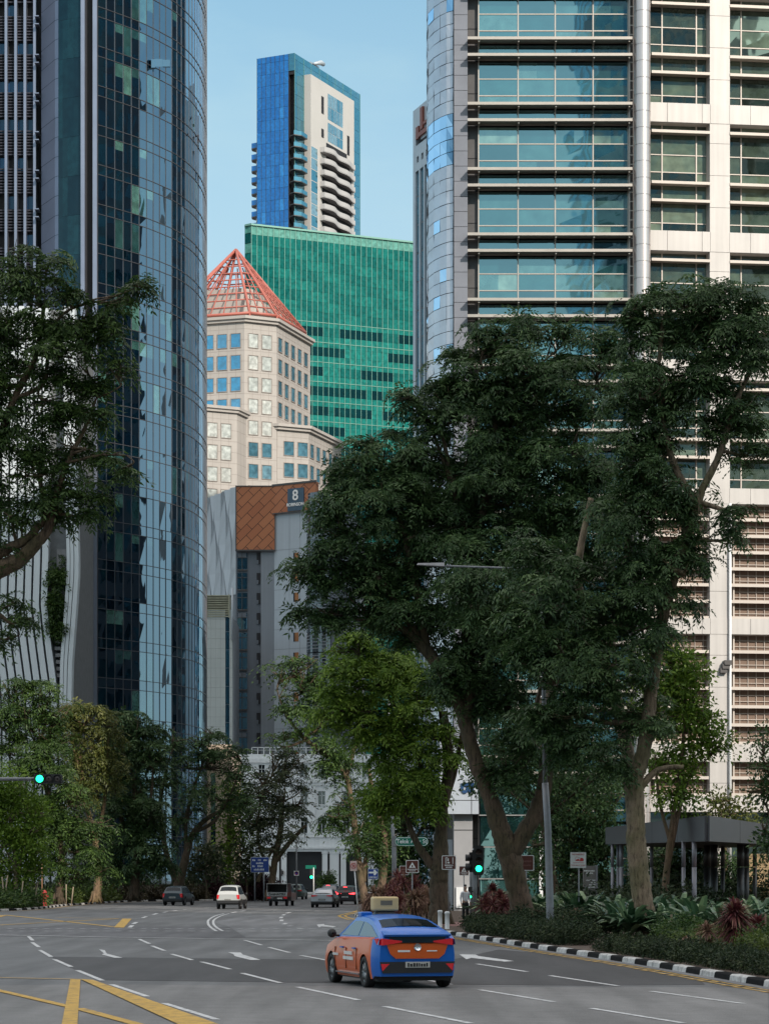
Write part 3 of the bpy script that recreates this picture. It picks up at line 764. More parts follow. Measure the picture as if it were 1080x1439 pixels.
# ---- beige building behind left trees ---------------------------------------------------
bb = thing('low_beige_building', 'low beige stone building half hidden behind the dark trees left of the white one', 'building', (PX(262, 300), 300, 0))
def xb_(px): return PX(px, 300)-PX(262, 300)
m_be = M_simple('warm beige stone', (.50, .41, .32), .7, 0, .08, .3)
b = MB(); b.box(xb_(150), xb_(325), .3, 20, 0, PZ(1052, 300)); 
xs = [(150, 168), (180, 205), (217, 244), (256, 272), (284, 296), (303, 325)]
for (a, c) in xs: b.box(xb_(a), xb_(c), -.1, .32, 0, PZ(1052, 300)+.15)
b.box(xb_(150), xb_(326), -.2, .34, PZ(1062, 300), PZ(1050, 300)+.3); b.box(xb_(150), xb_(325), -.12, .31, 3.4, 4.4)
b.build('wall', m_be, bb)
for i in range(5):
    a, c = xs[i][1], xs[i+1][0]; f = MB(); z = 4.4
    while z < 14.5:
        f.pane((xb_(a), .1), (xb_(c), .1), z+.05, z+1.6, 0, rnd.choice([.2, .5, .9]), .01); f.box(xb_(a), xb_(c), -.02, .12, z-.04, z+.04, 1); z += 1.7
    f.build('window', [m_gt, m_alu_d], bb)

# ---- white corner building ---------------------------------------------------------------
YW = 376.
wb = thing('white_classical_building', 'white classical building with dark arched ground floor at the end of the road', 'building', (PX(430, YW), YW, 0))
def xw(px): return PX(px, YW)-PX(430, YW)
def zw(py): return max(0, PZ(py, YW))
m_ww = M_simple('white stucco', (.80, .83, .85), .7, 0, .05, .4, streak=.08)
m_dk = M_simple('dark entrance wall', (.012, .014, .018), .5); m_gw = M_glass('dark sash glass', [(0, (.008, .012, .018)), (1, (.03, .04, .05))], .06, (.8, .9, 1), .05, .0)
wins = [(363, 372), (390, 399), (422.5, 432), (446.5, 457), (482, 491), (509, 518), (536, 545), (558, 566)]
rws = [(1075, 1092), (1112, 1131), (1149, 1171)]
b = MB(); b.box(xw(336), xw(590), .9, 22, 0, zw(1060), 1)
# solid wall pieces between openings
xs = [335]+[v for w in wins for v in w]+[590]
for i in range(0, len(xs), 2): b.box(xw(xs[i]), xw(xs[i+1]), 0, .92, zw(1190), zw(1072), 0)
yy = [1192]+[v for r_ in rws[::-1] for v in r_[::-1]]+[1066]
for i in range(0, len(yy), 2):
    for w in wins: b.box(xw(w[0])-.003, xw(w[1])+.003, .004, .9, zw(yy[i]), zw(yy[i+1]), 0)
b.box(xw(334), xw(591), -.35, .5, zw(1100), zw(1096), 0); b.box(xw(334), xw(591), -.2, .5, zw(1104), zw(1100), 0)
b.box(xw(334), xw(591), -.3, .6, zw(1177), zw(1173.5), 0); b.box(xw(334), xw(591), -.12, .6, zw(1190), zw(1177), 0); b.box(xw(334), xw(591), -.4, .6, zw(1193), zw(1190), 0)
b.box(xw(334), xw(591), -.3, .7, zw(1072), zw(1066), 0); b.box(xw(334), xw(591), -.05, .7, zw(1066), zw(1060), 0)
for (a, c) in ((335, 337), (376, 381), (404, 410), (435, 443), (461, 469), (497, 503), (523, 529), (550, 554)): b.box(xw(a), xw(c), -.14, .002, zw(1172), zw(1104), 0)
b.box(xw(335), xw(590), -.05, .9, zw(1197), zw(1193), 0)
for (a, c) in ((336, 392), (395, 402.5), (452.5, 460), (463, 476), (478.5, 486), (506, 514), (517, 531), (534, 542), (572, 590)):
    b.box(xw(a), xw(c), -.02, .9, 0, zw(1199), 0); 
    if c-a < 20: b.box(xw(a)-.08, xw(c)+.08, -.12, .9, zw(1200), zw(1196.5), 0); b.box(xw(a)-.06, xw(c)+.06, -.1, .9, 0, .8, 0)
# arch over right opening
for (ca, ra) in ((496, 10), (552, 18)):
    n = 10
    for i in range(n):
        t0, t1 = math.pi*i/n, math.pi*(i+1)/n
        xa, xb2 = ca+ra*math.cos(t0), ca+ra*math.cos(t1); ya, yb = 1206-7*math.sin(t0), 1206-7*math.sin(t1)
        b.raw([(xw(xa), .0, zw(ya)), (xw(xb2), .0, zw(yb)), (xw(xb2), .0, zw(1198)), (xw(xa), .0, zw(1198)), (xw(xa), .9, zw(ya)), (xw(xb2), .9, zw(yb)), (xw(xb2), .9, zw(1198)), (xw(xa), .9, zw(1198))], [(0, 1, 2, 3), (0, 4, 5, 1)], 0)
b.build('wall', [m_ww, m_dk], wb)
b = MB(); b.box(xw(340), xw(588), 2.2, 2.5, 0, zw(1198)); b.box(xw(403), xw(453), 1.2, 2.2, zw(1215), zw(1213)); b.build('entrance_recess', m_dk, wb)
for w in wins:
    for r_ in rws:
        f = MB(); f.box(xw(w[0]), xw(w[1]), .5, .55, zw(r_[1]), zw(r_[0]), 0)
        xm_ = (xw(w[0])+xw(w[1]))/2
        f.box(xm_-.04, xm_+.04, .42, .5, zw(r_[1]), zw(r_[0]), 1); f.box(xw(w[0]), xw(w[1]), .42, .5, zw(r_[0]+6)-.04, zw(r_[0]+6)+.04, 1)
        for e in (0, 1): f.box(xw(w[e])-.06*e*1.0, xw(w[e])+.06*(1-e), .42, .5, zw(r_[1]), zw(r_[0]), 1)
        f.box(xw(w[0])-.1, xw(w[1])+.1, -.14, .1, zw(r_[1])-.12, zw(r_[1])+.02, 1)
        f.build('window', [m_gw, m_ww], wb)
f = MB(); f.box(xw(422), xw(440.5), 1.9, 2.18, 0, zw(1222), 0)
for (a, c, d, e) in ((424, 430.3, 1243, 1229.5), (432, 438.5, 1243, 1229.5), (423.5, 430.3, 1228, 1223), (432, 439, 1228, 1223)): f.box(xw(a), xw(c), 1.86, 1.92, zw(d), zw(e), 1)
f.build('door', [m_ww, m_dk], wb)
f = MB(); f.box(xw(426.5), xw(431.5), 1.0, 1.2, zw(1205), zw(1198.5)); f.build('hanging_lantern', m_g2, wb)
for px in (396, 461.5): f = MB(); f.box(xw(px)-.25, xw(px)+.25, -.4, -.12, zw(1229), zw(1224)); f.tube([(xw(px), -.3, zw(1231.5)), (xw(px), -.3, zw(1222))], .07, 6); f.build('wall_lantern', m_alu_d, wb)
f = MB(); z = zw(1059)
f.box(xw(353), xw(500), .2, .26, zw(1051), zw(1050)); f.box(xw(353), xw(500), .2, .24, zw(1054.5), zw(1054)); 
for i in range(18): f.box(xw(353+i*8.5), xw(353+i*8.5)+.12, .2, .3, zw(1060), zw(1050))
f.build('roof_railing', m_ww, wb)

# ---- left round glass tower ----------------------------------------------------------------
rt = thing('round_glass_tower', 'dark curved glass tower with silver columns rising behind the left trees', 'building', (PX(137, 255), 255, 0))
bx = PX(137, 255)
m_rg = M_glass('dark blue office glass', [(0, (.001, .003, .007)), (.3, (.001, .008, .015)), (.6, (.003, .018, .025)), (.85, (.04, .12, .105)), (1, (.09, .21, .17))], .30, (.60, .82, 1.0), .012, .045, .2, 1.6)
m_rm = M_simple('pink grey mullion', (.15, .145, .155), .4, .6, .06)
m_rs = M_simple('silver blue column cladding', (.23, .26, .34), .35, .6, .1, .3)
plan = [(137, 255), (148, 255.8), (165, 257.1), (184, 258.6), (202, 260.2), (217, 261.8), (232, 263.6), (244, 265.1), (255, 267), (264, 268.9), (272, 271), (279, 273.5), (284, 276), (288, 279.3), (290, 283), (290, 288), (288.5, 294), (285, 302)]
pl = [Vector((PX(a, y)-bx, y-255)) for a, y in plan]
# resample in .95 m bays
def resample(P, step):
    out_ = [P[0]]; acc = 0; 
    for i in range(len(P)-1):
        a, c = P[i], P[i+1]; L_ = (c-a).length; t = 0
        while acc+(L_-t) >= step:
            t += step-acc; acc = 0; out_.append(a.lerp(c, t/L_))
        acc += L_-t
    return out_
def smooth_path(P):
    out_ = []
    for i in range(len(P)-1):
        p0, p1, p2, p3 = P[max(i-1, 0)], P[i], P[i+1], P[min(i+2, len(P)-1)]
        for k in range(8):
            t = k/8; out_.append(.5*((2*p1)+(p2-p0)*t+(2*p0-5*p1+4*p2-p3)*t*t+(3*p1-p0-3*p2+p3)*t**3))
    return out_+[P[-1]]
bays = resample(smooth_path(pl), 1.18)
FH = 3.93
zbase = PZ(0, 255)-FH*int(PZ(0, 255)/FH)-.6
fl = 0; z = zbase
topR = 101
while z < topR:
    b = MB(); litrun = 0
    for i in range(len(bays)-1):
        t1 = rnd.choice([.1, .25, .35, .5])
        b.pane(bays[i], bays[i+1], max(z-.98, 0), z-.02, 0, t1, .005)
        lit = (rnd.random() < (.55 if i in (2, 3, 4, 5, 6) else .12))
        if lit and fl % 4 != 3:
            hb = rnd.choice([.9, 1.4, 2.9]); b.pane(bays[i], bays[i+1], z+.02, z+2.93-hb, 0, rnd.choice([.05, .2, .3]), .005); b.pane(bays[i], bays[i+1], z+2.93-hb, z+2.93, 0, rnd.choice([.75, .88, 1]), .005)
        else: b.pane(bays[i], bays[i+1], z+.02, z+2.93, 0, rnd.choice([.02, .1, .2, .3, .45]), .005)
    b.build('storey_glazing', m_rg, rt); z += FH; fl += 1
b = MB(); 
for i, p in enumerate(bays):
    q = bays[min(i+1, len(bays)-1)]-bays[max(i-1, 0)]; q.normalize(); nn = Vector((q.y, -q.x))
    pts = [tuple(p-q*.022+nn*.05), tuple(p+q*.022+nn*.05), tuple(p+q*.022-nn*.06), tuple(p-q*.022-nn*.06)]
    b.prism(pts, 0, topR+2)
b.build('mullions', m_rm, rt)
b = MB(); z = zbase
while z < topR+1:
    for zz in (z-1.0, z):
        if zz < .2: continue
        for i in range(len(bays)-1):
            p, q = bays[i], bays[i+1]; nn = Vector(((q-p).y, -(q-p).x)).normalized()
            b.prism([tuple(p+nn*.055), tuple(q+nn*.055), tuple(q-nn*.05), tuple(p-nn*.05)], zz-.028, zz+.028)
    z += FH
b.build('transoms', m_rm, rt)
b = MB(); b.prism([tuple(p+Vector((-.12, .35))) for p in pl]+[(-2, 48), (-3, 48), (-3, 4), (-.3, 3)], 0, topR+.8); b.build('core', m_black, rt)
def rx(px, Y=255): return PX(px, Y)-bx
b = MB()
b.box(rx(130.5), rx(136.6), -.25, 1.2, 0, topR+2, 0); b.box(rx(113.5), rx(119), -.1, 1.2, 0, topR+2, 0)
z = 0
b.build('silver_columns', m_rs, rt)
b = MB(); b.box(rx(104), rx(131), .9, 3.2, 0, topR+1, 0); b.build('black_recess', m_black, rt)
b = MB(); z = zbase
while z < topR:
    for (a, ya, c, yc) in ((82, 256.5, 88, 256.2), (88, 256.2, 95, 255.9), (95, 255.9, 104, 255.6), (104, 255.6, 113.5, 255.3)):
        b.pane((rx(a, ya), ya-255), (rx(c, yc), yc-255), z-.98, z+2.93, 0, rnd.choice([.1, .2, .3, .45, .55]), .004)
    z += FH
b.build('recess_glazing', M_glass('deep dark glass', [(0, (.001, .006, .01)), (1, (.01, .05, .06))], .03, (.6, .85, 1), .02, .01), rt)
b = MB(); z = 0
while z < topR:
    pA, pB, pC = (rx(58, 261), 6), (rx(77, 257.4), 2.4), (rx(82, 257), 2.0)
    b.pane(pA, pB, z+.02, z+1.94, 0, rnd.random(), .008); b.pane(pB, pC, z+.02, z+1.94, 0, rnd.random(), .004); z += 1.965
b.build('silver_pier', M_simple('pale blue grey pier cladding', (.22, .26, .36), .35, .35, .1, .3), rt)
b = MB(); b.prism([(rx(58, 261)+.05, 6.1), (rx(77, 257.4), 2.5), (rx(82, 257), 2.1), (rx(113.5), 1.2), (rx(120), 8), (rx(58), 12)], 0, topR+1.5); b.build('pier_core', m_black, rt)
# louvred wing at far left
m_slat = M_simple('dark louvre slat', (.030, .031, .046), .5, .3, .2, .5)
b = MB(); b.box(rx(-90, 262), rx(52, 262), 7.6, 25, 0, topR, 0); b.build('louvred_wing', m_black, rt)
b = MB(); z = 30
while z < topR:
    ph = (z-zbase) % FH
    if not (1.4 < ph < 2.7):
        b.box(rx(-90, 262), rx(50, 262), 7.0, 7.2, z, z+.13, 0)
    z += .3
b.build('louvres', m_slat, rt)
b = MB()
for px in (-60, -46, -32, -18, -4, 9.5, 23, 36, 49.5): b.box(rx(px, 262)-.13, rx(px, 262)+.13, 6.4, 7.3, 20, topR+1)
b.build('vertical_fins', m_rs, rt)
m_wgl = M_glass('wing window glass', [(0, (.002, .01, .03)), (1, (.01, .08, .22))], .03, (.5, .75, 1), .03, .01)
b = MB(); z = zbase
while z < topR:
    for (a, c) in ((10, 23), (23.5, 36), (36.5, 49), (-4, 9)): 
        if rnd.random() < .6: f = MB(); f.pane((rx(a, 262), 7.5), (rx(c, 262), 7.5), z+1.4, z+2.7, 0, rnd.choice([0, .3, .7]), .01); f.build('wing_window', m_wgl, rt)
    b.box(rx(51, 262), rx(57, 262), 5.6, 7, z+.1, z+.2, 1); b.box(rx(51, 262), rx(57, 262), 5.6, 7, z+.9, z+1.0, 1)
    z += FH
b.build('service_ledges', [m_bd, m_rs], rt)
# opened maintenance panel
b = MB(); zz = PZ(92, 262); cx = rx(226, 262)
b.box(cx-.55, cx+.25, 6.2, 6.24, zz-.35, zz+.45); b.box(cx-.9, cx-.5, 6.0, 6.5, zz-.5, zz+.35); b.box(cx+.25, cx+1.0, 6.3, 6.6, zz-.3, zz+.4); b.build('open_window_panel', m_rg, rt)

# ---- white finned building with planting ------------------------------------------------------
wf = thing('white_finned_building', 'white building of curving vertical fins with a planted slot, lower left behind tree', 'building', (PX(40, 235), 235, 0))
wx = PX(40, 235)
def fx(px): return PX(px, 235)-wx
def fz(py): return PZ(py, 235)
m_wf = M_simple('white fin cladding', (.60, .645, .68), .45, .1, .05, .3, streak=.06)
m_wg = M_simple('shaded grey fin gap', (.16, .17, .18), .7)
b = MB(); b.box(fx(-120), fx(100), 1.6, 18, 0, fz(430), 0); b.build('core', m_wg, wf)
def ledge(py):  # left lip of the slot
    return np.interp(py, [430, 700, 780, 850, 900, 960, 1010, 1250], [70, 70, 69, 67, 72, 80, 82, 82])
def redge(py):
    return np.interp(py, [430, 700, 755, 800, 860, 930, 985, 1250], [88, 91, 93, 94, 90, 84.5, 83.5, 83])
def fin(b, f0, f1, y0, y1):
    ys = np.linspace(430, 1250, 40)
    for i in range(len(ys)-1):
        a, c = ys[i], ys[i+1]
        L_ = [(fx(f0(a)), fz(a)), (fx(f1(a)), fz(a)), (fx(f1(c)), fz(c)), (fx(f0(c)), fz(c))]
        b.raw([(p[0], y, p[1]) for y in (y0, y1) for p in L_], [(3, 2, 1, 0), (0, 4, 7, 3), (1, 2, 6, 5)], 0)
for k in range(14):
    b = MB(); o0 = 11.4*k+1.2; fin(b, lambda y, o=o0: ledge(y)-o-8.5-.0, lambda y, o=o0: ledge(y)-o, 0-.02*k, 1.6); b.build('fin', m_wf, wf)
for k, (o, w) in enumerate(((0, 4.5), (5.2, 4.5), (10.6, 6))):
    b = MB(); fin(b, lambda y, o=o: redge(y)+o, lambda y, o=o, w=w: redge(y)+o+w, .0+.05*k, 1.6); b.build('fin', m_wf, wf)
b = MB()
m_gren = M_simple('grey render', (.23, .23, .24), .7)
for (a, c, d, e) in ((78, 92, 770, 798), (84, 92, 799, 823), (80, 92, 824, 858), (87, 92, 861, 878)): b = MB(); b.box(fx(a), fx(c), 1.0, 1.5, fz(e), fz(d)); b.build('balcony', m_gren, wf)
for k in range(7): b = MB(); b.box(fx(74+k*.8), fx(91-k*1.2), .6, 1.5, fz(894+k*9.5), fz(889+k*9.5)); b.build('ledge', m_gren, wf)

# ---- tan garden wall at right edge ---------------------------------------------------------------
b = MB(); b.box(0, 16, 0, .3, 0, PZ(1203, 160)); b.box(-.05, 16, -.05, .35, PZ(1203, 160), PZ(1203, 160)+.12); b.box(0, 16, -.02, 0, PZ(1219, 160), PZ(1219, 160)+.04)
b.build('garden_wall', M_simple('tan stone wall', (.30, .21, .11), .7, 0, .12, .8), None, 'tan stone wall beside the grey pavilion at the right edge', 'wall', loc=(PX(1050, 160), 160, 0))

# ---- pavilion canopy ----------------------------------------------------------------------------------
pv = thing('grey_pavilion', 'dark grey canopy pavilion on slim columns behind the big leaves on the right', 'pavilion', (PX(993, 125), 125, 0))
m_fas = M_simple('grey fascia metal', (.075, .076, .088), .42, .3, .06, .3)
m_colm = M_simple('grey round column metal', (.24, .24, .27), .5, .25, .08, .5)
c0 = Vector((0, 0)); cl = Vector((PX(853, 142)-PX(993, 125), 17)); cr = Vector((PX(1110, 146)-PX(993, 125), 21)); cb = cl+cr
b = MB(); zt1, zt2 = 5.28, 4.1
b.prism([tuple(c0), tuple(cr), tuple(cb), tuple(cl)], zt2, zt1-.3, 1)
def fas(p, q, n, zl0, zl1, zr0, zr1):
    d_ = (q-p)/n; nn = Vector((d_.y, -d_.x)).normalized()*.12
    if nn.y > 0: nn = -nn
    for i in range(n):
        a = p+d_*i+d_*.004; c = p+d_*(i+1)-d_*.004; t0, t1 = i/n, (i+1)/n
        vs = []
        for (s_, t) in ((a, t0), (c, t1)):
            for o in (nn, nn*.05):
                vs += [(s_.x+o.x, s_.y+o.y, zl0+(zr0-zl0)*t), (s_.x+o.x, s_.y+o.y, zl1+(zr1-zl1)*t)]
        b.raw(vs, [(0, 4, 5, 1), (2, 3, 7, 6), (0, 1, 3, 2), (4, 6, 7, 5), (0, 2, 6, 4), (1, 5, 7, 3)], 0)
fas(cl, c0, 4, 4.12, 5.05, 4.05, 5.3); fas(c0, cr, 3, 4.05, 5.3, 4.1, 5.1)
b.build('canopy_roof', [m_fas, m_alu_d], pv)
def colm(px, Y, r, dark=0):
    b = MB(); b.tube([(PX(px, Y)-PX(993, 125), Y-125, .05), (PX(px, Y)-PX(993, 125), Y-125, 2.3+(HZ-1219)*Y/F)], r, 14); b.tube([(PX(px, Y)-PX(993, 125), Y-125, 2.3+(HZ-1218.4)*Y/F), (PX(px, Y)-PX(993, 125), Y-125, 4.12)], r, 14)
    b.build('column', m_alu_d if dark else m_colm, pv)
for a in ((860, 141, .09), (868, 141.5, .09), (872.5, 140.5, .12), (960, 128.5, .10), (975, 127, .12), (915, 150, .1), (993, 145, .2, 1), (1003, 143, .2, 1), (1015, 150, .12, 1), (1040, 141, .2, 1), (1048, 142, .16, 1), (1060, 150, .12, 1)): colm(*a)

# ---- unseen office blocks, most added and sized to shade the street and darken reflections ----------------------------
def unseen_office(x0, x1, y0, y1, h, label, mw, mg, floor=4.2, bayw=3.2):
    t = thing('unseen_office_block', label, 'building', ((x0+x1)/2, y1, 0))
    b = MB(); b.box(x0-(x0+x1)/2, x1-(x0+x1)/2, y0-y1, 0, 0, h, 0); b.build('wall', mw, t)
    b = MB(); z = 3
    while z < h-4:
        n = int((x1-x0)/bayw)
        for i in range(n):
            xa = x0-(x0+x1)/2+i*bayw+.4
            b.face([(xa+bayw-.8, .03, z), (xa, .03, z), (xa, .03, z+floor-1.6), (xa+bayw-.8, .03, z+floor-1.6)], 0, rnd.random())
        for (sx, s_) in ((x0-(x0+x1)/2-.03, -1), (x1-(x0+x1)/2+.03, 1)):
            m_ = int((y1-y0)/bayw)
            for i in range(m_):
                ya = y0-y1+i*bayw+.4
                b.face([(sx, ya, z), (sx, ya+bayw-.8, z), (sx, ya+bayw-.8, z+floor-1.6), (sx, ya, z+floor-1.6)][::s_], 0, rnd.random())
        z += floor
    b.build('windows', mg, t)
m_slat_d = M_simple('dark unseen block wall', (.03, .035, .045), .5); m_slat_g = M_glass('dark unseen block glass', [(0, (.003, .006, .01)), (1, (.02, .05, .06))], .05, (.6, .85, 1), .03, .01)  # near-black walls for blocks added so the glass towers mirror something dark
unseen_office(30, 106, -75, -35, 175, 'unseen tall pale slab behind the viewer, added to shade the street', m_pale, m_gb)
unseen_office(108, 200, -75, -35, 126, 'unseen lower cream slab behind the viewer, added to shade the facade foot', m_cream, m_gc)
unseen_office(-95, -30, -90, -45, 60, 'low grey office block behind the viewer on the left', m_g3, m_gt)
unseen_office(50, 66, 226, 283, 172, 'unseen dark tower along the right side, added to shade and darken reflections', m_slat_d, m_slat_g)
unseen_office(66, 100, 338, 398, 165, 'unseen dark block far along the right side, added to darken reflections', m_slat_d, m_slat_g)
unseen_office(108, 150, 480, 690, 150, 'unseen distant dark slab on the right, added to darken reflections', m_slat_d, m_slat_g)
# =============================================================== ground, road, kerbs, markings
m_ground = M_simple('paving and soil', (.12, .11, .10), .9, 0, .2, .3)
m_road = M_asphalt('asphalt', (.126, .129, .134))
m_road_d = M_asphalt('newer dark asphalt', (.050, .049, .052), .1)
m_road_l = M_asphalt('old pale asphalt', (.165, .167, .175), .1)
m_soil = M_simple('leaf strewn soil', (.085, .06, .045), .95, 0, .45, 6, bump=.5, bscale=25)
m_wpaint = M_paint('white road paint', (.68, .69, .70)); m_ypaint = M_paint('yellow road paint', (.62, .38, .07)); m_kpaint = M_paint('white kerb paint', (.62, .62, .61))
m_kblack = M_simple('black kerb paint', (.012, .012, .013), .9, 0, .35, 8, spec=.1)
def sheet(name, poly, z, m):
    b = MB(); a = sum(poly[i][0]*poly[(i+1) % len(poly)][1]-poly[(i+1) % len(poly)][0]*poly[i][1] for i in range(len(poly)))
    b.face([(p[0], p[1], z) for p in (poly if a > 0 else poly[::-1])]); return b.build(name, m, kind='structure')
sheet('ground', [(-3000, -600), (3000, -600), (3000, 5000), (-3000, 5000)], -.03, m_ground)
sheet('road', [(-70, -30), (70, -30), (70, 372), (-70, 372)], 0, m_road)
def gp(L): return [G(*p) for p in L]
sheet('dark_road_patch', gp([(72, 1345), (300, 1347.5), (470, 1349), (640, 1348), (700, 1335), (760, 1340), (860, 1356), (985, 1379), (990, 1384.5), (820, 1385.5), (640, 1384), (400, 1381), (145, 1378), (100, 1361)]), .005, m_road_d)
sheet('dark_road_strip', gp([(-30, 1306), (100, 1301), (200, 1302), (322, 1303), (345, 1318), (300, 1320), (-30, 1316)]), .005, M_asphalt('mid grey asphalt', (.10, .10, .108), .1))
sheet('pale_road_band', gp([(-60, 1386), (150, 1384), (400, 1386), (640, 1388), (985, 1388), (1078, 1389.5), (1080, 1440), (1085, 1470), (-60, 1470)]), .004, M_asphalt('worn pale asphalt', (.172, .170, .170), .1))
sheet('pale_road_patch', gp([(322, 1303), (300, 1296), (360, 1286), (560, 1290), (600, 1312), (480, 1317), (345, 1317.5)]), .005, m_road_l)
MK = {'w': MB(), 'y': MB()}; mkz = [.012]
def line(pts, w, c='w', world=False):
    P = [Vector(p if world else G(*p)) for p in pts]; b = MK[c]; z = mkz[0]
    L, Rr = [], []
    for i, p in enumerate(P):
        d = (P[min(i+1, len(P)-1)]-P[max(i-1, 0)]).normalized(); n = Vector((-d.y, d.x))
        ww = w[i] if hasattr(w, '__len__') else w
        L.append(p+n*ww/2); Rr.append(p-n*ww/2)
    for i in range(len(P)-1): b.face([(Rr[i].x, Rr[i].y, z), (Rr[i+1].x, Rr[i+1].y, z), (L[i+1].x, L[i+1].y, z), (L[i].x, L[i].y, z)])
def mark(poly, c='w'):
    P = [Vector(G(*p)) for p in poly]; a = sum(P[i].x*P[(i+1) % len(P)].y-P[(i+1) % len(P)].x*P[i].y for i in range(len(P)))
    if a < 0: P = P[::-1]
    MK[c].face([(p.x, p.y, mkz[0]) for p in P])
for s_ in [((40, 1316.5), (46, 1322.5)), ((45, 1325), (55, 1332)), ((56, 1336), (72, 1345.5)), ((76, 1349), (100, 1359.5)), ((108.5, 1364.5), (144, 1379)), ((156.5, 1384.5), (207, 1401.5)), ((230.5, 1411), (304.5, 1434)),
           ((195.5, 1320.5), (210, 1327)), ((213.5, 1330), (231.5, 1337)), ((241, 1341.5), (270, 1350)), ((283, 1352.5), (323.5, 1363)), ((340, 1368.5), (394.5, 1382.5)), ((417.5, 1388), (503.5, 1406.5)), ((540, 1415.5), (662, 1439.5)),
           ((343.5, 1322), (367.5, 1329)), ((377.5, 1332), (406.5, 1339.5)), ((422.5, 1343.5), (460, 1350.5)), ((590, 1376.5), (633, 1384.5)), ((673.5, 1392), (777.5, 1409)), ((830, 1418), (960, 1439)),
           ((670, 1355.5), (740, 1366.5)), ((772.5, 1372), (867.5, 1386.5)), ((914, 1394), (1044, 1411.5))]:
    line(s_, .13)
line([(-20, 1314), (150, 1317.5), (300, 1320), (480, 1322.5)], .28)
for y0, y1 in ((1303.5, 1309), (1317.5, 1319)):
    pass
for k in range(30):
    x = 10+k*17; line([(x, 1309+.006*x*0), (x+8, 1309.1)], .3)
    line([(x, 1315.2 if 0 else 1305.6), (x+8, 1305.7)], .3)
for s_ in [((182, 1304), (186, 1301)), ((187, 1299), (192, 1296.5)), ((200, 1290.5), (206, 1288.5)), ((215, 1286), (221, 1284)), ((229, 1283), (235, 1281.7)), ((243, 1280.8), (249, 1280)), ((257, 1279), (262, 1278.5)), ((288, 1277), (293, 1276.6)),
           ((397, 1287), (400, 1285.5)), ((394, 1291), (396, 1289)), ((395, 1295), (396, 1293)), ((398, 1299.5), (402, 1298)), ((404, 1302), (410, 1301.5)), ((418, 1305), (425, 1306)), ((402, 1284), (408, 1282.6)), ((325, 1283.5), (332, 1282)), ((338, 1281), (345, 1280))]: line(s_, .2)
def arc(pts, w): 
    P = smooth_path([Vector(G(*p)) for p in pts]); line([(p.x, p.y) for p in P], w, 'w', True)
arc([(315, 1284.3), (303, 1287.5), (293.5, 1293), (292.5, 1299), (297, 1304.5), (304, 1309)], .12); arc([(322, 1284.3), (311, 1287.5), (301, 1293), (300, 1299), (305, 1304.5), (313, 1309)], .12)
mark([(139, 1335), (147, 1336), (150, 1341), (172, 1346.8), (160, 1346.8), (143, 1342.2), (146, 1340.5)])
mark([(320, 1339), (338, 1339.5), (341, 1342.3), (366, 1349.8), (352, 1350), (330, 1344.8), (328, 1342)])
mark([(645, 1342), (668, 1342.5), (672, 1344.4), (722, 1351.5), (708, 1352.3), (662, 1347), (655, 1349)])
mark([(445, 1300), (455, 1299), (456, 1300.5), (472, 1302.5), (468, 1304), (452, 1302.4), (448, 1304)])
# yellow box junctions
mkz[0] = .017
line([(-30, 1374.5), (115, 1377.5)], .16, 'y')
mkz[0] = .022
mark([(99, 1377.3), (113, 1378), (108.5, 1445), (86, 1445)], 'y'); mark([(113, 1377.5), (130, 1378.5), (320, 1446), (262, 1447)], 'y')
mkz[0] = .017
line([(-20, 1389), (97, 1416)], .2, 'y'); line([(110, 1418.5), (200, 1443)], .22, 'y')
mkz[0] = .012
line([(8, 1286.5), (160, 1303)], .28, 'y'); line([(-10, 1301), (168, 1291.5)], .3, 'y'); line([(80, 1290), (186, 1291.8)], .3, 'y')
mark([(-20, 1286.5), (10, 1287), (-20, 1294)], 'y'); mkz[0] = .016; mark([(160, 1304), (174, 1304.3), (185, 1292), (172, 1291.8)], 'y'); mkz[0] = .012
# kerbs
KR = [(9.7, 40), (8.75, 48), (8.0, 53.4), (6.7, 66.8), (4.95, 81), (2.8, 99.8), (.6, 119), (-.9, 136), (-1.75, 149), (-1.75, 156), (-1.2, 168), (-.6, 190), (.4, 230), (2, 290), (3, 345)]
KL = [(-60, 162), (-40, 166), (-25.9, 172), (-25.3, 207), (-23.6, 236), (-20, 246), (-15, 251), (-13.8, 262), (-14.2, 290), (-20, 330), (-60, 336)]
def kerb(name, path, seg, side):
    P = resample(smooth_path([Vector(p) for p in path]), seg); b = MB()
    for i in range(len(P)-1):
        a, c = P[i], P[i+1]; d = (c-a).normalized(); n = Vector((d.y, -d.x))*side
        a = a+d*.006; c = c-d*.006
        vs = []
        for q in (a, c):
            vs += [(q.x, q.y, 0), (q.x+n.x*.02, q.y+n.y*.02, .12), (q.x+n.x*.06, q.y+n.y*.06, .15), (q.x+n.x*.25, q.y+n.y*.25, .15), (q.x+n.x*.25, q.y+n.y*.25, 0)]
        b.raw(vs, [(0, 1, 6, 5), (1, 2, 7, 6), (2, 3, 8, 7), (3, 4, 9, 8), (0, 4, 3, 2, 1), (5, 6, 7, 8, 9)], i % 2)
        e = a-n*.0; 
        b.raw([(a.x-n.x*.3, a.y-n.y*.3, .008), (c.x-n.x*.3, c.y-n.y*.3, .008), (c.x, c.y, .008), (a.x, a.y, .008)], [(0, 1, 2, 3) if side < 0 else (3, 2, 1, 0)], 2)
    b.build(name, [m_kpaint, m_kblack, m_road_l], kind='structure'); return P
PR = kerb('kerb_right', KR, 1.55, 1)
PLk = kerb('kerb_left', KL, 1.55, -1)
b = MB(); 
P = resample([Vector((-3, 344)), Vector((-40, 352)), Vector((-70, 352))], 1.5)
kerb('kerb_far', [(6, 344), (-10, 346), (-40, 348)], 1.5, 1)
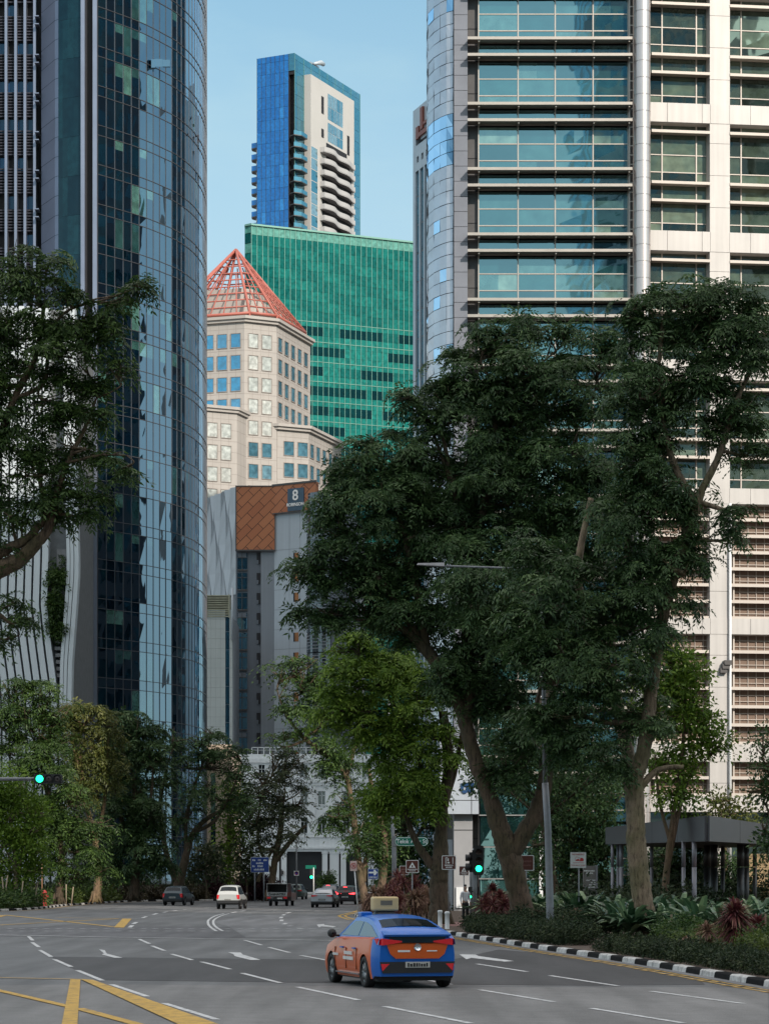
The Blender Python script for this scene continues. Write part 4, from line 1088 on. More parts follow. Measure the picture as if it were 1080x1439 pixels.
def offs(path, o, side):
    P = smooth_path([Vector(p) for p in path]); out_ = []
    for i, p in enumerate(P):
        d = (P[min(i+1, len(P)-1)]-P[max(i-1, 0)]).normalized(); n = Vector((d.y, -d.x))*side; out_.append((p.x+n.x*o, p.y+n.y*o))
    return out_
def verge(name, poly, z, m):
    b = MB(); b.prism(poly, -.02, z); b.build(name, m, kind='structure')
verge('verge_right', offs(KR, .24, 1)+[(80, 345), (80, 40)], .13, m_soil)
verge('verge_left', offs(KL, .24, -1)+[(-75, 336), (-75, 162)], .13, m_soil)
verge('pavement_far', [(60, 344.3), (-70, 351), (-70, 400), (60, 400)], .13, M_simple('far paving', (.30, .31, .32), .8))
# right double yellow with zigzag ticks, left single
mkz[0] = .013
R1 = offs(KR, -.42, 1); R2 = offs(KR, -.66, 1)
line([p for p in R1 if p[1] < 118], .07, 'y', True); line([p for p in R2 if p[1] < 118], .07, 'y', True)
mkz[0] = .018
PP = resample([Vector(p) for p in offs(KR, -.40, 1)], 3.2)
for i in range(len(PP)-1):
    if PP[i].y > 116: continue
    d = (PP[i+1]-PP[i]).normalized(); n = Vector((d.y, -d.x))
    for o in (0, 1.0):
        a = PP[i]+d*o; line([(a.x, a.y), (a.x-n.x*.42+d.x*.6, a.y-n.y*.42+d.y*.6)], .12, 'y', True)
mkz[0] = .013
L1 = offs(KL, -.45, -1); line([p for p in L1 if p[1] < 262], .14, 'y', True)
I1 = [p for p in offs(KR, -.5, 1) if 136 < p[1] < 175]; line(I1, .16, 'y', True); I1 = [p for p in offs(KR, -.85, 1) if 136 < p[1] < 175]; line(I1, .16, 'y', True)
tar = MB(); MK['t'] = tar; mkz[0] = .009
def crack(p0, p1, w, n=26, amp=.05):
    a, c = Vector(G(*p0)), Vector(G(*p1)); d = c-a; nn = Vector((-d.y, d.x)).normalized(); o = 0; P = []
    for i in range(n+1):
        o = o*.75+rnd.gauss(0, amp); P.append(tuple(a+d*i/n+nn*o))
    line(P, [w*rnd.uniform(.4, 1.3) for _ in P], 't', True)
for c_ in (((150, 1336), (420, 1334), .03), ((30, 1330), (330, 1327), .035), ((350, 1311), (520, 1309), .06), ((700, 1386.5), (985, 1387), .02), ((20, 1379.5), (410, 1383), .02), ((705, 1423), (1010, 1420), .012)): crack(*c_)
tar.build('road_cracks', M_simple('tar seam', (.035, .035, .036), .6, 0, .3, 3), kind='structure')
MK['w'].build('white_road_markings', m_wpaint, kind='structure'); MK['y'].build('yellow_road_markings', m_ypaint, kind='structure')
# brick red footpath at the crossing
sheet('footpath', [(3.0, 112.5), (5.6, 112.5), (9, 120), (30, 126), (30, 131), (7, 127), (1.8, 122)], .14, M_simple('red paving', (.20, .10, .09), .8, 0, .2, 3))
sheet('soil_gap', [(3.4, 103), (5.5, 103), (8, 80), (6.8, 78)], .137, m_soil)

# =============================================================== trees
def leaf_quads(P, D, up, L, W):
    """P base (n,3), D unit direction, diamond leaves"""
    N = np.cross(D, up); N /= (np.linalg.norm(N, axis=1, keepdims=True)+1e-9)
    return np.stack([P, P+D*L*.45+N*W*.5, P+D*L, P+D*L*.45-N*W*.5], axis=1)
def spray(R, L, W, nf=8, nl=6, droop=.8):
    Ps, Ds = [], []
    for f in range(nf):
        az = 2*np.pi*(f+nprng.random()*.8)/nf; Rr = R*(.6+.5*nprng.random()); lift = nprng.random()*.5
        for j in range(nl):
            s = (j+.7)/nl; r = Rr*s
            p = np.array([np.cos(az)*r, np.sin(az)*r, Rr*(lift*s-droop*s*s)])
            for sd in (-1, 1):
                a2 = az+sd*(1.0-.35*s); d = np.array([np.cos(a2), np.sin(a2), -.35-.5*nprng.random()]); d /= np.linalg.norm(d)
                Ps.append(p); Ds.append(d)
    P = np.array(Ps); D = np.array(Ds)
    return leaf_quads(P, D, np.tile([0, 0, 1.], (len(P), 1))+nprng.normal(0, .45, (len(P), 3)), L*(.7+.6*nprng.random((len(P), 1))), W)
def clump(R, L, W, n=46):
    d = nprng.normal(0, 1, (n, 3)); d /= np.linalg.norm(d, axis=1, keepdims=True)
    P = d*R*nprng.random((n, 1))**.5; D = d+nprng.normal(0, .5, (n, 3)); D[:, 2] -= .3; D /= np.linalg.norm(D, axis=1, keepdims=True)
    return leaf_quads(P, D, nprng.normal(0, 1, (n, 3))+np.array([0, 0, .8]), L*(.7+.6*nprng.random((n, 1))), W)
def leaves_mesh(name, mats, temps, C, scale, tilt, outward=None):
    m = len(C); Q = []; T = []
    idx = nprng.integers(0, len(temps), m)
    for ti, tq in enumerate(temps):
        sel = np.where(idx == ti)[0]
        if not len(sel): continue
        k = len(sel); yaw = nprng.random(k)*2*np.pi
        cz, sz = np.cos(yaw), np.sin(yaw); Z = np.zeros(k); O = np.ones(k)
        Rz = np.stack([np.stack([cz, -sz, Z], 1), np.stack([sz, cz, Z], 1), np.stack([Z, Z, O], 1)], 1)
        tx = nprng.normal(0, tilt, k); ty = nprng.normal(0, tilt, k)
        if outward is not None: ty = ty+outward[sel, 0]*.6; tx = tx-outward[sel, 1]*.6
        cx, sx_, cy, sy = np.cos(tx), np.sin(tx), np.cos(ty), np.sin(ty)
        Rx = np.stack([np.stack([O, Z, Z], 1), np.stack([Z, cx, -sx_], 1), np.stack([Z, sx_, cx], 1)], 1)
        Ry = np.stack([np.stack([cy, Z, sy], 1), np.stack([Z, O, Z], 1), np.stack([-sy, Z, cy], 1)], 1)
        Rm = np.einsum('kij,kjl,klm->kim', Ry, Rx, Rz)
        s = scale*(.7+.6*nprng.random(k))
        v = np.einsum('kij,qvj->kqvi', Rm, tq)*s[:, None, None, None]+C[sel][:, None, None, :]
        Q.append(v.reshape(-1, 4, 3))
        pt = nprng.random(k)
        T.append((pt[:, None]*.55+nprng.random((k, tq.shape[0]))*.45).reshape(-1))
    V = np.concatenate(Q); T = np.concatenate(T).astype(np.float32); n = len(V)
    me = bpy.data.meshes.new(name)
    me.vertices.add(n*4); me.vertices.foreach_set('co', V.reshape(-1).astype(np.float32))
    me.loops.add(n*4); me.loops.foreach_set('vertex_index', np.arange(n*4, dtype=np.int32))
    me.polygons.add(n); me.polygons.foreach_set('loop_start', np.arange(0, n*4, 4, dtype=np.int32))
    try: me.polygons.foreach_set('loop_total', np.full(n, 4, dtype=np.int32))
    except Exception: pass
    a = me.attributes.new('tint', 'FLOAT', 'FACE'); a.data.foreach_set('value', T)
    me.materials.append(mats); me.update(calc_edges=True)
    return me, n
m_lf_dark = M_leaf('dark feathery leaf', [(0, (.012, .032, .009)), (.45, (.042, .088, .028)), (.8, (.088, .155, .052)), (1, (.16, .24, .09))], .3)
m_lf_mid = M_leaf('mid green leaf', [(0, (.012, .032, .008)), (.5, (.040, .082, .018)), (1, (.11, .18, .04))], .28)
m_lf_bright = M_leaf('bright fresh leaf', [(0, (.04, .085, .008)), (.5, (.12, .21, .024)), (1, (.25, .36, .05))], .4)
m_lf_grey = M_leaf('grey green leaf', [(0, (.022, .034, .016)), (.5, (.055, .075, .034)), (1, (.12, .14, .065))], .25)
m_lf_yel = M_leaf('sun toned yellow leaf', [(0, (.03, .048, .010)), (.5, (.085, .105, .024)), (1, (.20, .20, .05))], .3)  # sunlight on the left tree is put into this yellow leaf colour
leafcount = [0]; DENS = 1.75
def tree(label, Y, trunk, limbs, blobs, leafm, barkm, kind='f', dens=1.0, dscale=1.0, group=None, name='tree', depth=.85, base=None, nt=7, sz=1.0):
    """trunk / limbs: lists of (px, py, radius[, dY]); blobs: (px, py, rx, ry[, dY])"""
    bx0, by0 = trunk[0][0], Y
    base = (PX(trunk[0][0], Y), Y, .1)
    t = thing(name, label, 'tree', base, 0, group)
    def W(p, k=3):
        dy = p[k] if len(p) > k else 0
        Yy = Y+dy; return Vector((PX(p[0], Yy)-base[0], dy, PZ(p[1], Yy)-base[2]))
    b = MB()
    def limb(L, n=10):
        P = [W(p) for p in L]; Rr = [p[2] for p in L]
        SP = smooth_path(P) if len(P) > 2 else P
        SR = np.interp(np.linspace(0, len(P)-1, len(SP)), range(len(P)), Rr)
        SP = [p+Vector((rnd.gauss(0, 1), rnd.gauss(0, 1), 0))*SR[i]*.03 for i, p in enumerate(SP)]
        b.tube(SP, list(SR), n, 0, .5, .16)
        return list(zip(SP, SR))
    nodes = limb(trunk, 16)
    nodes = nodes[len(nodes)//4:]
    for L in limbs: nodes += limb(L, 9)
    K = (Y/90.0)
    # buttress roots
    p0 = W(trunk[0]); r0 = trunk[0][2]
    if r0 > .3:
        for k in range(6):
            a = k*1.05+rnd.random()*.4; d = Vector((math.cos(a), math.sin(a), 0))
            b.tube([p0+d*r0*.5+Vector((0, 0, .9)), p0+d*r0*.95+Vector((0, 0, .25)), p0+d*r0*1.7+Vector((0, 0, -.1))], [r0*.4, r0*.35, r0*.12], 7)
    Cs, Os = [], []
    padR = .62*K**.75*dscale
    for bl in blobs:
        px, py, rx, ry = bl[:4]; rxm, rym = rx*1.08*Y/F, ry*1.12*Y/F; dpt = (rxm+rym)/2*depth
        dy = bl[4] if len(bl) > 4 else rnd.uniform(-.3, .3)*dpt
        c = Vector((PX(px, Y+dy)-base[0], dy, PZ(py, Y+dy)-base[2]))
        cand = [q for q in nodes if q[0].z < c.z+.5] or nodes
        q = min(cand, key=lambda q: (q[0]-c).length)
        r = min(q[1]*.6, .14*K)
        mid = q[0].lerp(c, .5)+Vector((rnd.gauss(0, .4), rnd.gauss(0, .4), -.25*abs((q[0]-c).length)*.3))
        b.tube(smooth_path([q[0], mid, c]), list(np.linspace(r, .035*K, 17)), 6, 0, .5, .1)
        ntw = nt
        ends = []
        for k in range(ntw):
            d = nprng.normal(0, 1, 3); d[2] = abs(d[2])*.8-.1; d /= np.linalg.norm(d)
            e = Vector((c.x+d[0]*rxm*.85, c.y+d[1]*dpt*.85, c.z+d[2]*rym*.85)); st = mid.lerp(c, rnd.random())
            b.tube([st, st.lerp(e, .5)+Vector((0, 0, -.08*(e-st).length)), e], [.035*K, .022*K, .008*K], 4)
        area = math.pi*rxm*rym
        n = int(max(8, dens*DENS*area*3.3/(padR*padR)))
        d = nprng.normal(0, 1, (n, 3)); d /= np.linalg.norm(d, axis=1, keepdims=True)
        rr = nprng.random((n, 1))**.42*(1+.22*nprng.normal(0, 1, (n, 1)).clip(-1, 1)); rr = np.where(nprng.random((n, 1)) < .10, rr*1.45, rr)
        # clumping: pull pads towards random centres
        nc = max(4, n//11); cc = nprng.normal(0, 1, (nc, 3)); cc /= np.linalg.norm(cc, axis=1, keepdims=True); cc *= nprng.random((nc, 1))**.4
        near = cc[nprng.integers(0, nc, n)]
        q3 = np.where(nprng.random((n, 1)) < .3, d*rr, near*1.02+d*rr*np.array([.34, .34, .15]))
        Cs.append(q3*np.array([rxm, dpt, rym])+np.array([c.x, c.y, c.z])); Os.append(q3[:, :2])
    C = np.concatenate(Cs); O_ = np.concatenate(Os)
    l = (.15 if kind == 'f' else .16)*K**.8*sz; w = l*(.34 if kind == 'f' else .5)
    if kind == 'f': temps = [spray(padR, l*1.25, w*1.2, 7, 5) for _ in range(5)]
    else: temps = [clump(padR*.8, l, w, 40) for _ in range(5)]
    b.build('trunk', barkm, t)
    me, nq = leaves_mesh('crown', leafm, temps, C, 1.0, .3, O_ if kind == 'f' else None)
    leafcount[0] += nq
    o = bpy.data.objects.new('crown', me); COL.objects.link(o); o.parent = t
    return t

SG = 'street trees'
# 1 right foreground tree with pale trunk
tree('tall street tree with pale straight trunk in front of the cream tower, right', 90,
     [(914, 1333, .50), (911, 1318, .40), (905, 1285, .37), (899, 1240, .35), (894, 1190, .34), (892, 1140, .33), (889, 1095, .36)],
     [[(889, 1100, .3), (903, 1060, .26), (914, 980, .24), (928, 880, .22), (952, 790, .2), (976, 715, .18), (985, 690, .16)],
      [(978, 710, .15), (950, 660, .12), (935, 610, .1), (925, 540, .07), (930, 450, .05)], [(982, 695, .14), (1010, 640, .12), (1028, 580, .1), (1050, 530, .07), (1066, 500, .04)],
      [(889, 1100, .28, 0), (872, 1010, .22, 2), (850, 930, .2, 2), (822, 860, .17, 2), (812, 800, .14, 2), (830, 700, .1, 2)], [(850, 930, .14, 2), (880, 800, .12, 1), (878, 650, .08, 1)],
      [(895, 1110, .16), (925, 1082, .1), (960, 1078, .08)]],
     [(965, 430, 60, 45), (925, 480, 55, 50), (1010, 450, 60, 55), (1060, 480, 35, 55), (950, 560, 55, 50), (1040, 580, 55, 45), (895, 560, 40, 55), (900, 650, 50, 55), (1050, 640, 35, 18), (945, 700, 45, 45), (1000, 470, 40, 40),
      (880, 740, 60, 55), (930, 800, 60, 50), (860, 830, 60, 50), (905, 880, 55, 45), (850, 930, 65, 50), (880, 1000, 60, 45), (810, 1000, 60, 45), (830, 1060, 60, 35), (975, 760, 35, 22), (1035, 722, 36, 14), (960, 850, 25, 14), (900, 430, 30, 30), (1020, 760, 25, 15), (985, 525, 40, 34), (915, 600, 40, 36), (920, 690, 50, 40), (890, 800, 50, 40), (1000, 600, 24, 24)],
     m_lf_dark, m_bark_l, dens=.8, group=SG)
# 2 leaning centre tree: the big dark mass
tree('big dark street tree with thick leaning forked trunk behind the grey lamp post', 104,
     [(742, 1318, .60), (736, 1290, .47), (726, 1245, .44), (716, 1205, .46), (704, 1170, .42), (688, 1120, .33), (668, 1070, .30), (652, 1010, .28), (630, 960, .25), (600, 915, .26), (572, 888, .18), (540, 870, .1)],
     [[(718, 1200, .4), (748, 1150, .34), (765, 1100, .32), (770, 1000, .3), (780, 920, .26), (790, 850, .22), (800, 720, .16), (810, 600, .08)], [(655, 1010, .28), (660, 940, .26), (655, 860, .22), (670, 760, .18), (690, 650, .14), (700, 540, .07)],
      [(768, 1060, .16), (735, 1020, .14), (712, 990, .08)], [(600, 915, .2), (585, 830, .16), (570, 760, .12), (550, 690, .07)], [(600, 915, .18), (545, 830, .14), (500, 780, .1), (450, 770, .05)],
      [(668, 780, .14), (640, 700, .12), (620, 600, .08)], [(640, 700, .08), (600, 590, .06), (560, 550, .03)]],
     [(690, 475, 42, 30), (745, 460, 40, 28), (800, 475, 40, 30), (845, 490, 30, 25), (655, 510, 35, 35), (720, 530, 70, 45), (810, 550, 70, 50), (630, 570, 40, 40), (575, 560, 32, 16), (600, 590, 25, 20),
      (690, 600, 75, 55), (780, 640, 80, 60), (640, 670, 65, 55), (720, 710, 85, 60), (815, 730, 60, 60), (610, 750, 60, 45), (690, 800, 80, 60), (780, 820, 80, 60), (640, 870, 80, 50), (720, 900, 80, 55), (800, 920, 60, 50),
      (530, 640, 42, 35), (495, 665, 42, 24), (465, 700, 30, 26), (515, 710, 60, 45), (560, 690, 45, 50), (475, 745, 45, 28), (430, 800, 38, 16), (485, 800, 60, 38), (545, 790, 60, 50), (445, 855, 42, 16), (510, 855, 60, 30), (580, 850, 60, 45), (600, 640, 45, 50),
      (690, 970, 60, 40), (740, 1010, 60, 45), (780, 1040, 50, 40), (640, 940, 50, 35), (720, 1080, 40, 25), (760, 850, 40, 50, -14), (770, 930, 36, 45, -14), (745, 1010, 34, 28, -14), (750, 780, 50, 40, -13), (680, 830, 60, 40, -6), (760, 720, 60, 50, 3), (840, 660, 36, 40, 4), (740, 560, 60, 50, 5), (700, 660, 60, 50, 5), (590, 700, 50, 50, 4), (640, 740, 50, 50, 4)],
     m_lf_dark, M_bark('umber bark', (.03, .02, .013), (.15, .10, .067)), dens=.95, group=SG)
# 3 tree with bright crown, dark upright trunk beside the brown signs
tree('street tree with dark upright trunk and brighter crown left of the traffic light', 118,
     [(618, 1306, .52), (617, 1280, .46), (616, 1240, .44), (618, 1215, .42), (619, 1175, .30), (622, 1130, .28), (630, 1080, .26), (622, 1000, .2)],
     [[(614, 1222, .26), (598, 1205, .2), (583, 1180, .16), (572, 1150, .13), (560, 1100, .1)], [(621, 1150, .18), (600, 1110, .14), (585, 1060, .12), (560, 1000, .1), (520, 950, .06)], [(622, 1140, .16), (640, 1080, .12), (650, 1020, .08)]],
     [(497, 912, 42, 24), (545, 925, 55, 26), (590, 945, 40, 26), (480, 950, 42, 32), (530, 965, 62, 40), (590, 990, 50, 40), (475, 1000, 38, 26), (515, 1020, 50, 35), (570, 1040, 55, 40), (620, 1040, 40, 40), (560, 1090, 50, 36), (600, 1110, 36, 40), (545, 1130, 36, 30)],
     m_lf_bright, m_bark_d, dens=.85, group=SG)
# 4 pale multi stemmed
tree('pale multi stemmed street tree leaning left by the one way sign', 163,
     [(516, 1280, .30), (508, 1240, .24), (502, 1200, .22), (498, 1160, .20), (492, 1120, .18), (486, 1090, .17), (460, 1060, .16), (430, 1040, .13), (405, 1010, .09), (392, 980, .06)],
     [[(530, 1278, .3), (538, 1230, .25), (540, 1180, .2), (525, 1120, .16), (518, 1080, .1)], [(510, 1240, .2), (515, 1205, .16), (530, 1190, .12), (545, 1170, .08)], [(486, 1092, .16), (500, 1040, .12), (505, 1000, .06)], [(430, 1040, .1), (400, 1050, .06), (385, 1040, .03)]],
     [(400, 945, 28, 20), (430, 965, 40, 28), (415, 1000, 36, 24), (455, 1010, 34, 36), (400, 1035, 22, 12), (450, 1060, 36, 26), (480, 1080, 30, 30), (490, 1130, 26, 30), (470, 1150, 24, 22), (510, 1180, 30, 30), (540, 1190, 26, 30), (530, 1130, 26, 30), (425, 930, 24, 14)],
     m_lf_mid, m_bark_m, dens=.6, group=SG, sz=.85)
# 5 rounded tree before white building
tree('rounded street tree in front of the white building beside the blue direction board', 245,
     [(378, 1265, .40), (382, 1240, .34), (386, 1210, .3), (392, 1180, .28), (396, 1140, .2)],
     [[(384, 1215, .26), (402, 1190, .22), (418, 1172, .2), (430, 1160, .12)], [(384, 1230, .2), (368, 1200, .16), (362, 1170, .12), (366, 1120, .1)], [(362, 1240, .18), (372, 1215, .16), (385, 1190, .12)]],
     [(375, 1095, 36, 18), (400, 1090, 26, 20), (365, 1120, 34, 24), (400, 1120, 36, 26), (385, 1150, 40, 28), (420, 1130, 18, 16), (362, 1160, 24, 22), (395, 1180, 28, 18), (375, 1195, 26, 18), (412, 1070, 22, 22), (395, 1060, 18, 12)],
     m_lf_grey, m_bark_m, 'f', dens=.42, group=SG, sz=.8)
tree('dark spreading tree with low forked trunk right behind the dark car', 230,
     [(246, 1262, .50), (250, 1245, .44), (256, 1225, .40), (262, 1200, .32), (272, 1170, .26), (292, 1150, .2), (315, 1138, .12)],
     [[(250, 1245, .34), (238, 1215, .28), (230, 1180, .24), (225, 1130, .18), (235, 1080, .1)], [(262, 1200, .22), (262, 1150, .18), (275, 1100, .12), (290, 1060, .06)], [(272, 1170, .2), (300, 1155, .16), (322, 1120, .1), (338, 1080, .05)]],
     [(250, 1040, 32, 22), (285, 1045, 28, 22), (225, 1060, 32, 28), (265, 1075, 36, 24), (305, 1080, 28, 30), (330, 1060, 18, 20), (340, 1095, 20, 20), (235, 1105, 38, 28), (280, 1115, 36, 26), (318, 1125, 24, 22), (225, 1150, 34, 28), (265, 1150, 26, 22), (298, 1030, 14, 12), (345, 1130, 14, 12)],
     m_lf_dark, m_bark_d, dens=.42, group=SG, sz=.85)
tree('dark dense tree at the foot of the round glass tower', 222,
     [(188, 1264, .46), (190, 1235, .4), (192, 1200, .34), (190, 1150, .26), (188, 1090, .16)],
     [[(192, 1200, .22), (170, 1150, .16), (160, 1100, .1)], [(192, 1180, .2), (210, 1130, .15), (215, 1080, .08)]],
     [(185, 1015, 28, 16), (210, 1030, 26, 20), (170, 1045, 30, 22), (200, 1070, 34, 28), (165, 1090, 32, 28), (200, 1115, 34, 28), (165, 1140, 34, 28), (200, 1160, 34, 26), (170, 1185, 34, 24), (205, 1200, 32, 22), (190, 1225, 30, 16), (225, 1215, 20, 16)],
     m_lf_dark, m_bark_d, dens=.8, group=SG)
tree('yellowish sunlit tree with forked tan trunk beneath the silver columns', 214,
     [(135, 1268, .4), (138, 1235, .33), (136, 1200, .28), (128, 1160, .22), (118, 1110, .22), (112, 1060, .14)],
     [[(134, 1190, .2), (145, 1140, .16), (150, 1090, .1), (152, 1040, .06)], [(118, 1110, .16), (108, 1070, .14), (102, 1040, .08)]],
     [(125, 1010, 28, 16), (150, 1020, 18, 22), (105, 1035, 30, 22), (140, 1050, 30, 24), (110, 1080, 34, 26), (150, 1090, 26, 26), (120, 1120, 32, 24), (95, 1010, 24, 20)],
     m_lf_yel, M_bark('tan bark', (.07, .045, .025), (.30, .20, .12)), 'f', dens=.85, group=SG, sz=.85)
tree('broad dark green tree below the yellowish crown beside the white finned building', 206,
     [(82, 1272, .42), (84, 1245, .34), (86, 1210, .3), (80, 1160, .24), (66, 1110, .2), (56, 1060, .12)],
     [[(84, 1210, .26), (105, 1170, .2), (120, 1150, .1)], [(78, 1150, .2), (40, 1120, .16), (15, 1090, .1)]],
     [(55, 975, 30, 18), (20, 970, 26, 20), (75, 1000, 30, 22), (35, 1010, 36, 26), (0, 1020, 26, 30), (70, 1040, 32, 26), (25, 1060, 38, 28), (70, 1085, 34, 28), (20, 1110, 36, 28), (100, 1130, 32, 26), (60, 1135, 36, 28), (130, 1160, 34, 28), (90, 1180, 38, 28), (125, 1200, 32, 24), (90, 1215, 30, 18), (50, 1170, 30, 28), (140, 1225, 26, 14), (105, 1235, 20, 10)],
     m_lf_mid, m_bark_d, 'f', dens=.9, group=SG, sz=.85)
tree('bright green willowy tree at the lower left edge behind the kerb', 186,
     [(18, 1282, .2), (22, 1250, .17), (20, 1200, .14), (15, 1150, .1)],
     [[(20, 1230, .1), (38, 1190, .07), (42, 1150, .04)], [(20, 1220, .1), (2, 1180, .06)]],
     [(15, 1115, 34, 22), (40, 1140, 26, 22), (8, 1150, 30, 26), (35, 1170, 28, 24), (10, 1190, 32, 26), (40, 1200, 24, 20), (20, 1225, 34, 18), (-10, 1130, 26, 30), (-10, 1210, 24, 24), (50, 1225, 12, 12)],
     m_lf_bright, m_bark_l, 'c', dens=.9, group=SG)
# foreground left, trunk outside the frame
tree('large overhanging tree filling the left edge, its branch rising from lower left', 70,
     [(-260, 1360, .6), (-255, 1250, .5), (-240, 1100, .46), (-200, 960, .4), (-120, 870, .3), (-40, 825, .26), (0, 800, .24), (28, 786, .21), (52, 762, .17), (68, 742, .13), (78, 700, .09), (95, 650, .07), (120, 600, .05), (135, 560, .03)],
     [[(-40, 825, .18), (0, 778, .14), (30, 762, .13), (50, 745, .1), (62, 720, .07), (50, 640, .05)], [(28, 786, .05), (18, 740, .04), (12, 700, .03)], [(-120, 870, .2), (-60, 760, .16), (-10, 640, .13), (20, 560, .1), (50, 500, .08), (62, 430, .05)], [(20, 560, .07), (60, 540, .06), (68, 500, .05), (90, 450, .03)], [(50, 500, .05), (90, 440, .04), (150, 420, .03), (190, 405, .015)],
      [(-120, 870, .16), (-60, 850, .12), (-10, 860, .08), (20, 880, .03)], [(95, 650, .05), (140, 640, .03), (180, 640, .015)], [(30, 762, .03), (34, 720, .02), (52, 690, .012)], [(60, 470, .02), (100, 455, .015), (75, 440, .01)]],
     [(30, 350, 22, 16), (65, 375, 32, 24), (20, 395, 34, 28), (95, 410, 30, 20), (60, 430, 44, 34), (10, 460, 36, 40), (110, 450, 40, 28), (165, 430, 28, 16), (198, 402, 18, 10), (150, 470, 32, 26), (70, 500, 48, 36), (20, 540, 40, 40), (120, 520, 44, 32), (165, 520, 22, 14), (80, 570, 48, 34), (20, 610, 44, 36), (130, 580, 30, 20), (90, 630, 46, 30), (150, 640, 28, 12), (30, 670, 44, 34), (100, 680, 40, 22), (135, 700, 26, 12), (70, 720, 38, 20), (10, 730, 32, 26), (125, 725, 16, 8), (5, 780, 22, 20), (15, 850, 22, 16), (5, 900, 18, 16), (35, 870, 18, 10), (175, 660, 16, 8), (-25, 500, 40, 80), (-25, 650, 40, 70)],
     m_lf_mid, m_bark_m, dens=.8, group=SG)
tree('leafy mid green tree before the brown louvres of the cream tower', 128,
     [(930, 1297, .22), (934, 1250, .18), (940, 1190, .15), (948, 1130, .12), (956, 1080, .1), (962, 1000, .06)],
     [[(930, 1290, .16), (938, 1220, .13), (958, 1120, .1), (975, 1080, .05)], [(940, 1180, .1), (925, 1120, .08), (920, 1060, .05)]],
     [(925, 905, 18, 14), (945, 915, 26, 24), (965, 945, 30, 26), (930, 960, 34, 30), (960, 985, 32, 28), (985, 1010, 26, 24), (940, 1030, 40, 30), (985, 1045, 28, 20), (1012, 1045, 16, 14), (935, 1075, 30, 22), (960, 1090, 26, 16), (940, 1115, 24, 12), (960, 1125, 18, 10), (905, 920, 16, 22), (905, 1000, 22, 30)],
     m_lf_bright, m_bark_m, 'c', dens=.7, group=SG, sz=1.1)
tree('small tree leaning in at the right edge above the pavilion', 116,
     [(1100, 1304, .16), (1098, 1240, .13), (1092, 1150, .1), (1080, 1080, .06)], [[(1095, 1180, .08), (1075, 1130, .05)]],
     [(1075, 1045, 18, 16), (1085, 1080, 24, 20), (1075, 1115, 20, 10), (1095, 1130, 26, 20), (1078, 1170, 16, 24), (1085, 1210, 16, 26), (1100, 1090, 26, 40)],
     m_lf_dark, m_bark_m, 'c', dens=.6, group=SG)
tree('rounded evergreen behind the red and white tow sign', 152,
     [(808, 1288, .3), (808, 1250, .26), (806, 1200, .2), (800, 1150, .12)], [[(806, 1210, .14), (830, 1170, .1)], [(806, 1220, .14), (780, 1190, .1)]],
     [(800, 1120, 34, 22), (830, 1125, 30, 22), (775, 1135, 28, 22), (810, 1150, 38, 26), (845, 1160, 30, 28), (780, 1170, 28, 26), (815, 1185, 38, 24), (850, 1200, 24, 26), (790, 1210, 34, 24), (828, 1225, 30, 22), (850, 1240, 22, 24), (800, 1245, 36, 20), (870, 1110, 24, 30)],
     m_lf_dark, m_bark_d, 'c', dens=.8, group=SG)
tree('dark evergreen seen between the pavilion columns', 158,
     [(940, 1285, .22), (940, 1250, .2), (940, 1210, .15)], [],
     [(905, 1215, 26, 26), (935, 1205, 26, 20), (950, 1230, 26, 22), (985, 1215, 22, 20), (1020, 1215, 24, 20), (1022, 1245, 30, 20), (915, 1245, 30, 22), (980, 1245, 24, 18), (1000, 1180, 20, 14)],
     m_lf_dark, m_bark_d, 'c', dens=.7, group=SG)
tree('shrubby tree growing above the pavilion roof at the right', 162,
     [(1022, 1285, .14), (1020, 1230, .11), (1018, 1170, .08), (1015, 1130, .04)], [],
     [(1005, 1150, 18, 14), (1025, 1145, 20, 14), (1015, 1125, 18, 10), (1045, 1160, 18, 10), (1010, 1170, 20, 10)],
     m_lf_yel, m_bark_m, 'c', dens=.4, group=SG)
tree('dark broad tree filling the gap behind the street name sign', 186,
     [(572, 1275, .34), (572, 1240, .3), (570, 1190, .22), (565, 1140, .14)], [[(571, 1200, .16), (595, 1160, .1)], [(571, 1210, .16), (548, 1170, .1)]],
     [(560, 1110, 36, 22), (600, 1115, 30, 24), (540, 1145, 30, 26), (580, 1150, 34, 28), (610, 1165, 24, 28), (548, 1185, 26, 26), (580, 1195, 34, 24), (556, 1225, 30, 20), (590, 1230, 34, 20), (525, 1165, 20, 30), (560, 1250, 36, 12)],
     m_lf_dark, m_bark_d, 'c', dens=.8, group=SG)
tree('dark tree behind the forked trunk by the glass lobby', 142,
     [(782, 1292, .3), (778, 1250, .26), (770, 1200, .2), (760, 1150, .12)], [],
     [(700, 1040, 50, 30), (740, 1070, 50, 30), (690, 1085, 30, 24), (790, 1090, 40, 30), (740, 1110, 34, 20), (760, 1190, 22, 18), (755, 1225, 20, 20), (850, 1085, 40, 30), (780, 1140, 20, 20)],
     m_lf_dark, m_bark_d, 'c', dens=.6, group=SG)
for (px, Y, lab, bl, m_) in ((290, 236, 'small slender tree left of the white car', [(282, 1195, 14, 12), (298, 1200, 14, 14), (288, 1215, 18, 14), (300, 1222, 12, 10), (278, 1222, 10, 8)], m_lf_grey),
                             (347, 246, 'small thin tree between the white car and the blue direction board', [(342, 1195, 10, 12), (352, 1205, 10, 12), (345, 1220, 12, 12), (354, 1225, 8, 8)], m_lf_grey)):
    tree(lab, Y, [(px, 1264, .08), (px, 1245, .07), (px-1, 1225, .06), (px, 1205, .04)], [], bl, m_, m_bark_m, 'c', dens=.5, nt=3, group='young roadside trees')
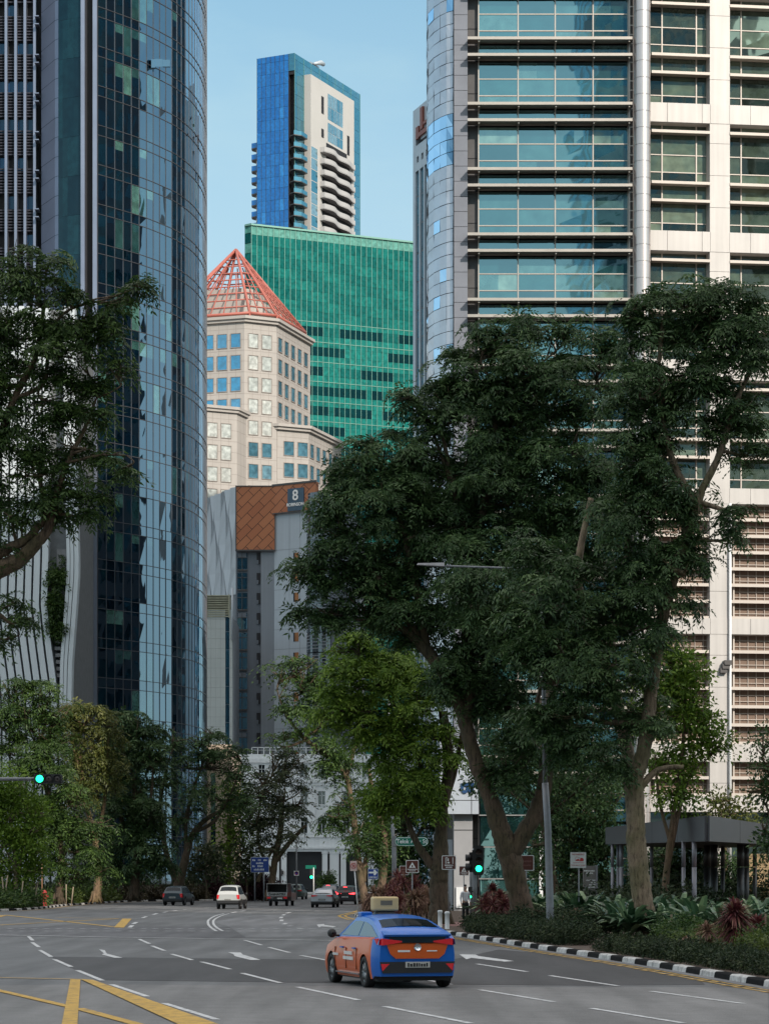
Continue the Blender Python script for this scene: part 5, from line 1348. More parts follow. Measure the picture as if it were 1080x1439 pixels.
tree('bright climber covered slim tree against the tiled building', 262,
     [(322, 1262, .2), (322, 1230, .18), (323, 1180, .15), (325, 1130, .1)], [],
     [(325, 1108, 14, 12), (335, 1120, 14, 14), (320, 1135, 16, 14), (335, 1150, 16, 12), (318, 1165, 14, 14), (328, 1182, 14, 14), (316, 1200, 12, 14), (325, 1218, 12, 12), (320, 1238, 11, 12)],
     m_lf_bright, m_bark_m, 'c', dens=.9, group=SG)
print('leaf quads', leafcount[0])

# =============================================================== planting
def strip_clumps(path, o0, o1, side, h0, h1, n, spacing_r, leafm, name, label, cat='hedge', L=.09, stuff=False, yr=None, cn=34, z0=.15):
    P = [p for p in smooth_path([Vector(p) for p in path])]
    if yr: P = [p for p in P if yr[0] <= p.y <= yr[1]]
    seg = [(P[i+1]-P[i]).length for i in range(len(P)-1)]; cum = np.concatenate([[0], np.cumsum(seg)])
    C = np.zeros((n, 3))
    for k in range(n):
        s = nprng.random()*cum[-1]; i = min(int(np.searchsorted(cum, s))-1, len(P)-2); i = max(i, 0)
        d = (P[i+1]-P[i]).normalized(); nn = Vector((d.y, -d.x))*side; p = P[i]+d*(s-cum[i])
        o = o0+(o1-o0)*nprng.random(); hh = h1*(.75+.25*math.sin(s*1.3)+.12*nprng.normal()); z = h0+(hh-h0)*nprng.random()**.6
        C[k] = (p.x+nn.x*o, p.y+nn.y*o, z0+z)
    base = Vector((C[:, 0].mean(), C[:, 1].mean(), 0)); C[:, 0] -= base.x; C[:, 1] -= base.y
    temps = [clump(spacing_r, L, L*.5, cn) for _ in range(4)]
    me, nq = leaves_mesh(name, leafm, temps, C, 1.0, .4); leafcount[0] += nq
    o = bpy.data.objects.new(name, me); COL.objects.link(o); o.location = base
    tag(o, label, None if stuff else cat, None, 'stuff' if stuff else None); return o
m_lf_hedge = M_leaf('hedge leaf', [(0, (.012, .022, .010)), (.5, (.03, .048, .022)), (.85, (.055, .075, .03)), (1, (.11, .10, .06))], .15, .6, .2)
m_lf_hedgeb = M_leaf('fresh hedge leaf', [(0, (.03, .05, .01)), (.5, (.07, .11, .02)), (1, (.16, .21, .05))], .3)
m_lf_brown = M_leaf('brownish hedge leaf', [(0, (.03, .022, .012)), (.5, (.06, .05, .03)), (1, (.10, .09, .04))], .15)
m_lf_purple = M_leaf('purple leaf', [(0, (.02, .006, .010)), (.5, (.05, .014, .022)), (1, (.10, .035, .04))], .2)
m_grass = M_leaf('verge grass', [(0, (.04, .07, .01)), (.6, (.10, .16, .02)), (1, (.18, .24, .05))], .3)
strip_clumps(KR, .5, 2.0, 1, 0, .40, 2000, .14, m_lf_hedge, 'hedge', 'low dark hedge directly behind the right black and white kerb', yr=(48, 77), L=.075)
strip_clumps(KR, .5, 1.9, 1, 0, .6, 1500, .18, m_lf_hedge, 'hedge', 'low dark hedge behind the kerb between lamp post and taxi', yr=(79, 103), L=.085)
strip_clumps(KR, 3.9, 5.2, 1, 0, .75, 1000, .2, m_lf_mid, 'hedge', 'second hedge row, fresher green, in front of the big leaved plants', yr=(55, 84), L=.09)
strip_clumps(KR, 2.9, 4.3, 1, .1, .6, 260, .2, m_lf_hedgeb, 'hedge', 'lime green low bush row at the foot of the tall pale trunk', yr=(66, 78), L=.09)
strip_clumps(KR, 2.4, 4.5, 1, 0, .9, 700, .22, m_lf_hedge, 'hedge', 'dark bushes around the forked trunk and brown sign', yr=(88, 103), L=.1)
strip_clumps(KR, 2.2, 6.0, 1, 0, .05, 1200, .12, m_lf_brown, 'ground_cover', 'dry fallen leaves on the soil behind the kerb', stuff=True, yr=(48, 112), L=.07, cn=8)
strip_clumps(KL, .5, 2.6, -1, 0, .9, 900, .4, m_lf_mid, 'hedge', 'green hedge along the far left kerb', yr=(160, 202), L=.22)
strip_clumps(KL, .5, 2.4, -1, .1, 1.0, 160, .4, m_lf_hedgeb, 'hedge', 'yellow green low hedge by the left edge of the photo', yr=(164, 180), L=.2)
strip_clumps(KL, .5, 2.6, -1, 0, .95, 520, .42, m_lf_hedgeb, 'hedge', 'bright yellow green hedge left of the dark car', yr=(205, 236), L=.24)
strip_clumps(KL, 2.6, 8, -1, 0, 1.5, 1100, .55, m_lf_hedge, 'undergrowth', 'dark undergrowth below the left trees', stuff=True, yr=(168, 244), L=.28)
strip_clumps(KL, .4, 2.6, -1, 0, 1.1, 330, .45, m_lf_brown, 'hedge', 'brownish clipped hedge between dark car and white car', yr=(238, 249), L=.24)
strip_clumps(KL, 3, 7, -1, 0, 1.9, 330, .5, m_lf_hedge, 'hedge', 'dark tall hedge behind the white car', yr=(236, 249.5), L=.26)
strip_clumps([(-1.2, 153), (-.3, 160), (1, 168)], -.2, 2.5, 1, 0, .25, 300, .22, m_grass, 'grass', 'bright grass on the tip of the traffic island', stuff=True, L=.16)
strip_clumps([(.6, 166), (2, 240), (3, 330)], .5, 4, 1, 0, 1.0, 500, .5, m_lf_mid, 'undergrowth', 'low greenery along the far right side of the road', stuff=True, L=.25)
strip_clumps([(8, 138), (20, 143)], -1, 3, 1, 0, 1.0, 260, .28, m_lf_mid, 'hedge', 'green bush behind the standing man', L=.14)
strip_clumps([(-2, 372.5), (8, 372.5)], 0, 1, 1, 0, 1.6, 130, .5, m_lf_mid, 'hedge', 'small hedge at the foot of the white building', L=.3)
strip_clumps([(12, 152), (26, 158), (40, 160)], -3, 3, 1, 0, 2.2, 600, .5, m_lf_hedge, 'undergrowth', 'dark shrubbery around and behind the pavilion', stuff=True, L=.25)
strip_clumps([(9.5, 118), (16, 134)], -2, 2, 1, 0, 1.6, 420, .4, m_lf_hedge, 'undergrowth', 'dark bushes behind the forked trunk', stuff=True, L=.2)

def blade_plant(name, n, L, W, spread, h0=0, trunk_h=0, drop=.3):
    """spiky or broad leaved plant, each leaf a folded bent blade"""
    b = MB()
    for i in range(n):
        az = rnd.random()*2*math.pi; el = spread[0]+(spread[1]-spread[0])*rnd.random(); l = L*(.7+.5*rnd.random()); w = W*(.8+.4*rnd.random())
        d = Vector((math.cos(az), math.sin(az), 0)); sd = Vector((-d.y, d.x, 0)); z0 = h0+trunk_h*(.55+.45*rnd.random()) if trunk_h else h0
        P = []
        for k in range(5):
            s = k/4; r = l*s*math.cos(el); z = z0+l*s*math.sin(el)-drop*l*s*s
            P.append((d*r+Vector((0, 0, z)), w*[.35, .9, 1, .7, .02][k]))
        t = rnd.random()
        for k in range(4):
            (p, a), (q, c) = P[k], P[k+1]; f = Vector((0, 0, .18))
            b.face([p, q, q+sd*c/2+f*c, p+sd*a/2+f*a], 0, t); b.face([q, p, p-sd*a/2+f*a, q-sd*c/2+f*c], 0, min(1, t+.12))
    return b
m_red_lf = M_leaf('dull red blade leaf', [(0, (.05, .012, .018)), (.5, (.14, .035, .04)), (.85, (.22, .08, .07)), (1, (.26, .16, .10))], .25)
m_tan_lf = M_leaf('straw pink blade leaf', [(0, (.10, .05, .04)), (.5, (.2, .11, .08)), (1, (.30, .2, .13))], .25)
m_big_lf = M_leaf('large blue green leaf', [(0, (.016, .045, .02)), (.5, (.05, .11, .055)), (.8, (.10, .19, .10)), (1, (.28, .38, .2))], .2, .32, .5)
def cordyline(label, x, y, h, n, m_=None, group=None, L=.5):
    t = thing('red_cordyline', label, 'plant', (x, y, .13), rnd.random()*6, group)
    b = MB(); k = max(2, int(n/60))
    stems = [(rnd.gauss(0, .12*h), rnd.gauss(0, .12*h), h*(.55+.35*rnd.random())) for _ in range(k)]
    lf = MB()
    for (sx_, sy_, sh) in stems:
        b.tube([(sx_*.3, sy_*.3, -.05), (sx_, sy_, sh)], [.035, .02], 6)
        q = blade_plant('l', n//k, L, .055, (-.5, 1.5), 0, 0, .35)
        for f, tt in zip(q.f, q.t):
            lf.face([(q.v[i][0]+sx_, q.v[i][1]+sy_, q.v[i][2]+sh+(rnd.random() if 0 else 0)) for i in f], 0, tt)
        q = blade_plant('l', n//k//2, L*.8, .05, (-.8, .6), 0, 0, .4)
        for f, tt in zip(q.f, q.t):
            lf.face([(q.v[i][0]+sx_*.8, q.v[i][1]+sy_*.8, q.v[i][2]+sh*.6) for i in f], 0, tt)
    b.build('stem', m_bark_m, t); lf.build('leaves', m_ or m_red_lf, t)
def atg(px, Y): return (PX(px, Y), Y)
cordyline('tall dark red spiky cordyline clump near the right edge', *atg(1036, 70), 1.35, 520, L=.6)
cordyline('pinkish spiky cordyline left of the tall red clump', *atg(990, 71), 1.0, 110, m_tan_lf, L=.42)
cordyline('red cordyline cut off by the right edge', *atg(1068, 73), 1.15, 150, L=.5)
cordyline('small reddish cordyline at the foot of the pale trunk', *atg(965, 72), .5, 60, m_tan_lf, L=.35)
cordyline('red cordyline just left of the information pillar', *atg(808, 96), .8, 110, m_tan_lf, L=.45)
cordyline('red cordyline right of the grey lamp post base', *atg(785, 92), .7, 70, L=.4)
cordyline('small red cordyline between lamp post and forked trunk', *atg(758, 98), .8, 80, L=.45)
for i, (px, Y, h) in enumerate(((682, 109, 1.7), (697, 108, 1.6), (708, 110, 1.5), (690, 112, 1.8))):
    cordyline(['broad red bush right of the traffic light pole, leftmost stem clump', 'red bush clump close to the forked trunk, front', 'red bush clump touching the forked trunk', 'red bush clump at the back, beside the traffic light pole'][i], *atg(px, Y), h, 230, L=.6)
isl = [(520, 137, 1.0, m_tan_lf), (532, 134, 1.5, m_tan_lf), (548, 136, 2.1, None), (562, 138, 2.5, None), (576, 134, 2.3, None), (590, 135, 1.9, None), (602, 131, 1.5, m_tan_lf), (556, 131, 1.5, None), (584, 128, 1.3, m_tan_lf), (612, 134, 1.4, None)]
for i, (px, Y, h, m_) in enumerate(isl):
    cordyline('red spiky cordyline in the dense island bed behind the taxi', *atg(px, Y), h, 260, m_, 'cordylines massed on the island', L=.75)
def bigleaf(x, y, L, n):
    t = thing('broad_leaved_plant', 'glossy broad leaved plant in the dense bed', 'plant', (x, y, .13), rnd.random()*6, 'broad leaved plants massed around the pavilion')
    q = blade_plant('leaves', n, L*1.45, L*.17, (.6, 1.4), .1, 0, .5); q.build('leaves', m_big_lf, t)
    b = MB(); 
    for k in range(4): a = k*1.6; b.tube([(0, 0, -.05), (.1*math.cos(a), .1*math.sin(a), L*.45)], [.04, .015], 5)
    b.build('stem', m_lf_mid, t); return t
protos = [bigleaf(*atg(880, 96), 1.6, 40), bigleaf(*atg(905, 95), 1.5, 36), bigleaf(*atg(935, 94), 1.75, 42)]
spots = []
for px in range(870, 1100, 17):
    for Y in (89, 96, 103): spots.append((px+rnd.uniform(-8, 8), Y+rnd.uniform(-3, 3), 0.95 if px < 1060 else .9))
for px in (850, 862): spots.append((px, 112, .9))
for px in (786, 797, 808, 818, 826): spots.append((px, 112+rnd.uniform(-4, 4), 1.15))
for px in (745, 755, 768): spots.append((px, 118, 1.1))
for px in (690, 700, 712, 724): spots.append((px, 124, 1.05))
for (px, Y, s_) in spots:
    c = copy_tree(rnd.choice(protos)); x, y = atg(px, Y); c.location = (x, y, .13); c.rotation_euler.z = rnd.random()*6; s_ *= rnd.uniform(.85, 1.1); c.scale = (s_, s_, s_*rnd.uniform(.85, 1.1))
def bush(label, px, Y, w, h, m_, group=None, L=.2, n=120):
    x, y = atg(px, Y); C = nprng.normal(0, .42, (n, 3)).clip(-1, 1)*np.array([w/2, w/2, h/2])+np.array([0, 0, h*.5]); C[:, 2] = np.abs(C[:, 2])
    me, nq = leaves_mesh('bush', m_, [clump(.35*L/.2, L, L*.45, 40) for _ in range(3)], C, 1.0, .5); leafcount[0] += nq
    o = bpy.data.objects.new('bush', me); COL.objects.link(o); o.location = (x, y, .13); tag(o, label, 'bush', group)
bush('purple brown bush behind the blue direction board', 372, 247, 3.4, 2.2, m_lf_purple, n=260)
bush('purple brown bush left of the blue direction board', 352, 249, 3.4, 2.3, m_lf_purple, n=260)
bush('small reddish bush beside the slender tree', 300, 252, 2.2, 2.6, m_lf_purple, n=120)
bush('dark round bush under the dark spreading tree', 272, 254, 4, 2.2, m_lf_hedge, n=220)
bush('planter bush in front of the white building columns', 460, 352, 2.4, 2.6, m_lf_mid, L=.3, n=70)
for k, (px, py_, w, h) in enumerate(((76, 812, 2.2, 3.6), (75, 850, 1.8, 2.6), (76, 885, 2.2, 2.0))):
    C = nprng.normal(0, .42, (70, 3)).clip(-1, 1)*np.array([w/2, .7, h/2])
    me, nq = leaves_mesh('balcony_planting', m_lf_mid, [clump(.4, .26, .12, 36)], C, 1, .5)
    o = bpy.data.objects.new('balcony_planting', me); COL.objects.link(o); o.location = (PX(px+2, 234.8), 235.2, PZ(py_, 235)); tag(o, ['upper', 'middle', 'lowest'][k]+' clump of plants growing in the slot of the white finned building', 'plant', 'plants in the facade slot')
m_stake = M_simple('timber stake', (.30, .24, .17), .8)
for k, (px, Y, h, lean) in enumerate(((4, 180, 2.3, .25), (8, 181, 2.2, -.2), (28, 182, 1.9, .2), (47, 186, 2.3, .3), (55, 188, 2.2, -.3), (93, 204, 1.6, 0), (100, 204, 1.4, .2))):
    x, y = atg(px, Y); b = MB(); b.tube([(0, 0, -.1), (lean*h*.6, 0, h)], .05, 6); b.build('support_stake', m_stake, None, 'pale timber stake propping the young trees at the lower left', 'stake', 'timber stakes', loc=(x, y, .13))
for k, (px, Y) in enumerate(((943, 84), (975, 83), (1075, 86))):
    x, y = atg(px, Y); b = MB(); b.box(-.03, .03, -.03, .03, -.1, .95); b.build('garden_post', m_stake, None, ['thin wooden garden post just right of the pale trunk', 'thin wooden garden post behind the pinkish cordyline', 'thin wooden garden post at the right edge'][k], 'post', 'garden posts', loc=(x, y, .13))
# =============================================================== street furniture
def pos(px, Y, z=.13): return (PX(px, Y), Y, z)
# big lamp post
lp = thing('street_lamp', 'tall grey tapered lamp post behind the right kerb', 'street lamp', pos(773, 93))
b = MB(); hz = PZ(806, 93)-.13; lean = PX(761, 93)-PX(773, 93)
b.tube([(0, 0, -.1), (0, 0, .5), (lean*.3, 0, hz*.3), (lean*.62, 0, 5.6)], [.15, .145, .125, .12], 16); b.tube([(lean*.62, 0, 5.6), (lean, 0, hz)], [.09, .06], 14)
b.box(-.09, .09, -.165, -.1, .6, 1.1); b.build('pole', m_galv, lp)
b = MB(); x1 = PX(566, 93)-PX(773, 93); za = PZ(794, 93)-.13; b.tube([(lean, 0, hz-.1), (lean-.25, 0, za-.05), (lean-.9, 0, za-.12), (PX(622, 93)-PX(773, 93), 0, za-.03)], [.05, .045, .04, .035], 8); b.build('arm', m_galv, lp)
b = MB(); xa, xb = PX(585, 93)-PX(773, 93), PX(624, 93)-PX(773, 93)
b.raw([(xa, -.1, za), (xb, -.16, za-.06), (xb, .16, za-.06), (xa, .1, za), (xa+.05, -.06, za+.06), (xb, -.08, za+.08), (xb, .08, za+.08), (xa+.05, .06, za+.06)], [(0, 1, 2, 3), (4, 7, 6, 5), (0, 4, 5, 1), (1, 5, 6, 2), (2, 6, 7, 3), (3, 7, 4, 0)]); b.build('lamp_head', m_galv, lp)
# lamp with street name
l2 = thing('street_lamp', 'slim grey lamp post carrying the green street name sign', 'street lamp', pos(554, 150))
b = MB(); hz = PZ(975, 150)-.13; b.tube([(0, 0, -.1), (-.02, 0, 4.3), (-.08, 0, 4.4), (-.35, 0, hz)], [.16, .14, .1, .07], 12); b.box(-.17, .12, -.16, .16, PZ(1189, 150)-.13, PZ(1175, 150)-.13); b.build('pole', m_galv, l2)
b = MB(); b.tube([(-.35, 0, hz), (-.9, 0, PZ(968, 150)), (PX(505, 150)-PX(554, 150), 0, PZ(966, 150))], [.05, .05, .04], 8); xa, xb = PX(480, 150)-PX(554, 150), PX(506, 150)-PX(554, 150); b.box(xa, xb, -.15, .15, PZ(967, 150)-.2, PZ(966, 150)-.06); b.build('lamp_head', m_galv, l2)
m_sgreen = M_simple('sign green', (.0, .15, .10), .4, 0, .05); m_swhite = M_simple('sign white', (.75, .78, .78), .4, 0, .04); m_sbrown = M_simple('sign brown', (.10, .028, .02), .45, 0, .08, 3); m_sblue = M_simple('sign blue', (.01, .05, .28), .4, 0, .05); m_sred = M_simple('sign red', (.50, .04, .04), .45)
def rrect(x0, x1, z0, z1, r, n=6):
    P = []
    for cx, cz, a0 in ((x1-r, z0+r, -90), (x1-r, z1-r, 0), (x0+r, z1-r, 90), (x0+r, z0+r, 180)):
        for k in range(n+1): a = math.radians(a0+90*k/n); P.append((cx+r*math.cos(a), cz+r*math.sin(a)))
    return P
def plate(b, x0, x1, z0, z1, r, y0, y1, mat=0):
    P = rrect(x0, x1, z0, z1, r); n = len(P)
    vs = [(p[0], y0, p[1]) for p in P]+[(p[0], y1, p[1]) for p in P]
    b.raw(vs, [tuple(range(n)), tuple(range(n, 2*n))[::-1]]+[(i, n+i, n+(i+1) % n, (i+1) % n) for i in range(n)], mat)
def dots(b, x0, x1, z, h, y, mat, n, seed=0):
    rr = random.Random(seed); x = x0
    while x < x1-.005:
        w = h*rr.choice([.35, .5, .6]); b.box(x, min(x+w, x1), y-.004, y, z, z+h*rr.choice([.8, 1, 1]), mat); x += w+h*.25
sn = thing('street_name_sign', 'long green street name sign fixed to the slim lamp post', 'street sign', (PX(578, 150), 149.85, PZ(1183, 150)))
b = MB(); w2 = (PX(602, 150)-PX(555, 150))/2; plate(b, -w2, w2, -.27, .27, .25, -.03, .03, 0); b.build('sign_board', m_sgreen, sn)
b = MB(); plate(b, -w2+.03, w2-.03, -.24, .24, .22, -.034, -.031, 1); plate(b, -w2+.06, w2-.06, -.21, .21, .2, -.038, -.0345, 0); b.build('sign_border', [m_sgreen, m_swhite], sn)
text('Telok Ayer St', .34, sn, (0, -.045, 0), m_swhite, ex=.004, bold=.006, sx=.92)
# brown information signs
def brown(label, px, py, w, Y, kind, ground_py=None):
    t = thing('tourist_sign', label, 'sign', pos(px, Y)); s_ = w*Y/F; zc = PZ(py, Y)-.13
    b = MB(); b.tube([(0, .04, -.1), (0, .04, zc)], .03, 8); b.build('post', m_galv, t)
    b = MB(); plate(b, -s_/2, s_/2, zc-s_/2, zc+s_/2, s_*.08, -.02, .0, 1); plate(b, -s_/2*.9, s_/2*.9, zc-s_*.45, zc+s_*.45, s_*.06, -.025, -.021, 0)
    if kind == 'tri':
        b.raw([(-s_*.26, -.03, zc-s_*.1), (s_*.26, -.03, zc-s_*.1), (0, -.03, zc+s_*.34)], [(0, 1, 2)], 1)
        b.raw([(-s_*.05, -.034, zc-s_*.05), (s_*.05, -.034, zc-s_*.05), (s_*.05, -.034, zc+s_*.12), (-s_*.05, -.034, zc+s_*.12)], [(0, 1, 2, 3)], 0)
        dots(b, -s_*.38, s_*.38, zc-s_*.26, s_*.08, -.027, 1, 9, 3); dots(b, -s_*.25, s_*.25, zc-s_*.38, s_*.08, -.027, 1, 9, 4)
    elif kind == 'path':
        b.box(-s_*.25, -s_*.2, -.03, -.026, zc-s_*.08, zc+s_*.36, 1); b.box(s_*.25, s_*.3, -.03, -.026, zc-s_*.08, zc+s_*.36, 1)
        b.box(-s_*.2, -s_*.08, -.03, -.026, zc+s_*.32, zc+s_*.36, 1); b.box(-s_*.12, -s_*.02, -.03, -.026, zc+s_*.1, zc+s_*.3, 1); b.box(-s_*.12, s_*.05, -.03, -.026, zc-s_*.06, zc+s_*.05, 1)
        dots(b, -s_*.3, s_*.3, zc-s_*.24, s_*.1, -.027, 1, 9, 5); dots(b, -s_*.22, s_*.22, zc-s_*.38, s_*.1, -.027, 1, 9, 6)
    else:
        dots(b, -s_*.35, s_*.35, zc+s_*.05, s_*.12, -.027, 2, 9, 7); dots(b, -s_*.3, s_*.3, zc-s_*.2, s_*.1, -.027, 2, 9, 8)
    b.build('sign_board', [m_sbrown, m_swhite, M_simple('faded mark', (.2, .1, .09), .5) if kind == 'back' else m_swhite], t)
brown('brown square sign with white triangle left of the dark upright trunk', 579, 1218, 18, 128, 'tri')
brown('small brown sign half hidden behind the triangle sign', 567.5, 1223.5, 13, 146, 'back')
brown('largest brown square sign with arched path symbol, on a post beside the dark upright trunk', 630.5, 1212.5, 20, 115, 'path')
brown('brown triangle sign partly hidden by the traffic light hoods', 651.5, 1224, 13.5, 150, 'tri')
brown('brown sign sticking out behind the thick forked trunk', 739, 1213, 22, 110, 'back')
# tow away sign
t = thing('tow_sign', 'white square sign with red tow truck drawing above the leaves', 'sign', pos(812, 108)); s_ = 22*108/F; zc = PZ(1209, 108)-.13
b = MB(); b.tube([(.03, .04, -.1), (.03, .04, zc)], .03, 8); b.build('post', m_galv, t)
b = MB(); plate(b, -s_/2, s_/2, zc-s_/2, zc+s_/2, .02, -.02, 0, 0)
b.raw([(-s_*.2, -.024, zc-s_*.05), (s_*.08, -.024, zc-s_*.05), (s_*.08, -.024, zc+s_*.03), (-s_*.0, -.024, zc+s_*.08), (-s_*.13, -.024, zc+s_*.03)], [(0, 1, 2, 3, 4)], 1)
b.raw([(s_*.08, -.024, zc-s_*.07), (s_*.34, -.024, zc-s_*.07), (s_*.34, -.024, zc+s_*.08), (s_*.26, -.024, zc+s_*.14), (s_*.14, -.024, zc+s_*.14), (s_*.1, -.024, zc)], [(0, 1, 2, 3, 4, 5)], 1)
b.box(-s_*.34, s_*.36, -.026, -.022, zc-s_*.18, zc-s_*.16, 1); b.tube([(-s_*.22, -.024, zc), (-s_*.12, -.024, zc+s_*.22), (s_*.12, -.024, zc+s_*.14)], .006, 4, 1)
b.build('sign_board', [m_swhite, m_sred], t)
text('NO PARKING', s_*.15, t, (0, -.025, zc+s_*.36), m_sred, ex=.002, sx=.85); text('TOW AWAY ZONE', s_*.13, t, (0, -.025, zc-s_*.34), m_sred, ex=.002, sx=.8)
# information pillar
t = thing('information_pillar', 'grey upright information pillar with white lettering beside the tow sign', 'sign pillar', pos(829, 122))
w = 20*122/F; b = MB(); hh = PZ(1217, 122)-.13; b.box(-w/2, w/2*.72, -.12, .2, -.05, hh, 0); b.box(w/2*.75, w/2, -.16, .24, -.05, hh+.03, 1); b.build('pillar', [M_simple('warm grey metal sheet', (.17, .16, .155), .4, .3, .08, 2), m_colm], t)
m_silt = M_simple('white vinyl lettering', (.8, .85, .88), .5)
b = MB()
for i, (x0, x1, zf) in enumerate(((-.3, .2, .9), (-.2, .12, .86), (-.2, .23, .735), (.02, .23, .695), (-.06, .23, .655), (-.28, .23, .615))): dots(b, x0, x1, hh*zf, .06, -.122, 0, 9, 20+i)
b.build('lettering', m_silt, t)
# one way sign
t = thing('one_way_sign', 'blue square one way sign with white right arrow', 'sign', pos(524, 146)); s_ = 14.5*146/F; zc = PZ(1228.5, 146)-.13
b = MB(); b.tube([(0, .04, -.1), (0, .04, zc)], .03, 8); b.build('post', m_galv, t)
b = MB(); plate(b, -s_/2, s_/2, zc-s_/2, zc+s_/2, .04, -.02, 0, 1); plate(b, -s_*.47, s_*.47, zc-s_*.47, zc+s_*.47, .03, -.025, -.021, 0)
b.raw([(-s_*.42, -.03, zc+s_*.05), (s_*.05, -.03, zc+s_*.05), (s_*.05, -.03, zc+s_*.25), (s_*.0, -.03, zc-s_*.11+s_*.01)], [(0, 1, 2)] if 0 else [], 1)
b.box(-s_*.42, s_*.1, -.032, -.026, zc+s_*.06, zc+s_*.22, 1); b.raw([(s_*.05, -.03, zc+s_*.4), (s_*.05, -.03, zc-s_*.12), (s_*.2, -.03, zc-s_*.12), (s_*.42, -.03, zc+s_*.14), (s_*.2, -.03, zc+s_*.4)], [(0, 1, 2, 3, 4)], 1)
b.build('sign_board', [m_sblue, m_swhite], t); text('ONE WAY', s_*.17, t, (0, -.03, zc-s_*.32), m_swhite, ex=.003, bold=.004)
# pinkish round prohibition sign
t = thing('prohibition_sign', 'faded pinkish square sign with no right turn ring on a leaning white post', 'sign', pos(503, 148)); w = 9.5*148/F; zc = PZ(1217, 148)-.13
b = MB(); b.tube([(.02, .04, -.1), (-.22, .04, zc-.1)], .03, 8); b.build('post', m_white, t)
b = MB(); plate(b, -.27-w/2, -.27+w/2, zc-.3, zc+.28, .03, -.02, 0, 0); b.build('sign_board', [M_simple('faded pink sign', (.55, .42, .40), .5), m_sred], t)
b = MB()
for i in range(20):
    a, c = 2*math.pi*i/20, 2*math.pi*(i+1)/20; b.tube([(-.27+.15*math.cos(a), -.03, zc+.15*math.sin(a)), (-.27+.15*math.cos(c), -.03, zc+.15*math.sin(c))], .016, 4)
b.tube([(-.37, -.032, zc+.1), (-.17, -.032, zc-.1)], .014, 4); b.box(-.3, -.27, -.03, -.026, zc-.08, zc+.05); b.box(-.3, -.2, -.03, -.026, zc+.02, zc+.05); b.build('ring', m_sred, t)
# blue direction board
t = thing('direction_board', 'blue rectangular direction board on two posts behind the slanted trunk', 'road sign', pos(365, 238)); w = 25.5*238/F; h = 21.5*238/F; zc = PZ(1215.5, 238)-.13
b = MB(); b.tube([(-w*.28, .06, -.1), (-w*.28, .06, zc)], .07, 8); b.tube([(w*.22, .06, -.1), (w*.22, .06, zc)], .07, 8); b.build('posts', m_galv, t)
b = MB(); plate(b, -w/2, w/2, zc-h/2, zc+h/2, .06, -.03, 0, 1); plate(b, -w/2+.03, w/2-.03, zc-h/2+.03, zc+h/2-.03, .05, -.036, -.031, 0)
for i, (x0, x1, zf) in enumerate(((-.4, -.25, .3), (-.1, .05, .3), (.2, .38, .3), (-.2, .18, .1), (-.4, -.28, -.1), (-.12, .18, -.1), (-.32, .24, -.32))): dots(b, w*x0, w*x1, zc+h*zf-.08, .17, -.038, 1, 9, 30+i)
b.build('sign_board', [m_sblue, m_swhite], t)
# far lamp with purple round sign, far signal
t = thing('street_lamp', 'thin white lamp post in front of the white building', 'street lamp', pos(416.5, 262)); b = MB(); b.tube([(0, 0, -.1), (0, 0, PZ(1176, 262))], [.12, .06], 10); b.build('pole', m_galv, t); b = MB(); b.tube([(0, 0, PZ(1176, 262)-.1), (-.7, 0, PZ(1176, 262)+.1)], .05, 6); b.box(-1.2, -.6, -.12, .12, PZ(1176, 262), PZ(1176, 262)+.15); b.build('lamp_head', m_galv, t)
t = thing('no_stopping_sign', 'small square sign with purple and red no stopping disc on the thin lamp post', 'sign', (PX(416.5, 262), 261.85, PZ(1227.5, 262))); b = MB(); plate(b, -.25, .25, -.25, .25, .03, -.03, 0, 0); b.lathe([(.2, -.035), (.2, -.031)], (0, 0, 0), 20, 1, 'y'); b.lathe([(.15, -.04), (.15, -.036)], (0, 0, 0), 20, 2, 'y')
b.build('sign_board', [m_swhite, m_sred, M_simple('violet blue', (.06, .03, .22), .4)], t)
def lens(b, c, r, mat, depth=.02): b.lathe([(r*.2, -depth-.03), (r*.7, -depth-.02), (r, -depth), (r, 0)], c, 20, mat, 'y')
t = thing('traffic_light', 'distant green traffic light on a thin white pole by the white building door', 'traffic light', pos(440.5, 300)); b = MB(); b.tube([(0, 0, -.1), (0, 0, PZ(1221, 300))], .07, 8); b.build('pole', m_white, t)
b = MB(); zc = PZ(1227, 300)-.13; b.box(-.42, -.08, -.15, .1, zc-.75, zc+.45, 0); b.build('signal_head', m_dark, t)
b = MB(); lens(b, (-.25, -.16, zc-.5), .16, 0); b.build('green_lamp', m_green_on, t, label='lit green lamp')
b = MB(); b.box(-.95, .3, -.03, .03, PZ(1221.5, 300)-.1, PZ(1219, 300)+.1); b.build('street_plate', m_sgreen, t)
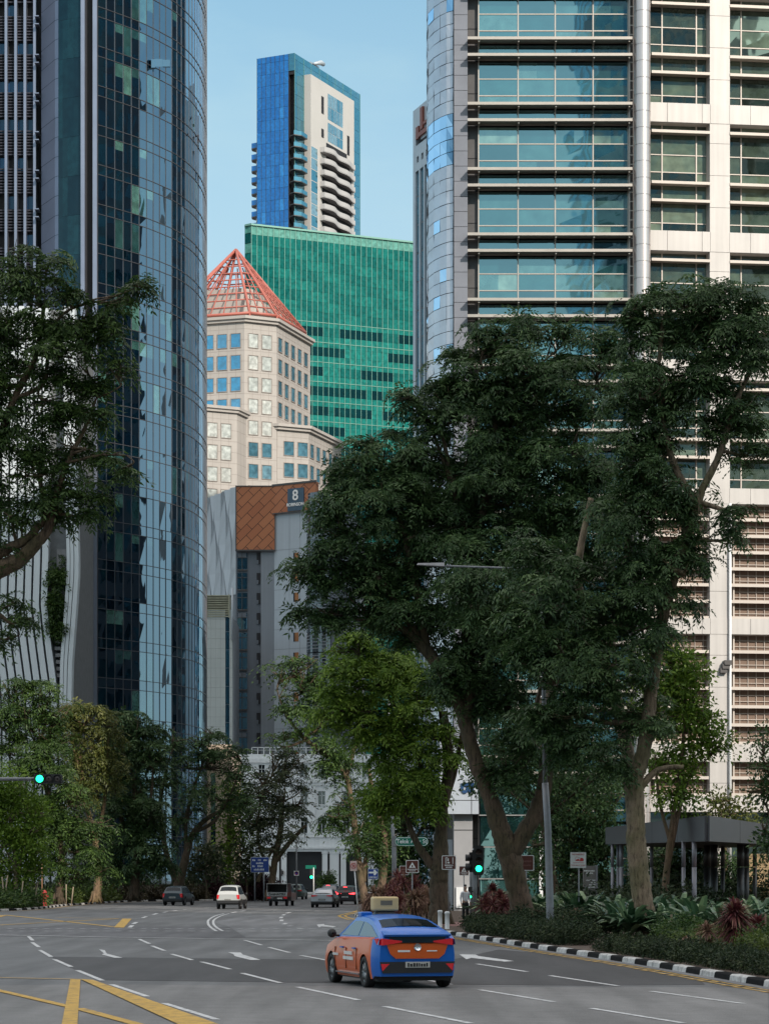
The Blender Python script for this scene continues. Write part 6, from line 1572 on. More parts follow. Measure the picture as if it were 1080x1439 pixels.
# near traffic light
t = thing('traffic_light', 'black traffic light showing green beside the red bushes, left of the forked trunk', 'traffic light', pos(667, 126)); sg_ = 126/F
def tz(py): return PZ(py, 126)-.13
def tx(px): return PX(px, 126)-PX(667, 126)
b = MB(); b.tube([(0, 0, -.1), (0, 0, tz(1192))], .10, 14); b.tube([(tx(662.5), .6, -.1), (tx(662), .6, tz(1200))], .08, 10); b.build('pole', m_galv, t)
b = MB(); plate(b, tx(666.2), tx(678), tz(1229), tz(1189.5), .06, -.34, -.12, 0); plate(b, tx(665.2), tx(679), tz(1230), tz(1188.5), .08, -.12, -.1, 0); b.box(tx(663), tx(667), -.3, .1, tz(1225), tz(1195), 0)
for py in (1198, 1209.5, 1221):
    n = 10
    for i in range(n):
        a, c = math.pi*i/n*1.1-.15, math.pi*(i+1)/n*1.1-.15; r = .17
        b.raw([(tx(672)+r*math.cos(a), -.34, tz(py)+r*math.sin(a)), (tx(672)+r*math.cos(c), -.34, tz(py)+r*math.sin(c)), (tx(672)+r*math.cos(c), -.58, tz(py)+r*math.sin(c)), (tx(672)+r*math.cos(a), -.58, tz(py)+r*math.sin(a))], [(0, 1, 2, 3)], 0)
b.build('signal_head', m_dark, t)
for py in (1198, 1209.5): b = MB(); lens(b, (tx(672), -.34, tz(py)), .145, 0); b.build('lens', m_lens_off, t, label='unlit signal lens')
b = MB(); lens(b, (tx(672), -.34, tz(1221)), .15, 0); b.build('lens', m_green_on, t, label='lit green signal lens')
b = MB()
for (a, c, d, e) in ((653.5, 664, 1201, 1210.5), (653.5, 664, 1213.5, 1224)):
    xs0, xs1 = tx(a), tx(c); z0_, z1_ = tz(e), tz(d)
    b.tube([(xs0, -.05, (z0_+z1_)/2), (xs1, -.05, (z0_+z1_)/2)], [(z1_-z0_)/2*1.0, (z1_-z0_)/2], 14); 
b.box(tx(659), tx(666), -.15, .1, tz(1226), tz(1198)); b.build('side_hoods', m_dark, t)
b = MB(); b.box(tx(656.8), tx(662.2), -.75, -.5, tz(1264), tz(1246.5)); b.box(tx(660), tx(664), -.65, -.1, tz(1254), tz(1252)); b.build('pedestrian_signal', m_dark, t)
b = MB(); lens(b, (tx(659.8), -.76, tz(1260.5)), .06, 0); b.build('pedestrian_lamp', m_green_on, t, label='green walking lamp')
# overhead signal left
t = thing('overhead_traffic_light', 'horizontal overhead traffic light on a mast arm entering from the left edge', 'traffic light', (-24.5, 109, 0))
def ox_(px): return PX(px, 109)+24.5
zc = PZ(1095, 109)
b = MB(); b.tube([(0, 0, 0), (0, 0, zc+.2)], [.16, .11], 12); b.tube([(0, 0, zc), (ox_(49), 0, zc)], [.09, .075], 10); b.build('mast', m_galv, t)
b = MB(); plate(b, ox_(49), ox_(88), zc-.2, zc+.2, .06, -.3, -.05, 0)
for px in (57, 70, 82): b.lathe([(.175, -.3), (.175, -.42), (.185, -.42), (.185, -.3)], (ox_(px), 0, zc), 20, 0, 'y', cap=False)
b.build('signal_head', m_dark, t)
for px in (70, 82): b = MB(); lens(b, (ox_(px), -.3, zc), .14, 0); b.build('lens', m_lens_off, t, label='unlit signal lens')
b = MB(); lens(b, (ox_(57), -.3, zc), .15, 0); b.build('lens', m_green_on, t, label='lit green signal lens')
# bollards, hydrant, small post
for k, (px, Y) in enumerate(((628, 107), (618, 111))):
    b = MB(); b.lathe([(.09, 0), (.09, .62), (.11, .64), (.11, .7), (.07, .74)], (0, 0, 0), 16, 0); b.build('bollard', m_white, None, ['stubby white bollard at the kerb right behind the taxi', 'second white bollard nearer the dark trunk'][k], 'bollard', 'bollards', loc=pos(px, Y))
t = thing('fire_hydrant', 'small red hydrant in the hedge at the lower left', 'hydrant', pos(62.5, 192)); b = MB(); b.lathe([(.16, 0), (.16, .9), (.2, .92), (.2, 1.0), (.12, 1.15), (.04, 1.2)], (0, 0, 0), 14, 0); b.build('barrel', m_sred, t); b = MB(); b.tube([(-.3, 0, .75), (.3, 0, .75)], .09, 8); b.build('outlets', m_sred, t)
b = MB(); b.tube([(0, 0, 0), (0, 0, PZ(1217, 200))], .05, 8); b.build('sign_post', M_simple('rusty post', (.25, .13, .07), .7), None, 'rust brown thin post at the lower left behind the hedge', 'post', loc=pos(59, 200))
b = MB(); plate(b, -.45, .45, 0, .75, .05, -.03, .02); b.build('cabinet', m_g3, None, 'pale equipment cabinet behind the lower left trees', 'cabinet', loc=(PX(54, 212), 212, 2.6)) if False else None
t = thing('railing', 'thin grey railing running behind the left trees', 'railing', (-30, 246, .13))
b = MB()
for z in (.6, 1.1): b.tube([(-6, 0, z), (12, 5, z)], .035, 6)
b.build('rail', m_galv, t)
b = MB()
for i in range(10): b.tube([(-6+2*i, i*5/9, 0), (-6+2*i, i*5/9, 1.1)], .03, 6)
b.build('uprights', m_galv, t)

# =============================================================== vehicles
m_tyre = M_simple('tyre rubber', (.014, .014, .015), .8); m_rim = M_simple('alloy rim', (.30, .31, .32), .35, .8)
m_cglass = M_glass('car glass', [(0, (.006, .008, .01)), (1, (.02, .025, .03))], .02, (.85, .93, 1), .03, .0, .35, .3)
m_redl = M_simple('red lamp plastic', (.75, .012, .02), .2, 0, .05, 5, coat=1); m_redon = M_emit('lit brake lamp', (1, .05, .06), 3.0); m_plate = M_simple('plate backing', (.5, .5, .48), .4); m_plateb = M_simple('black plate', (.02, .02, .02), .4); m_chrome = M_simple('chrome trim', (.7, .7, .72), .1, 1)
m_plasb = M_simple('black bumper plastic', (.018, .018, .02), .55)
def carpaint(n, c, metal=.3): return M_simple(n, c, .34, metal, .03, 2, coat=.35, spec=.4)
def car(name, label, cat, loc, rz, L, W, Ht, roof, paint, belt=.92, bot=.24, wr=.32, wb=(.19, .80), group=None, roofpaint=None, rearpaint=None, hatch=None, lit=False, rearglass=(1, 2), shield=None, tl='h', bumper_black=0, platem=None, thirdlight=False, spoiler=False):
    """roof: list of (t from the rear 0..1, z).  local +y is forward, rear face at y=0"""
    t = thing(name, label, cat, loc, rz, group)
    if shield is None: shield = len(roof)-3
    # lower body
    ts = sorted(set(list(np.linspace(0, 1, 41))+[.008, .02, .035, .965, .98, .992]))
    wheels = [wb[0]*L, wb[1]*L]; R_ = wr+.05
    def halfw(t_): 
        e = min(t_, 1-t_)*L; return W/2*(1-.13*max(0, 1-e/.55)**2.2)
    def zb_(y):
        z = bot+ (.06 if (y < .3 or y > L-.3) else 0)
        for w in wheels:
            if abs(y-w) < R_: z = max(z, wr+math.sqrt(R_*R_-(y-w)**2)*.98)
        return z
    def zbelt(t_): 
        return np.interp(t_, [0, .03, .25, .7, .78, .93, 1.0], [belt-.02, belt, belt-.02, belt-.05, belt-.08, belt-.24, belt-.34])
    b = MB(); secs = []
    for t_ in ts:
        y = t_*L; hw = halfw(t_); z0 = zb_(y); z1 = float(zbelt(t_)); tuck = .0
        pr = []
        for k in range(9):
            s = k/8; z = z0+(z1-z0)*s; sabs = (z-bot)/(z1-bot) if z1 > bot else 0
            ww = hw*(1-.05*(1-min(1, sabs*2.2))**2-.10*max(0, sabs-.55)**1.6*1.8)
            pr.append((ww, y, z))
        pr += [(pr[-1][0]*.93, y, z1+.035), (pr[-1][0]*.5, y, z1+.06), (0, y, z1+.065)]
        secs.append(pr)
    n = len(secs[0])
    vs = []; 
    for pr in secs:
        vs += pr+[(-x, y, z) for (x, y, z) in pr[-2::-1]]
    m_ = 2*n-1
    for i in range(len(secs)-1):
        for k in range(m_-1):
            yy = (ts[i]+ts[i+1])/2*L; z_ = (vs[i*m_+k][2]+vs[i*m_+k+1][2])/2
            mt = 0
            if rearpaint and yy < .30+.0 : mt = 1
            if bumper_black and z_ < bot+bumper_black: mt = 2
            b.raw([vs[i*m_+k], vs[(i+1)*m_+k], vs[(i+1)*m_+k+1], vs[i*m_+k+1]], [(0, 3, 2, 1)], mt, .5, True)
    # rear and front faces
    for idx, sgn in ((0, -1), (len(secs)-1, 1)):
        P = vs[idx*m_:(idx+1)*m_]
        for k in range(n-1):
            a, c = P[k], P[k+1]; a2, c2 = P[m_-1-k], P[m_-2-k]
            q = [a, c, c2, a2] if sgn < 0 else [a2, c2, c, a]
            z_ = (a[2]+c[2])/2
            b.raw(q, [(0, 1, 2, 3)], 2 if (bumper_black and z_ < bot+bumper_black) else (1 if (rearpaint and sgn < 0) else 0), .5, True)
    body = b.build('body', [paint, rearpaint or paint, m_plasb], t)
    # merge for smooth shading
    bm = bmesh.new(); bm.from_mesh(body.data); bmesh.ops.remove_doubles(bm, verts=bm.verts, dist=.0008); bmesh.ops.recalc_face_normals(bm, faces=bm.faces); bm.to_mesh(body.data); bm.free()
    sb = body.modifiers.new('edge', 'EDGE_SPLIT'); sb.split_angle = math.radians(40)
    # underbody
    b = MB(); b.box(-W/2*.86, W/2*.86, .25, L-.3, bot-.04, bot+.32); b.build('underbody', m_plasb, t)
    # cabin
    def cw(z): return W/2*(.90-.25*max(0, (z-belt+.05))/(Ht-belt+.05))
    b = MB(); S_ = []
    for (t_, z) in roof:
        hw = cw(z); S_.append([(hw, t_*L, z-.0), (hw*.86, t_*L, z+.03), (hw*.45, t_*L, z+.05), (0, t_*L, z+.055), (-hw*.45, t_*L, z+.05), (-hw*.86, t_*L, z+.03), (-hw, t_*L, z)])
    for i in range(len(S_)-1):
        for k in range(6): b.raw([S_[i][k], S_[i+1][k], S_[i+1][k+1], S_[i][k+1]], [(0, 1, 2, 3)], 0, .5, True)
        for e, s_ in ((0, 1), (6, -1)):
            p, q = S_[i][e], S_[i+1][e]; zb1, zb2 = belt-.12, belt-.12; hw = cw(belt-.12)
            f = [p, q, (s_*hw, q[1], zb2), (s_*hw, p[1], zb1)]; b.raw(f if s_ < 0 else f[::-1], [(0, 1, 2, 3)], 0)
    cab = b.build('roof', roofpaint or paint, t)
    bm = bmesh.new(); bm.from_mesh(cab.data); bmesh.ops.remove_doubles(bm, verts=bm.verts, dist=.0008); bm.to_mesh(cab.data); bm.free()
    sb = cab.modifiers.new('edge', 'EDGE_SPLIT'); sb.split_angle = math.radians(35)
    # glass panels just proud of the cabin
    def roofpt(tt):
        return float(np.interp(tt, [r_[0] for r_ in roof], [r_[1] for r_ in roof]))
    def top_panel(name_, i0, i1, mrg, m=m_cglass):
        g = MB(); A, B_ = roof[i0], roof[i1]; d = Vector((0, (B_[0]-A[0])*L, B_[1]-A[1])); l = d.length; nn = Vector((0, -d.z, d.y)).normalized()
        if nn.z < 0: nn = -nn
        e = mrg/l; pa = (A[0]+(B_[0]-A[0])*e, A[1]+(B_[1]-A[1])*e); pb = (A[0]+(B_[0]-A[0])*(1-e), A[1]+(B_[1]-A[1])*(1-e))
        row = []
        for (t_, z) in (pa, pb):
            hw = cw(z)-.09; row.append([(x*hw, t_*L+nn.y*.012, z+dz+nn.z*.012+.004) for x, dz in ((1, .012), (.8, .033), (.45, .05), (0, .055), (-.45, .05), (-.8, .033), (-1, .012))])
        for k in range(6): g.raw([row[0][k], row[1][k], row[1][k+1], row[0][k+1]], [(0, 1, 2, 3)], 0, .4, True)
        g.build(name_, m, t)
    top_panel('rear_window', rearglass[0], rearglass[1], .05); top_panel('windscreen', shield, shield+1, .05)
    # side windows
    tA, tB = roof[0][0]+.05, roof[-1][0]-.02
    for s_ in (1, -1):
        xs_ = np.linspace(tA, tB, 40); mid = (tA+tB)/2
        for (a0, a1) in ((tA, mid-.006), (mid+.006, tB)):
            g = MB(); pts = [x for x in np.linspace(a0, a1, 12)]
            for i in range(len(pts)-1):
                q = []
                for tt in (pts[i], pts[i+1]):
                    zt_r = roofpt(tt)-.085; zl = belt+.03
                    if zt_r < zl: zt_r = zl
                    def xat(z): 
                        zr_ = roofpt(tt); f = (z-(belt-.12))/(max(zr_, belt+.01)-(belt-.12)); return cw(belt-.12)+(cw(zr_)-cw(belt-.12))*f+.008
                    q += [(s_*xat(zl), tt*L, zl), (s_*xat(zt_r), tt*L, zt_r)]
                if abs(q[1][2]-q[0][2])+abs(q[3][2]-q[2][2]) > .02: g.raw([q[0], q[2], q[3], q[1]], [(0, 1, 2, 3)], 0, .4)
            if g.f: g.build('side_window', m_cglass, t)
    # wheels
    for w in wheels:
        for s_ in (1, -1):
            x0 = s_*(W/2-.20); x1 = s_*(W/2-.005)
            g = MB(); g.lathe([(wr*.62, x0), (wr*.95, x0), (wr, x0+s_*.03), (wr, x1-s_*.04), (wr*.95, x1), (wr*.66, x1), (wr*.66, x1-s_*.05)], (0, w, wr), 28, 0, 'x'); wh = g.build('wheel', m_tyre, t)
            g = MB(); g.lathe([(wr*.66, x1-s_*.03), (wr*.6, x1-s_*.02), (wr*.58, x1-s_*.06), (.05, x1-s_*.045), (.04, x1-s_*.02)], (0, w, wr), 20, 0, 'x')
            for k in range(7):
                a = k*2*math.pi/7; g.tube([(x1-s_*.03, w, wr), (x1-s_*.03, w+math.cos(a)*wr*.6, wr+math.sin(a)*wr*.6)], [.035, .02], 4)
            g.build('rim', m_rim, wh)
    # mirrors
    for s_ in (1, -1):
        g = MB(); y = L*(roof[-1][0]-.07); x = s_*(W/2+.09); g.lathe([(.02, -.09), (.08, -.08), (.1, 0), (.085, .08), (.03, .1)], (x, y, belt+.06), 10, 0, 'y'); g.tube([(x, y, belt+.03), (s_*(W/2-.08), y, belt)], .025, 5); g.build('mirror', m_plasb, t)
    # tail lights
    hw = W/2
    zt0 = belt-.10
    for s_ in (1, -1):
        g = MB(); xo = halfw(0)
        P = [(s_*(xo-.46), -.045, zt0+.06), (s_*(xo-.05), -.05, zt0+.11), (s_*(xo+.035), .10, zt0+.11), (s_*(xo+.055), .33, zt0+.10), (s_*(xo+.05), .33, zt0+.04), (s_*(xo+.03), .10, zt0-.02), (s_*(xo-.05), -.05, zt0-.03), (s_*(xo-.46), -.045, zt0+.03)]
        c = [(p[0]*.96, p[1]+.12, p[2]) for p in P]
        g.raw([P[0], P[1], P[6], P[7]], [(0, 1, 2, 3)], 0); g.raw([P[1], P[2], P[5], P[6]], [(0, 1, 2, 3)], 0); g.raw([P[2], P[3], P[4], P[5]], [(0, 1, 2, 3)], 0); g.raw([P[0], P[1], P[2], P[3], c[3], c[2], c[1], c[0]], [(0, 1, 6, 7), (1, 2, 5, 6), (2, 3, 4, 5)], 0); g.raw([P[7], P[6], P[5], P[4], c[4], c[5], c[6], c[7]], [(0, 1, 6, 7), (1, 2, 5, 6), (2, 3, 4, 5)], 0)
        if tl == 'v':
            g = MB(); g.raw([(s_*(xo-.16), -.025, zt0+.10), (s_*(xo+.0), -.015, zt0+.12), (s_*(xo+.055), .16, zt0+.10), (s_*(xo+.06), .14, zt0-.18), (s_*(xo+.01), -.02, zt0-.2), (s_*(xo-.10), -.03, zt0-.18)], [(0, 1, 4, 5), (1, 2, 3, 4)], 0)
        g.build('tail_light', m_redon if lit else m_redl, t)
    g = MB(); g.box(-.26, .26, -.035, -.01, bot+.28, bot+.40, 0); g.build('number_plate', platem or m_plate, t)
    g = MB(); dots(g, -.22, .22, bot+.30, .075, -.0375, 0, 8, int(L*100)); g.build('plate_marks', m_plasb if platem is None else m_plate, t)
    if thirdlight: g = MB(); g.box(-.16, .16, .12, .17, Ht-.07, Ht-.03); g.build('brake_light', m_redon, t)
    return t
TR = math.radians
hatch = [(.0, 1.02), (.03, 1.13), (.10, 1.21), (.25, 1.38), (.36, 1.44), (.48, 1.46), (.57, 1.44), (.77, 1.0)]
# -- taxi
m_blue = carpaint('taxi blue', (.0, .12, .52), .1); m_or = M_simple('taxi orange', (.60, .105, .015), .38, 0, .03, 2, coat=.3, spec=.3)
txx = thing  # alias kept short
taxi = car('taxi', 'blue and orange taxi with a beige box on its roof, driving away', 'taxi', (PX(585.5, 53.0), 52.7, 0), TR(15.5), 4.47, 1.83, 1.45, hatch, m_or, belt=1.03, bot=.20, wr=.33, roofpaint=m_blue, rearpaint=m_blue, rearglass=(2, 3), shield=6)
g = MB(); zz = [(.60, .90), (.56, .70), (.47, .62)]
g.raw([(-.66, -.022, .93), (.66, -.022, .93), (.58, -.03, .72), (.46, -.03, .625), (-.46, -.03, .625), (-.58, -.03, .72)], [(0, 5, 4, 3, 2, 1)], 0); g.raw([(-.66, -.022, .93), (.66, -.022, .93), (.66, .0, .95), (-.66, .0, .95)], [(0, 1, 2, 3)], 0)
hb = g.build('tailgate', m_or, taxi, label='orange tailgate panel')
g = MB(); g.raw([(-.60, -.04, .95), (.60, -.04, .95), (.60, -.02, 1.10), (-.60, -.02, 1.10)], [(0, 1, 2, 3)], 0); g.build('lower_rear_window', m_cglass, taxi)
g = MB(); g.raw([(-.72, -.06, 1.12), (.72, -.06, 1.12), (.70, .24, 1.19), (-.70, .24, 1.19), (-.71, -.04, 1.08), (.71, -.04, 1.08), (.70, .2, 1.1), (-.70, .2, 1.1)], [(0, 1, 2, 3), (0, 4, 5, 1), (4, 7, 6, 5), (0, 3, 7, 4), (1, 5, 6, 2)], 0); g.build('spoiler', m_blue, taxi)
g = MB(); g.raw([(-.80, -.035, .56), (.80, -.035, .56), (.74, -.04, .33), (-.74, -.04, .33), (-.8, .06, .56), (.8, .06, .56), (.74, .06, .33), (-.74, .06, .33)], [(0, 3, 2, 1), (0, 1, 5, 4), (3, 7, 6, 2), (0, 4, 7, 3), (1, 2, 6, 5)], 0); g.build('rear_diffuser', m_plasb, taxi)
for o in taxi.children:
    if o.name.startswith('number_plate'): o.location = (0, -.02, -.04)
    if o.name.startswith('plate_marks'): o.location = (0, -.022, -.04)
g = MB()
for s_ in (-1, 1): g.raw([(s_*.60, -.045, .52), (s_*.78, -.04, .52), (s_*.75, -.045, .37)], [(0, 1, 2)], 0)
g.build('reflectors', m_redl, taxi)
g = MB(); g.lathe([(.075, -.012), (.075, .0), (.06, .006)], (0, -.03, .86), 18, 0, 'y'); g.build('badge', m_chrome, taxi)
g = MB(); g.box(-.42, -.16, -.034, -.028, .76, .80); g.box(.2, .42, -.034, -.028, .77, .795); g.build('rear_lettering', m_swhite, taxi)
g = MB()
for (y0, z, h, w_) in ((1.75, .66, .07, .62), (1.65, .55, .07, .8), (2.9, .62, .05, .4)): 
    rr = random.Random(3); y = y0
    while y < y0+w_: dw = rr.choice([.05, .07]); g.box(-.945, -.92, y, y+dw, z, z+h); y += dw+.03
g.build('door_lettering', m_swhite, taxi)
g = MB(); g.box(-.94, -.88, 1.15, 3.1, .26, .285); g.build('sill_strip', m_chrome, taxi)
m_seam = M_simple('door gap shadow line', (.10, .022, .006), .7)
for y0 in (1.42, 2.28, 3.2):
    g = MB(); g.box(-.924, -.905, y0, y0+.014, .36, .80); g.build('door_seam', m_seam, taxi)
g = MB()
for y in (1.5, 2.5): g.box(-.945, -.9, y, y+.2, .79, .82)
g.build('door_handle', m_blue, taxi)
tb = thing('rooftop_box', 'beige rounded advertising box on the taxi roof', 'roof sign', (taxi.location.x, taxi.location.y, 0), TR(15.5))
g = MB(); P = rrect(-.29, .29, 1.70, 1.62+.0, .0) if 0 else None
bm = MB(); bm.box(-.28, .28, 2.35, 2.66, 1.57, 1.88); o = bm.build('box', M_simple('beige plastic', (.60, .45, .22), .45, 0, .05), tb); bevel(o, .045, 3)
bm = MB(); bm.box(-.13, .13, 2.345, 2.35, 1.70, 1.80); bm.build('box_marking', M_simple('grey marking', (.16, .14, .1), .5), tb)
bm = MB(); bm.raw([(-.24, 2.3, 1.5), (.24, 2.3, 1.5), (.24, 2.7, 1.5), (-.24, 2.7, 1.5), (-.16, 2.4, 1.575), (.16, 2.4, 1.575), (.16, 2.62, 1.575), (-.16, 2.62, 1.575)], [(0, 1, 5, 4), (1, 2, 6, 5), (2, 3, 7, 6), (3, 0, 4, 7), (4, 5, 6, 7), (3, 2, 1, 0)]); bm.build('base', m_dark, tb)
bm = MB(); bm.box(-.6, -.35, 2.2, 2.5, 1.42, 1.56); o = bm.build('blue_mount', m_blue, tb); bevel(o, .03, 2)

suvr = [(.015, 1.02), (.05, 1.22), (.13, 1.58), (.2, 1.64), (.45, 1.68), (.56, 1.66), (.72, 1.02)]
w_suv = car('car', 'white sport utility car left of the small truck', 'car', pos(320, 184, 0), TR(-4), 4.6, 1.78, 1.68, suvr, carpaint('white car paint', (.48, .49, .48), .1), belt=1.02, bot=.36, wr=.36, rearglass=(1, 2), shield=5, bumper_black=.30, tl='v')
xvr = [(.015, .95), (.05, 1.12), (.12, 1.46), (.2, 1.52), (.42, 1.55), (.55, 1.52), (.72, .96)]
d_suv = car('car', 'dark teal grey hatchback beside the left kerb', 'car', pos(242, 207, 0), TR(-9), 4.45, 1.80, 1.55, xvr, carpaint('dark teal paint', (.045, .065, .08), .5), belt=.96, bot=.32, wr=.36, rearglass=(1, 2), shield=5, bumper_black=.2, tl='v')
sed = [(.0, .93), (.10, .97), (.20, 1.22), (.30, 1.38), (.42, 1.43), (.52, 1.42), (.60, 1.38), (.78, .93)]
s_sed = car('car', 'silver white sedan directly left of the island tip', 'car', pos(452, 193, 0), TR(-5), 4.7, 1.8, 1.43, sed, carpaint('silver paint', (.42, .44, .47), .4), belt=.95, bot=.26, wr=.33, rearglass=(1, 3), shield=6, bumper_black=.22, platem=m_plateb)
b_sed = car('car', 'dark sedan with lit red brake lights half hidden behind the silver one', 'car', pos(460.5, 228, 0), TR(-5), 4.7, 1.8, 1.62, [(a, z*1.12) for a, z in sed], carpaint('dark grey paint', (.05, .055, .07), .5), belt=1.0, bot=.28, wr=.34, rearglass=(1, 3), shield=6, lit=True, thirdlight=True)
k_hat = car('car', 'black hatchback with lit brake lights, rightmost of the waiting cars', 'car', pos(484.5, 214, 0), TR(-7), 4.4, 1.78, 1.52, xvr, carpaint('black car paint', (.018, .018, .022), .2), belt=.98, bot=.3, wr=.34, rearglass=(1, 2), shield=5, lit=True, thirdlight=True)
f_car = car('car', 'green grey car mostly hidden behind the small truck', 'car', pos(412.5, 262, 0), TR(-6), 4.5, 1.8, 1.6, xvr, carpaint('green grey paint', (.06, .09, .08), .4), belt=.98, bot=.3, wr=.34, rearglass=(1, 2), shield=5)
# -- canopy truck
tk = thing('pickup_truck', 'small silver pickup truck with dark framed canopy over its bed', 'truck', pos(389, 203, 0), TR(-6))
m_tks = M_simple('dull silver tailgate', (.33, .32, .31), .5, .3, .1, 2)
b = MB(); b.box(-.82, .82, .02, .06, .78, 1.10, 0); b.box(-.82, -.78, .06, 2.2, .78, 1.1, 0); b.box(.78, .82, .06, 2.2, .78, 1.1, 1); b.box(-.8, .8, .06, 2.2, .72, .78, 1); b.build('cargo_bed', [m_tks, carpaint('dark red truck side', (.07, .012, .015), .2)], tk)
b = MB()
for x in (-.82, .78):
    for y in (.02, 1.1, 2.16): b.box(x, x+.04, y, y+.04, 1.1, 1.76)
b.box(-.85, .85, -.02, 2.25, 1.76, 1.80); b.build('canopy_frame', m_tks, tk)
b = MB(); b.box(.81, .825, .1, 2.15, 1.12, 1.74); b.box(-.825, -.81, .1, 2.15, 1.12, 1.74); b.box(-.8, .8, 2.1, 2.14, 1.12, 1.74); b.build('canopy_sheet', m_dark, tk)
b = MB(); b.prism([(-.84, 2.3), (.84, 2.3), (.84, 4.9), (-.84, 4.9)], .42, 1.05, 0); b.raw([(-.82, 2.3, 1.05), (.82, 2.3, 1.05), (.82, 4.0, 1.05), (-.82, 4.0, 1.05), (-.72, 2.36, 1.72), (.72, 2.36, 1.72), (.72, 3.4, 1.72), (-.72, 3.4, 1.72)], [(0, 1, 5, 4), (1, 2, 6, 5), (2, 3, 7, 6), (3, 0, 4, 7), (4, 5, 6, 7)], 0); b.build('cab', carpaint('truck cab paint', (.35, .35, .35), .3), tk)
b = MB(); b.raw([(.825, 2.5, 1.1), (.825, 3.8, 1.1), (.735, 3.35, 1.64), (.735, 2.5, 1.64)], [(0, 1, 2, 3)]); b.raw([(-.6, 2.31, 1.15), (.6, 2.31, 1.15), (.55, 2.34, 1.6), (-.55, 2.34, 1.6)], [(0, 1, 2, 3)]); b.build('window', m_cglass, tk)
b = MB(); b.box(-.78, .78, .05, .15, .5, .6); b.box(-.5, .5, .2, 4.6, .38, .6); b.build('chassis', m_plasb, tk)
for x in (-.66, .66):
    b = MB(); b.box(x-.14, x+.14, .0, .06, .6, .74); b.build('tail_light', m_redl, tk)
    for y in (.95, 4.1):
        b = MB(); s_ = 1 if x > 0 else -1; b.lathe([(.2, -.1*s_), (.3, -.1*s_), (.31, .08*s_), (.2, .1*s_)], (x, y, .31), 22, 0, 'x'); b.build('wheel', m_tyre, tk)
b = MB(); b.box(.02, .42, -.0, .03, .56, .68); b.build('number_plate', m_plate, tk)
text('DAIHATSU', .24, tk, (0, -.0, .94), M_simple('dark tailgate lettering', (.05, .05, .05), .5), ex=.01, bold=.01, sx=1.15)

# =============================================================== people
def skin_body(name, nodes, edges, mat, parent, root=0, sub=2):
    me = bpy.data.meshes.new(name); me.from_pydata([n[0] for n in nodes], edges, []); me.materials.append(mat)
    o = bpy.data.objects.new(name, me); COL.objects.link(o); o.parent = parent
    sk = o.modifiers.new('skin', 'SKIN'); sk.use_smooth_shade = True
    for i, n_ in enumerate(nodes):
        sv = me.skin_vertices[0].data[i]; r = n_[1]; sv.radius = r if hasattr(r, '__len__') else (r, r); sv.use_root = (i == root)
    s = o.modifiers.new('sub', 'SUBSURF'); s.levels = s.render_levels = sub
    return o
m_skin = M_simple('skin', (.38, .22, .15), .55, 0, .04); m_hair = M_simple('black hair', (.012, .01, .01), .5); m_shirt = M_simple('white shirt', (.62, .63, .67), .7, 0, .06, 6); m_trs = M_simple('black trousers', (.012, .012, .014), .7, 0, .2, 5)
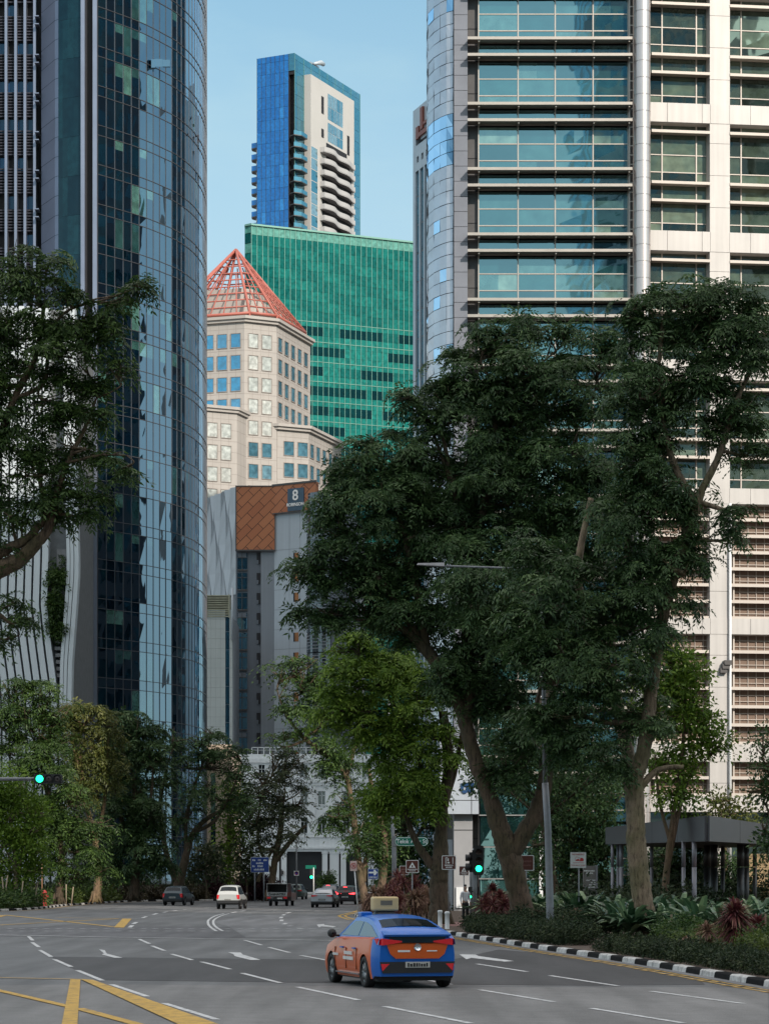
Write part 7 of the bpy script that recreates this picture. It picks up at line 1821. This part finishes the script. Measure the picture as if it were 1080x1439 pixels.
def person(label, loc, rz):
    t = thing('person', label, 'person', loc, rz)
    N = [((0, 0, .95), (.15, .1)), ((0, 0, 1.12), (.135, .09)), ((0, 0, 1.32), (.165, .10)), ((0, -.0, 1.44), (.12, .075)), ((0, -.01, 1.50), .055), ((0, -.02, 1.56), .055), ((0, -.02, 1.63), (.072, .088)), ((0, -.02, 1.70), (.068, .082))]
    E = [(i, i+1) for i in range(7)]
    for s_ in (-1, 1):
        k = len(N)
        N += [((s_*.19, 0, 1.40), .055), ((s_*.235, .02, 1.12), .042), ((s_*.245, -.04, .89), .03), ((s_*.245, -.06, .84), (.02, .036)), ((s_*.245, -.065, .80), (.016, .034))]
        E += [(3, k), (k, k+1), (k+1, k+2), (k+2, k+3), (k+3, k+4)]
        kk = k+4
        for j, (dy, l) in enumerate(((-.03, .075), (-.01, .085), (.01, .08), (.03, .065))):
            m_ = len(N); N += [((s_*.245, -.065+dy, .765), .0085), ((s_*.238, -.07+dy, .80-l), .0075)]; E += [(kk, m_), (m_, m_+1)]
        m_ = len(N); N += [((s_*.23, -.115, .82), .011), ((s_*.225, -.13, .775), .009)]; E += [(k+3, m_), (m_, m_+1)]
        k = len(N); N += [((s_*.09, 0, .86), (.085, .09)), ((s_*.10, -.01, .50), .058), ((s_*.10, .02, .12), .04), ((s_*.10, -.02, .05), .042), ((s_*.11, -.14, .035), (.045, .03))]
        E += [(0, k), (k, k+1), (k+1, k+2), (k+2, k+3), (k+3, k+4)]
    skin_body('body', N, E, m_skin, t)
    S_ = [((0, 0, .90), (.172, .122)), ((0, 0, 1.14), (.155, .11)), ((0, 0, 1.33), (.18, .115)), ((0, 0, 1.45), (.12, .08)), ((0, 0, 1.48), .07)]; SE = [(i, i+1) for i in range(4)]
    for s_ in (-1, 1): k = len(S_); S_ += [((s_*.19, 0, 1.41), .07), ((s_*.235, .02, 1.13), .056), ((s_*.245, -.035, .93), .042)]; SE += [(3, k), (k, k+1), (k+1, k+2)]
    skin_body('shirt', S_, SE, m_shirt, t)
    T_ = [((0, 0, .99), (.155, .112)), ((0, 0, .92), (.16, .115))]; TE = [(0, 1)]
    for s_ in (-1, 1): k = len(T_); T_ += [((s_*.09, 0, .82), (.1, .105)), ((s_*.10, -.01, .50), .078), ((s_*.10, .02, .1), .062)]; TE += [(1, k), (k, k+1), (k+1, k+2)]
    skin_body('trousers', T_, TE, m_trs, t)
    for s_ in (-1, 1): skin_body('shoe', [((s_*.10, .04, .05), .05), ((s_*.11, -.08, .04), (.05, .038)), ((s_*.115, -.17, .035), (.04, .028))], [(0, 1), (1, 2)], m_dark, t)
    skin_body('hair', [((0, .03, 1.70), (.078, .075)), ((0, .01, 1.765), (.075, .08)), ((0, -.05, 1.78), (.06, .05))], [(0, 1), (1, 2)], m_hair, t)
    b = MB(); b.lathe([(.004, -.03), (.014, -.01), (.018, 0)], (0, -.115, 1.655), 8, 0, 'y'); b.build('nose', m_skin, t)
    b = MB()
    for s_ in (-1, 1): b.lathe([(.004, -.012), (.011, 0)], (s_*.033, -.103, 1.685), 8, 0, 'y')
    b.build('eyes', m_dark, t)
    b = MB(); b.box(-.025, .025, -.106, -.098, 1.612, 1.62); b.build('mouth', M_simple('lips', (.3, .12, .1), .5) if 'lips' not in bpy.data.materials else bpy.data.materials['lips'], t)
    b = MB()
    for s_ in (-1, 1): b.lathe([(.005, -.02), (.022, 0), (.018, .015)], (s_*.085, -.01, 1.67), 8, 0, 'y')
    b.build('ears', m_skin, t)
    return t
person('man in white shirt and black trousers standing beside the traffic light', pos(653.5, 124.5, .14), TR(25))
# low terrace with a second figure far left
b = MB(); b.box(-7, 2, 0, 6, 0, 1.2); b.box(-7.1, 2.1, -.1, .25, 1.2, 1.3); b.build('terrace_wall', m_g2, None, 'low shaded terrace wall behind the trees at the lower left', 'wall', loc=(-31.4, 262, 0))
person('distant person in pale shirt on the shaded terrace behind the left trees', (PX(110.5, 264), 264, 1.2), TR(-40))

# =============================================================== camera, light, sky
cam = bpy.data.cameras.new('camera'); co = bpy.data.objects.new('camera', cam); COL.objects.link(co)
co.location = (0, 0, H); co.rotation_euler = (math.pi/2, 0, 0)
cam.sensor_fit = 'HORIZONTAL'; cam.sensor_width = 36; cam.lens = 36*F/1080; cam.shift_y = (HZ-719.5)/1080; cam.clip_end = 20000; cam.clip_start = .5
sc.camera = co
SUN_D = Vector((-.50, .86, 0)).normalized(); EL = math.radians(29)
dirv = Vector((SUN_D.x*math.cos(EL), SUN_D.y*math.cos(EL), -math.sin(EL)))
sl = bpy.data.lights.new('sun', 'SUN'); sl.energy = 2.35; sl.angle = math.radians(.6); sl.color = (1, .91, .80)
so_ = bpy.data.objects.new('sun', sl); COL.objects.link(so_); so_.rotation_euler = dirv.to_track_quat('-Z', 'Y').to_euler()
w = bpy.data.worlds.new('World'); sc.world = w; w.use_nodes = True; nt = w.node_tree; nt.nodes.clear()
out = nt.nodes.new('ShaderNodeOutputWorld'); bg = nt.nodes.new('ShaderNodeBackground'); sky = nt.nodes.new('ShaderNodeTexSky')
sky.sky_type = 'NISHITA'; sky.sun_disc = False; sky.sun_elevation = EL
sd = -dirv; sky.sun_rotation = math.atan2(sd.x, sd.y); sky.air_density = 1.0; sky.dust_density = .9; sky.ozone_density = .8
bg.inputs[1].default_value = .11
# thin high cloud in the sky itself
tc = nt.nodes.new('ShaderNodeTexCoord'); mp = nt.nodes.new('ShaderNodeMapping'); mp.inputs['Scale'].default_value = (2.2, 2.2, 6.5)
nt.links.new(tc.outputs['Generated'], mp.inputs['Vector'])
nz = nt.nodes.new('ShaderNodeTexNoise'); nz.inputs['Scale'].default_value = 2.6; nz.inputs['Detail'].default_value = 7; nz.inputs['Roughness'].default_value = .6
nt.links.new(mp.outputs[0], nz.inputs['Vector'])
rp_ = nt.nodes.new('ShaderNodeValToRGB'); rp_.color_ramp.elements[0].position = .45; rp_.color_ramp.elements[1].position = .78; rp_.color_ramp.elements[0].color = (0, 0, 0, 1); rp_.color_ramp.elements[1].color = (.4, .4, .4, 1)
nt.links.new(nz.outputs['Fac'], rp_.inputs[0])
mx = nt.nodes.new('ShaderNodeMix'); mx.data_type = 'RGBA'; nt.links.new(rp_.outputs[0], mx.inputs[0]); nt.links.new(sky.outputs[0], mx.inputs[6]); mx.inputs[7].default_value = (4.2, 4.8, 5.4, 1)
sz_ = nt.nodes.new('ShaderNodeSeparateXYZ'); nt.links.new(tc.outputs['Generated'], sz_.inputs[0])
hz_ = nt.nodes.new('ShaderNodeMapRange'); hz_.inputs[1].default_value = .36; hz_.inputs[2].default_value = .16; hz_.inputs[3].default_value = 0; hz_.inputs[4].default_value = .75; nt.links.new(sz_.outputs[2], hz_.inputs[0])
cy_ = nt.nodes.new('ShaderNodeMix'); cy_.data_type = 'RGBA'; cy_.blend_type = 'MULTIPLY'; cy_.inputs[0].default_value = 1; nt.links.new(mx.outputs[2], cy_.inputs[6]); cy_.inputs[7].default_value = (.78, .97, .88, 1)
hm_ = nt.nodes.new('ShaderNodeMix'); hm_.data_type = 'RGBA'; nt.links.new(hz_.outputs[0], hm_.inputs[0]); nt.links.new(cy_.outputs[2], hm_.inputs[6]); hm_.inputs[7].default_value = (3.1, 3.8, 4.2, 1)
mx = hm_
mr = nt.nodes.new('ShaderNodeMapRange'); mr.inputs[1].default_value = .38; mr.inputs[2].default_value = .7; mr.inputs[3].default_value = 0; mr.inputs[4].default_value = .85; nt.links.new(sz_.outputs[2], mr.inputs[0])
mx2 = nt.nodes.new('ShaderNodeMix'); mx2.data_type = 'RGBA'; nt.links.new(mr.outputs[0], mx2.inputs[0]); nt.links.new(mx.outputs[2], mx2.inputs[6]); mx2.inputs[7].default_value = (8.6, 8.2, 7.9, 1)   # unseen white overhead, added to brighten and neutralise the ambient light
nt.links.new(mx2.outputs[2], bg.inputs[0]); nt.links.new(bg.outputs[0], out.inputs[0])
sc.view_settings.view_transform = 'Standard'; sc.view_settings.look = 'None'; sc.view_settings.exposure = .72; sc.view_settings.gamma = 1
sc.render.engine = 'CYCLES'
cy = sc.cycles; cy.use_denoising = True; cy.max_bounces = 6; cy.diffuse_bounces = 3; cy.glossy_bounces = 3; cy.transmission_bounces = 2; cy.transparent_max_bounces = 4; cy.caustics_reflective = False; cy.caustics_refractive = False
try: cy.denoiser = 'OPENIMAGEDENOISE'; cy.denoising_input_passes = 'RGB_ALBEDO_NORMAL'
except Exception: pass
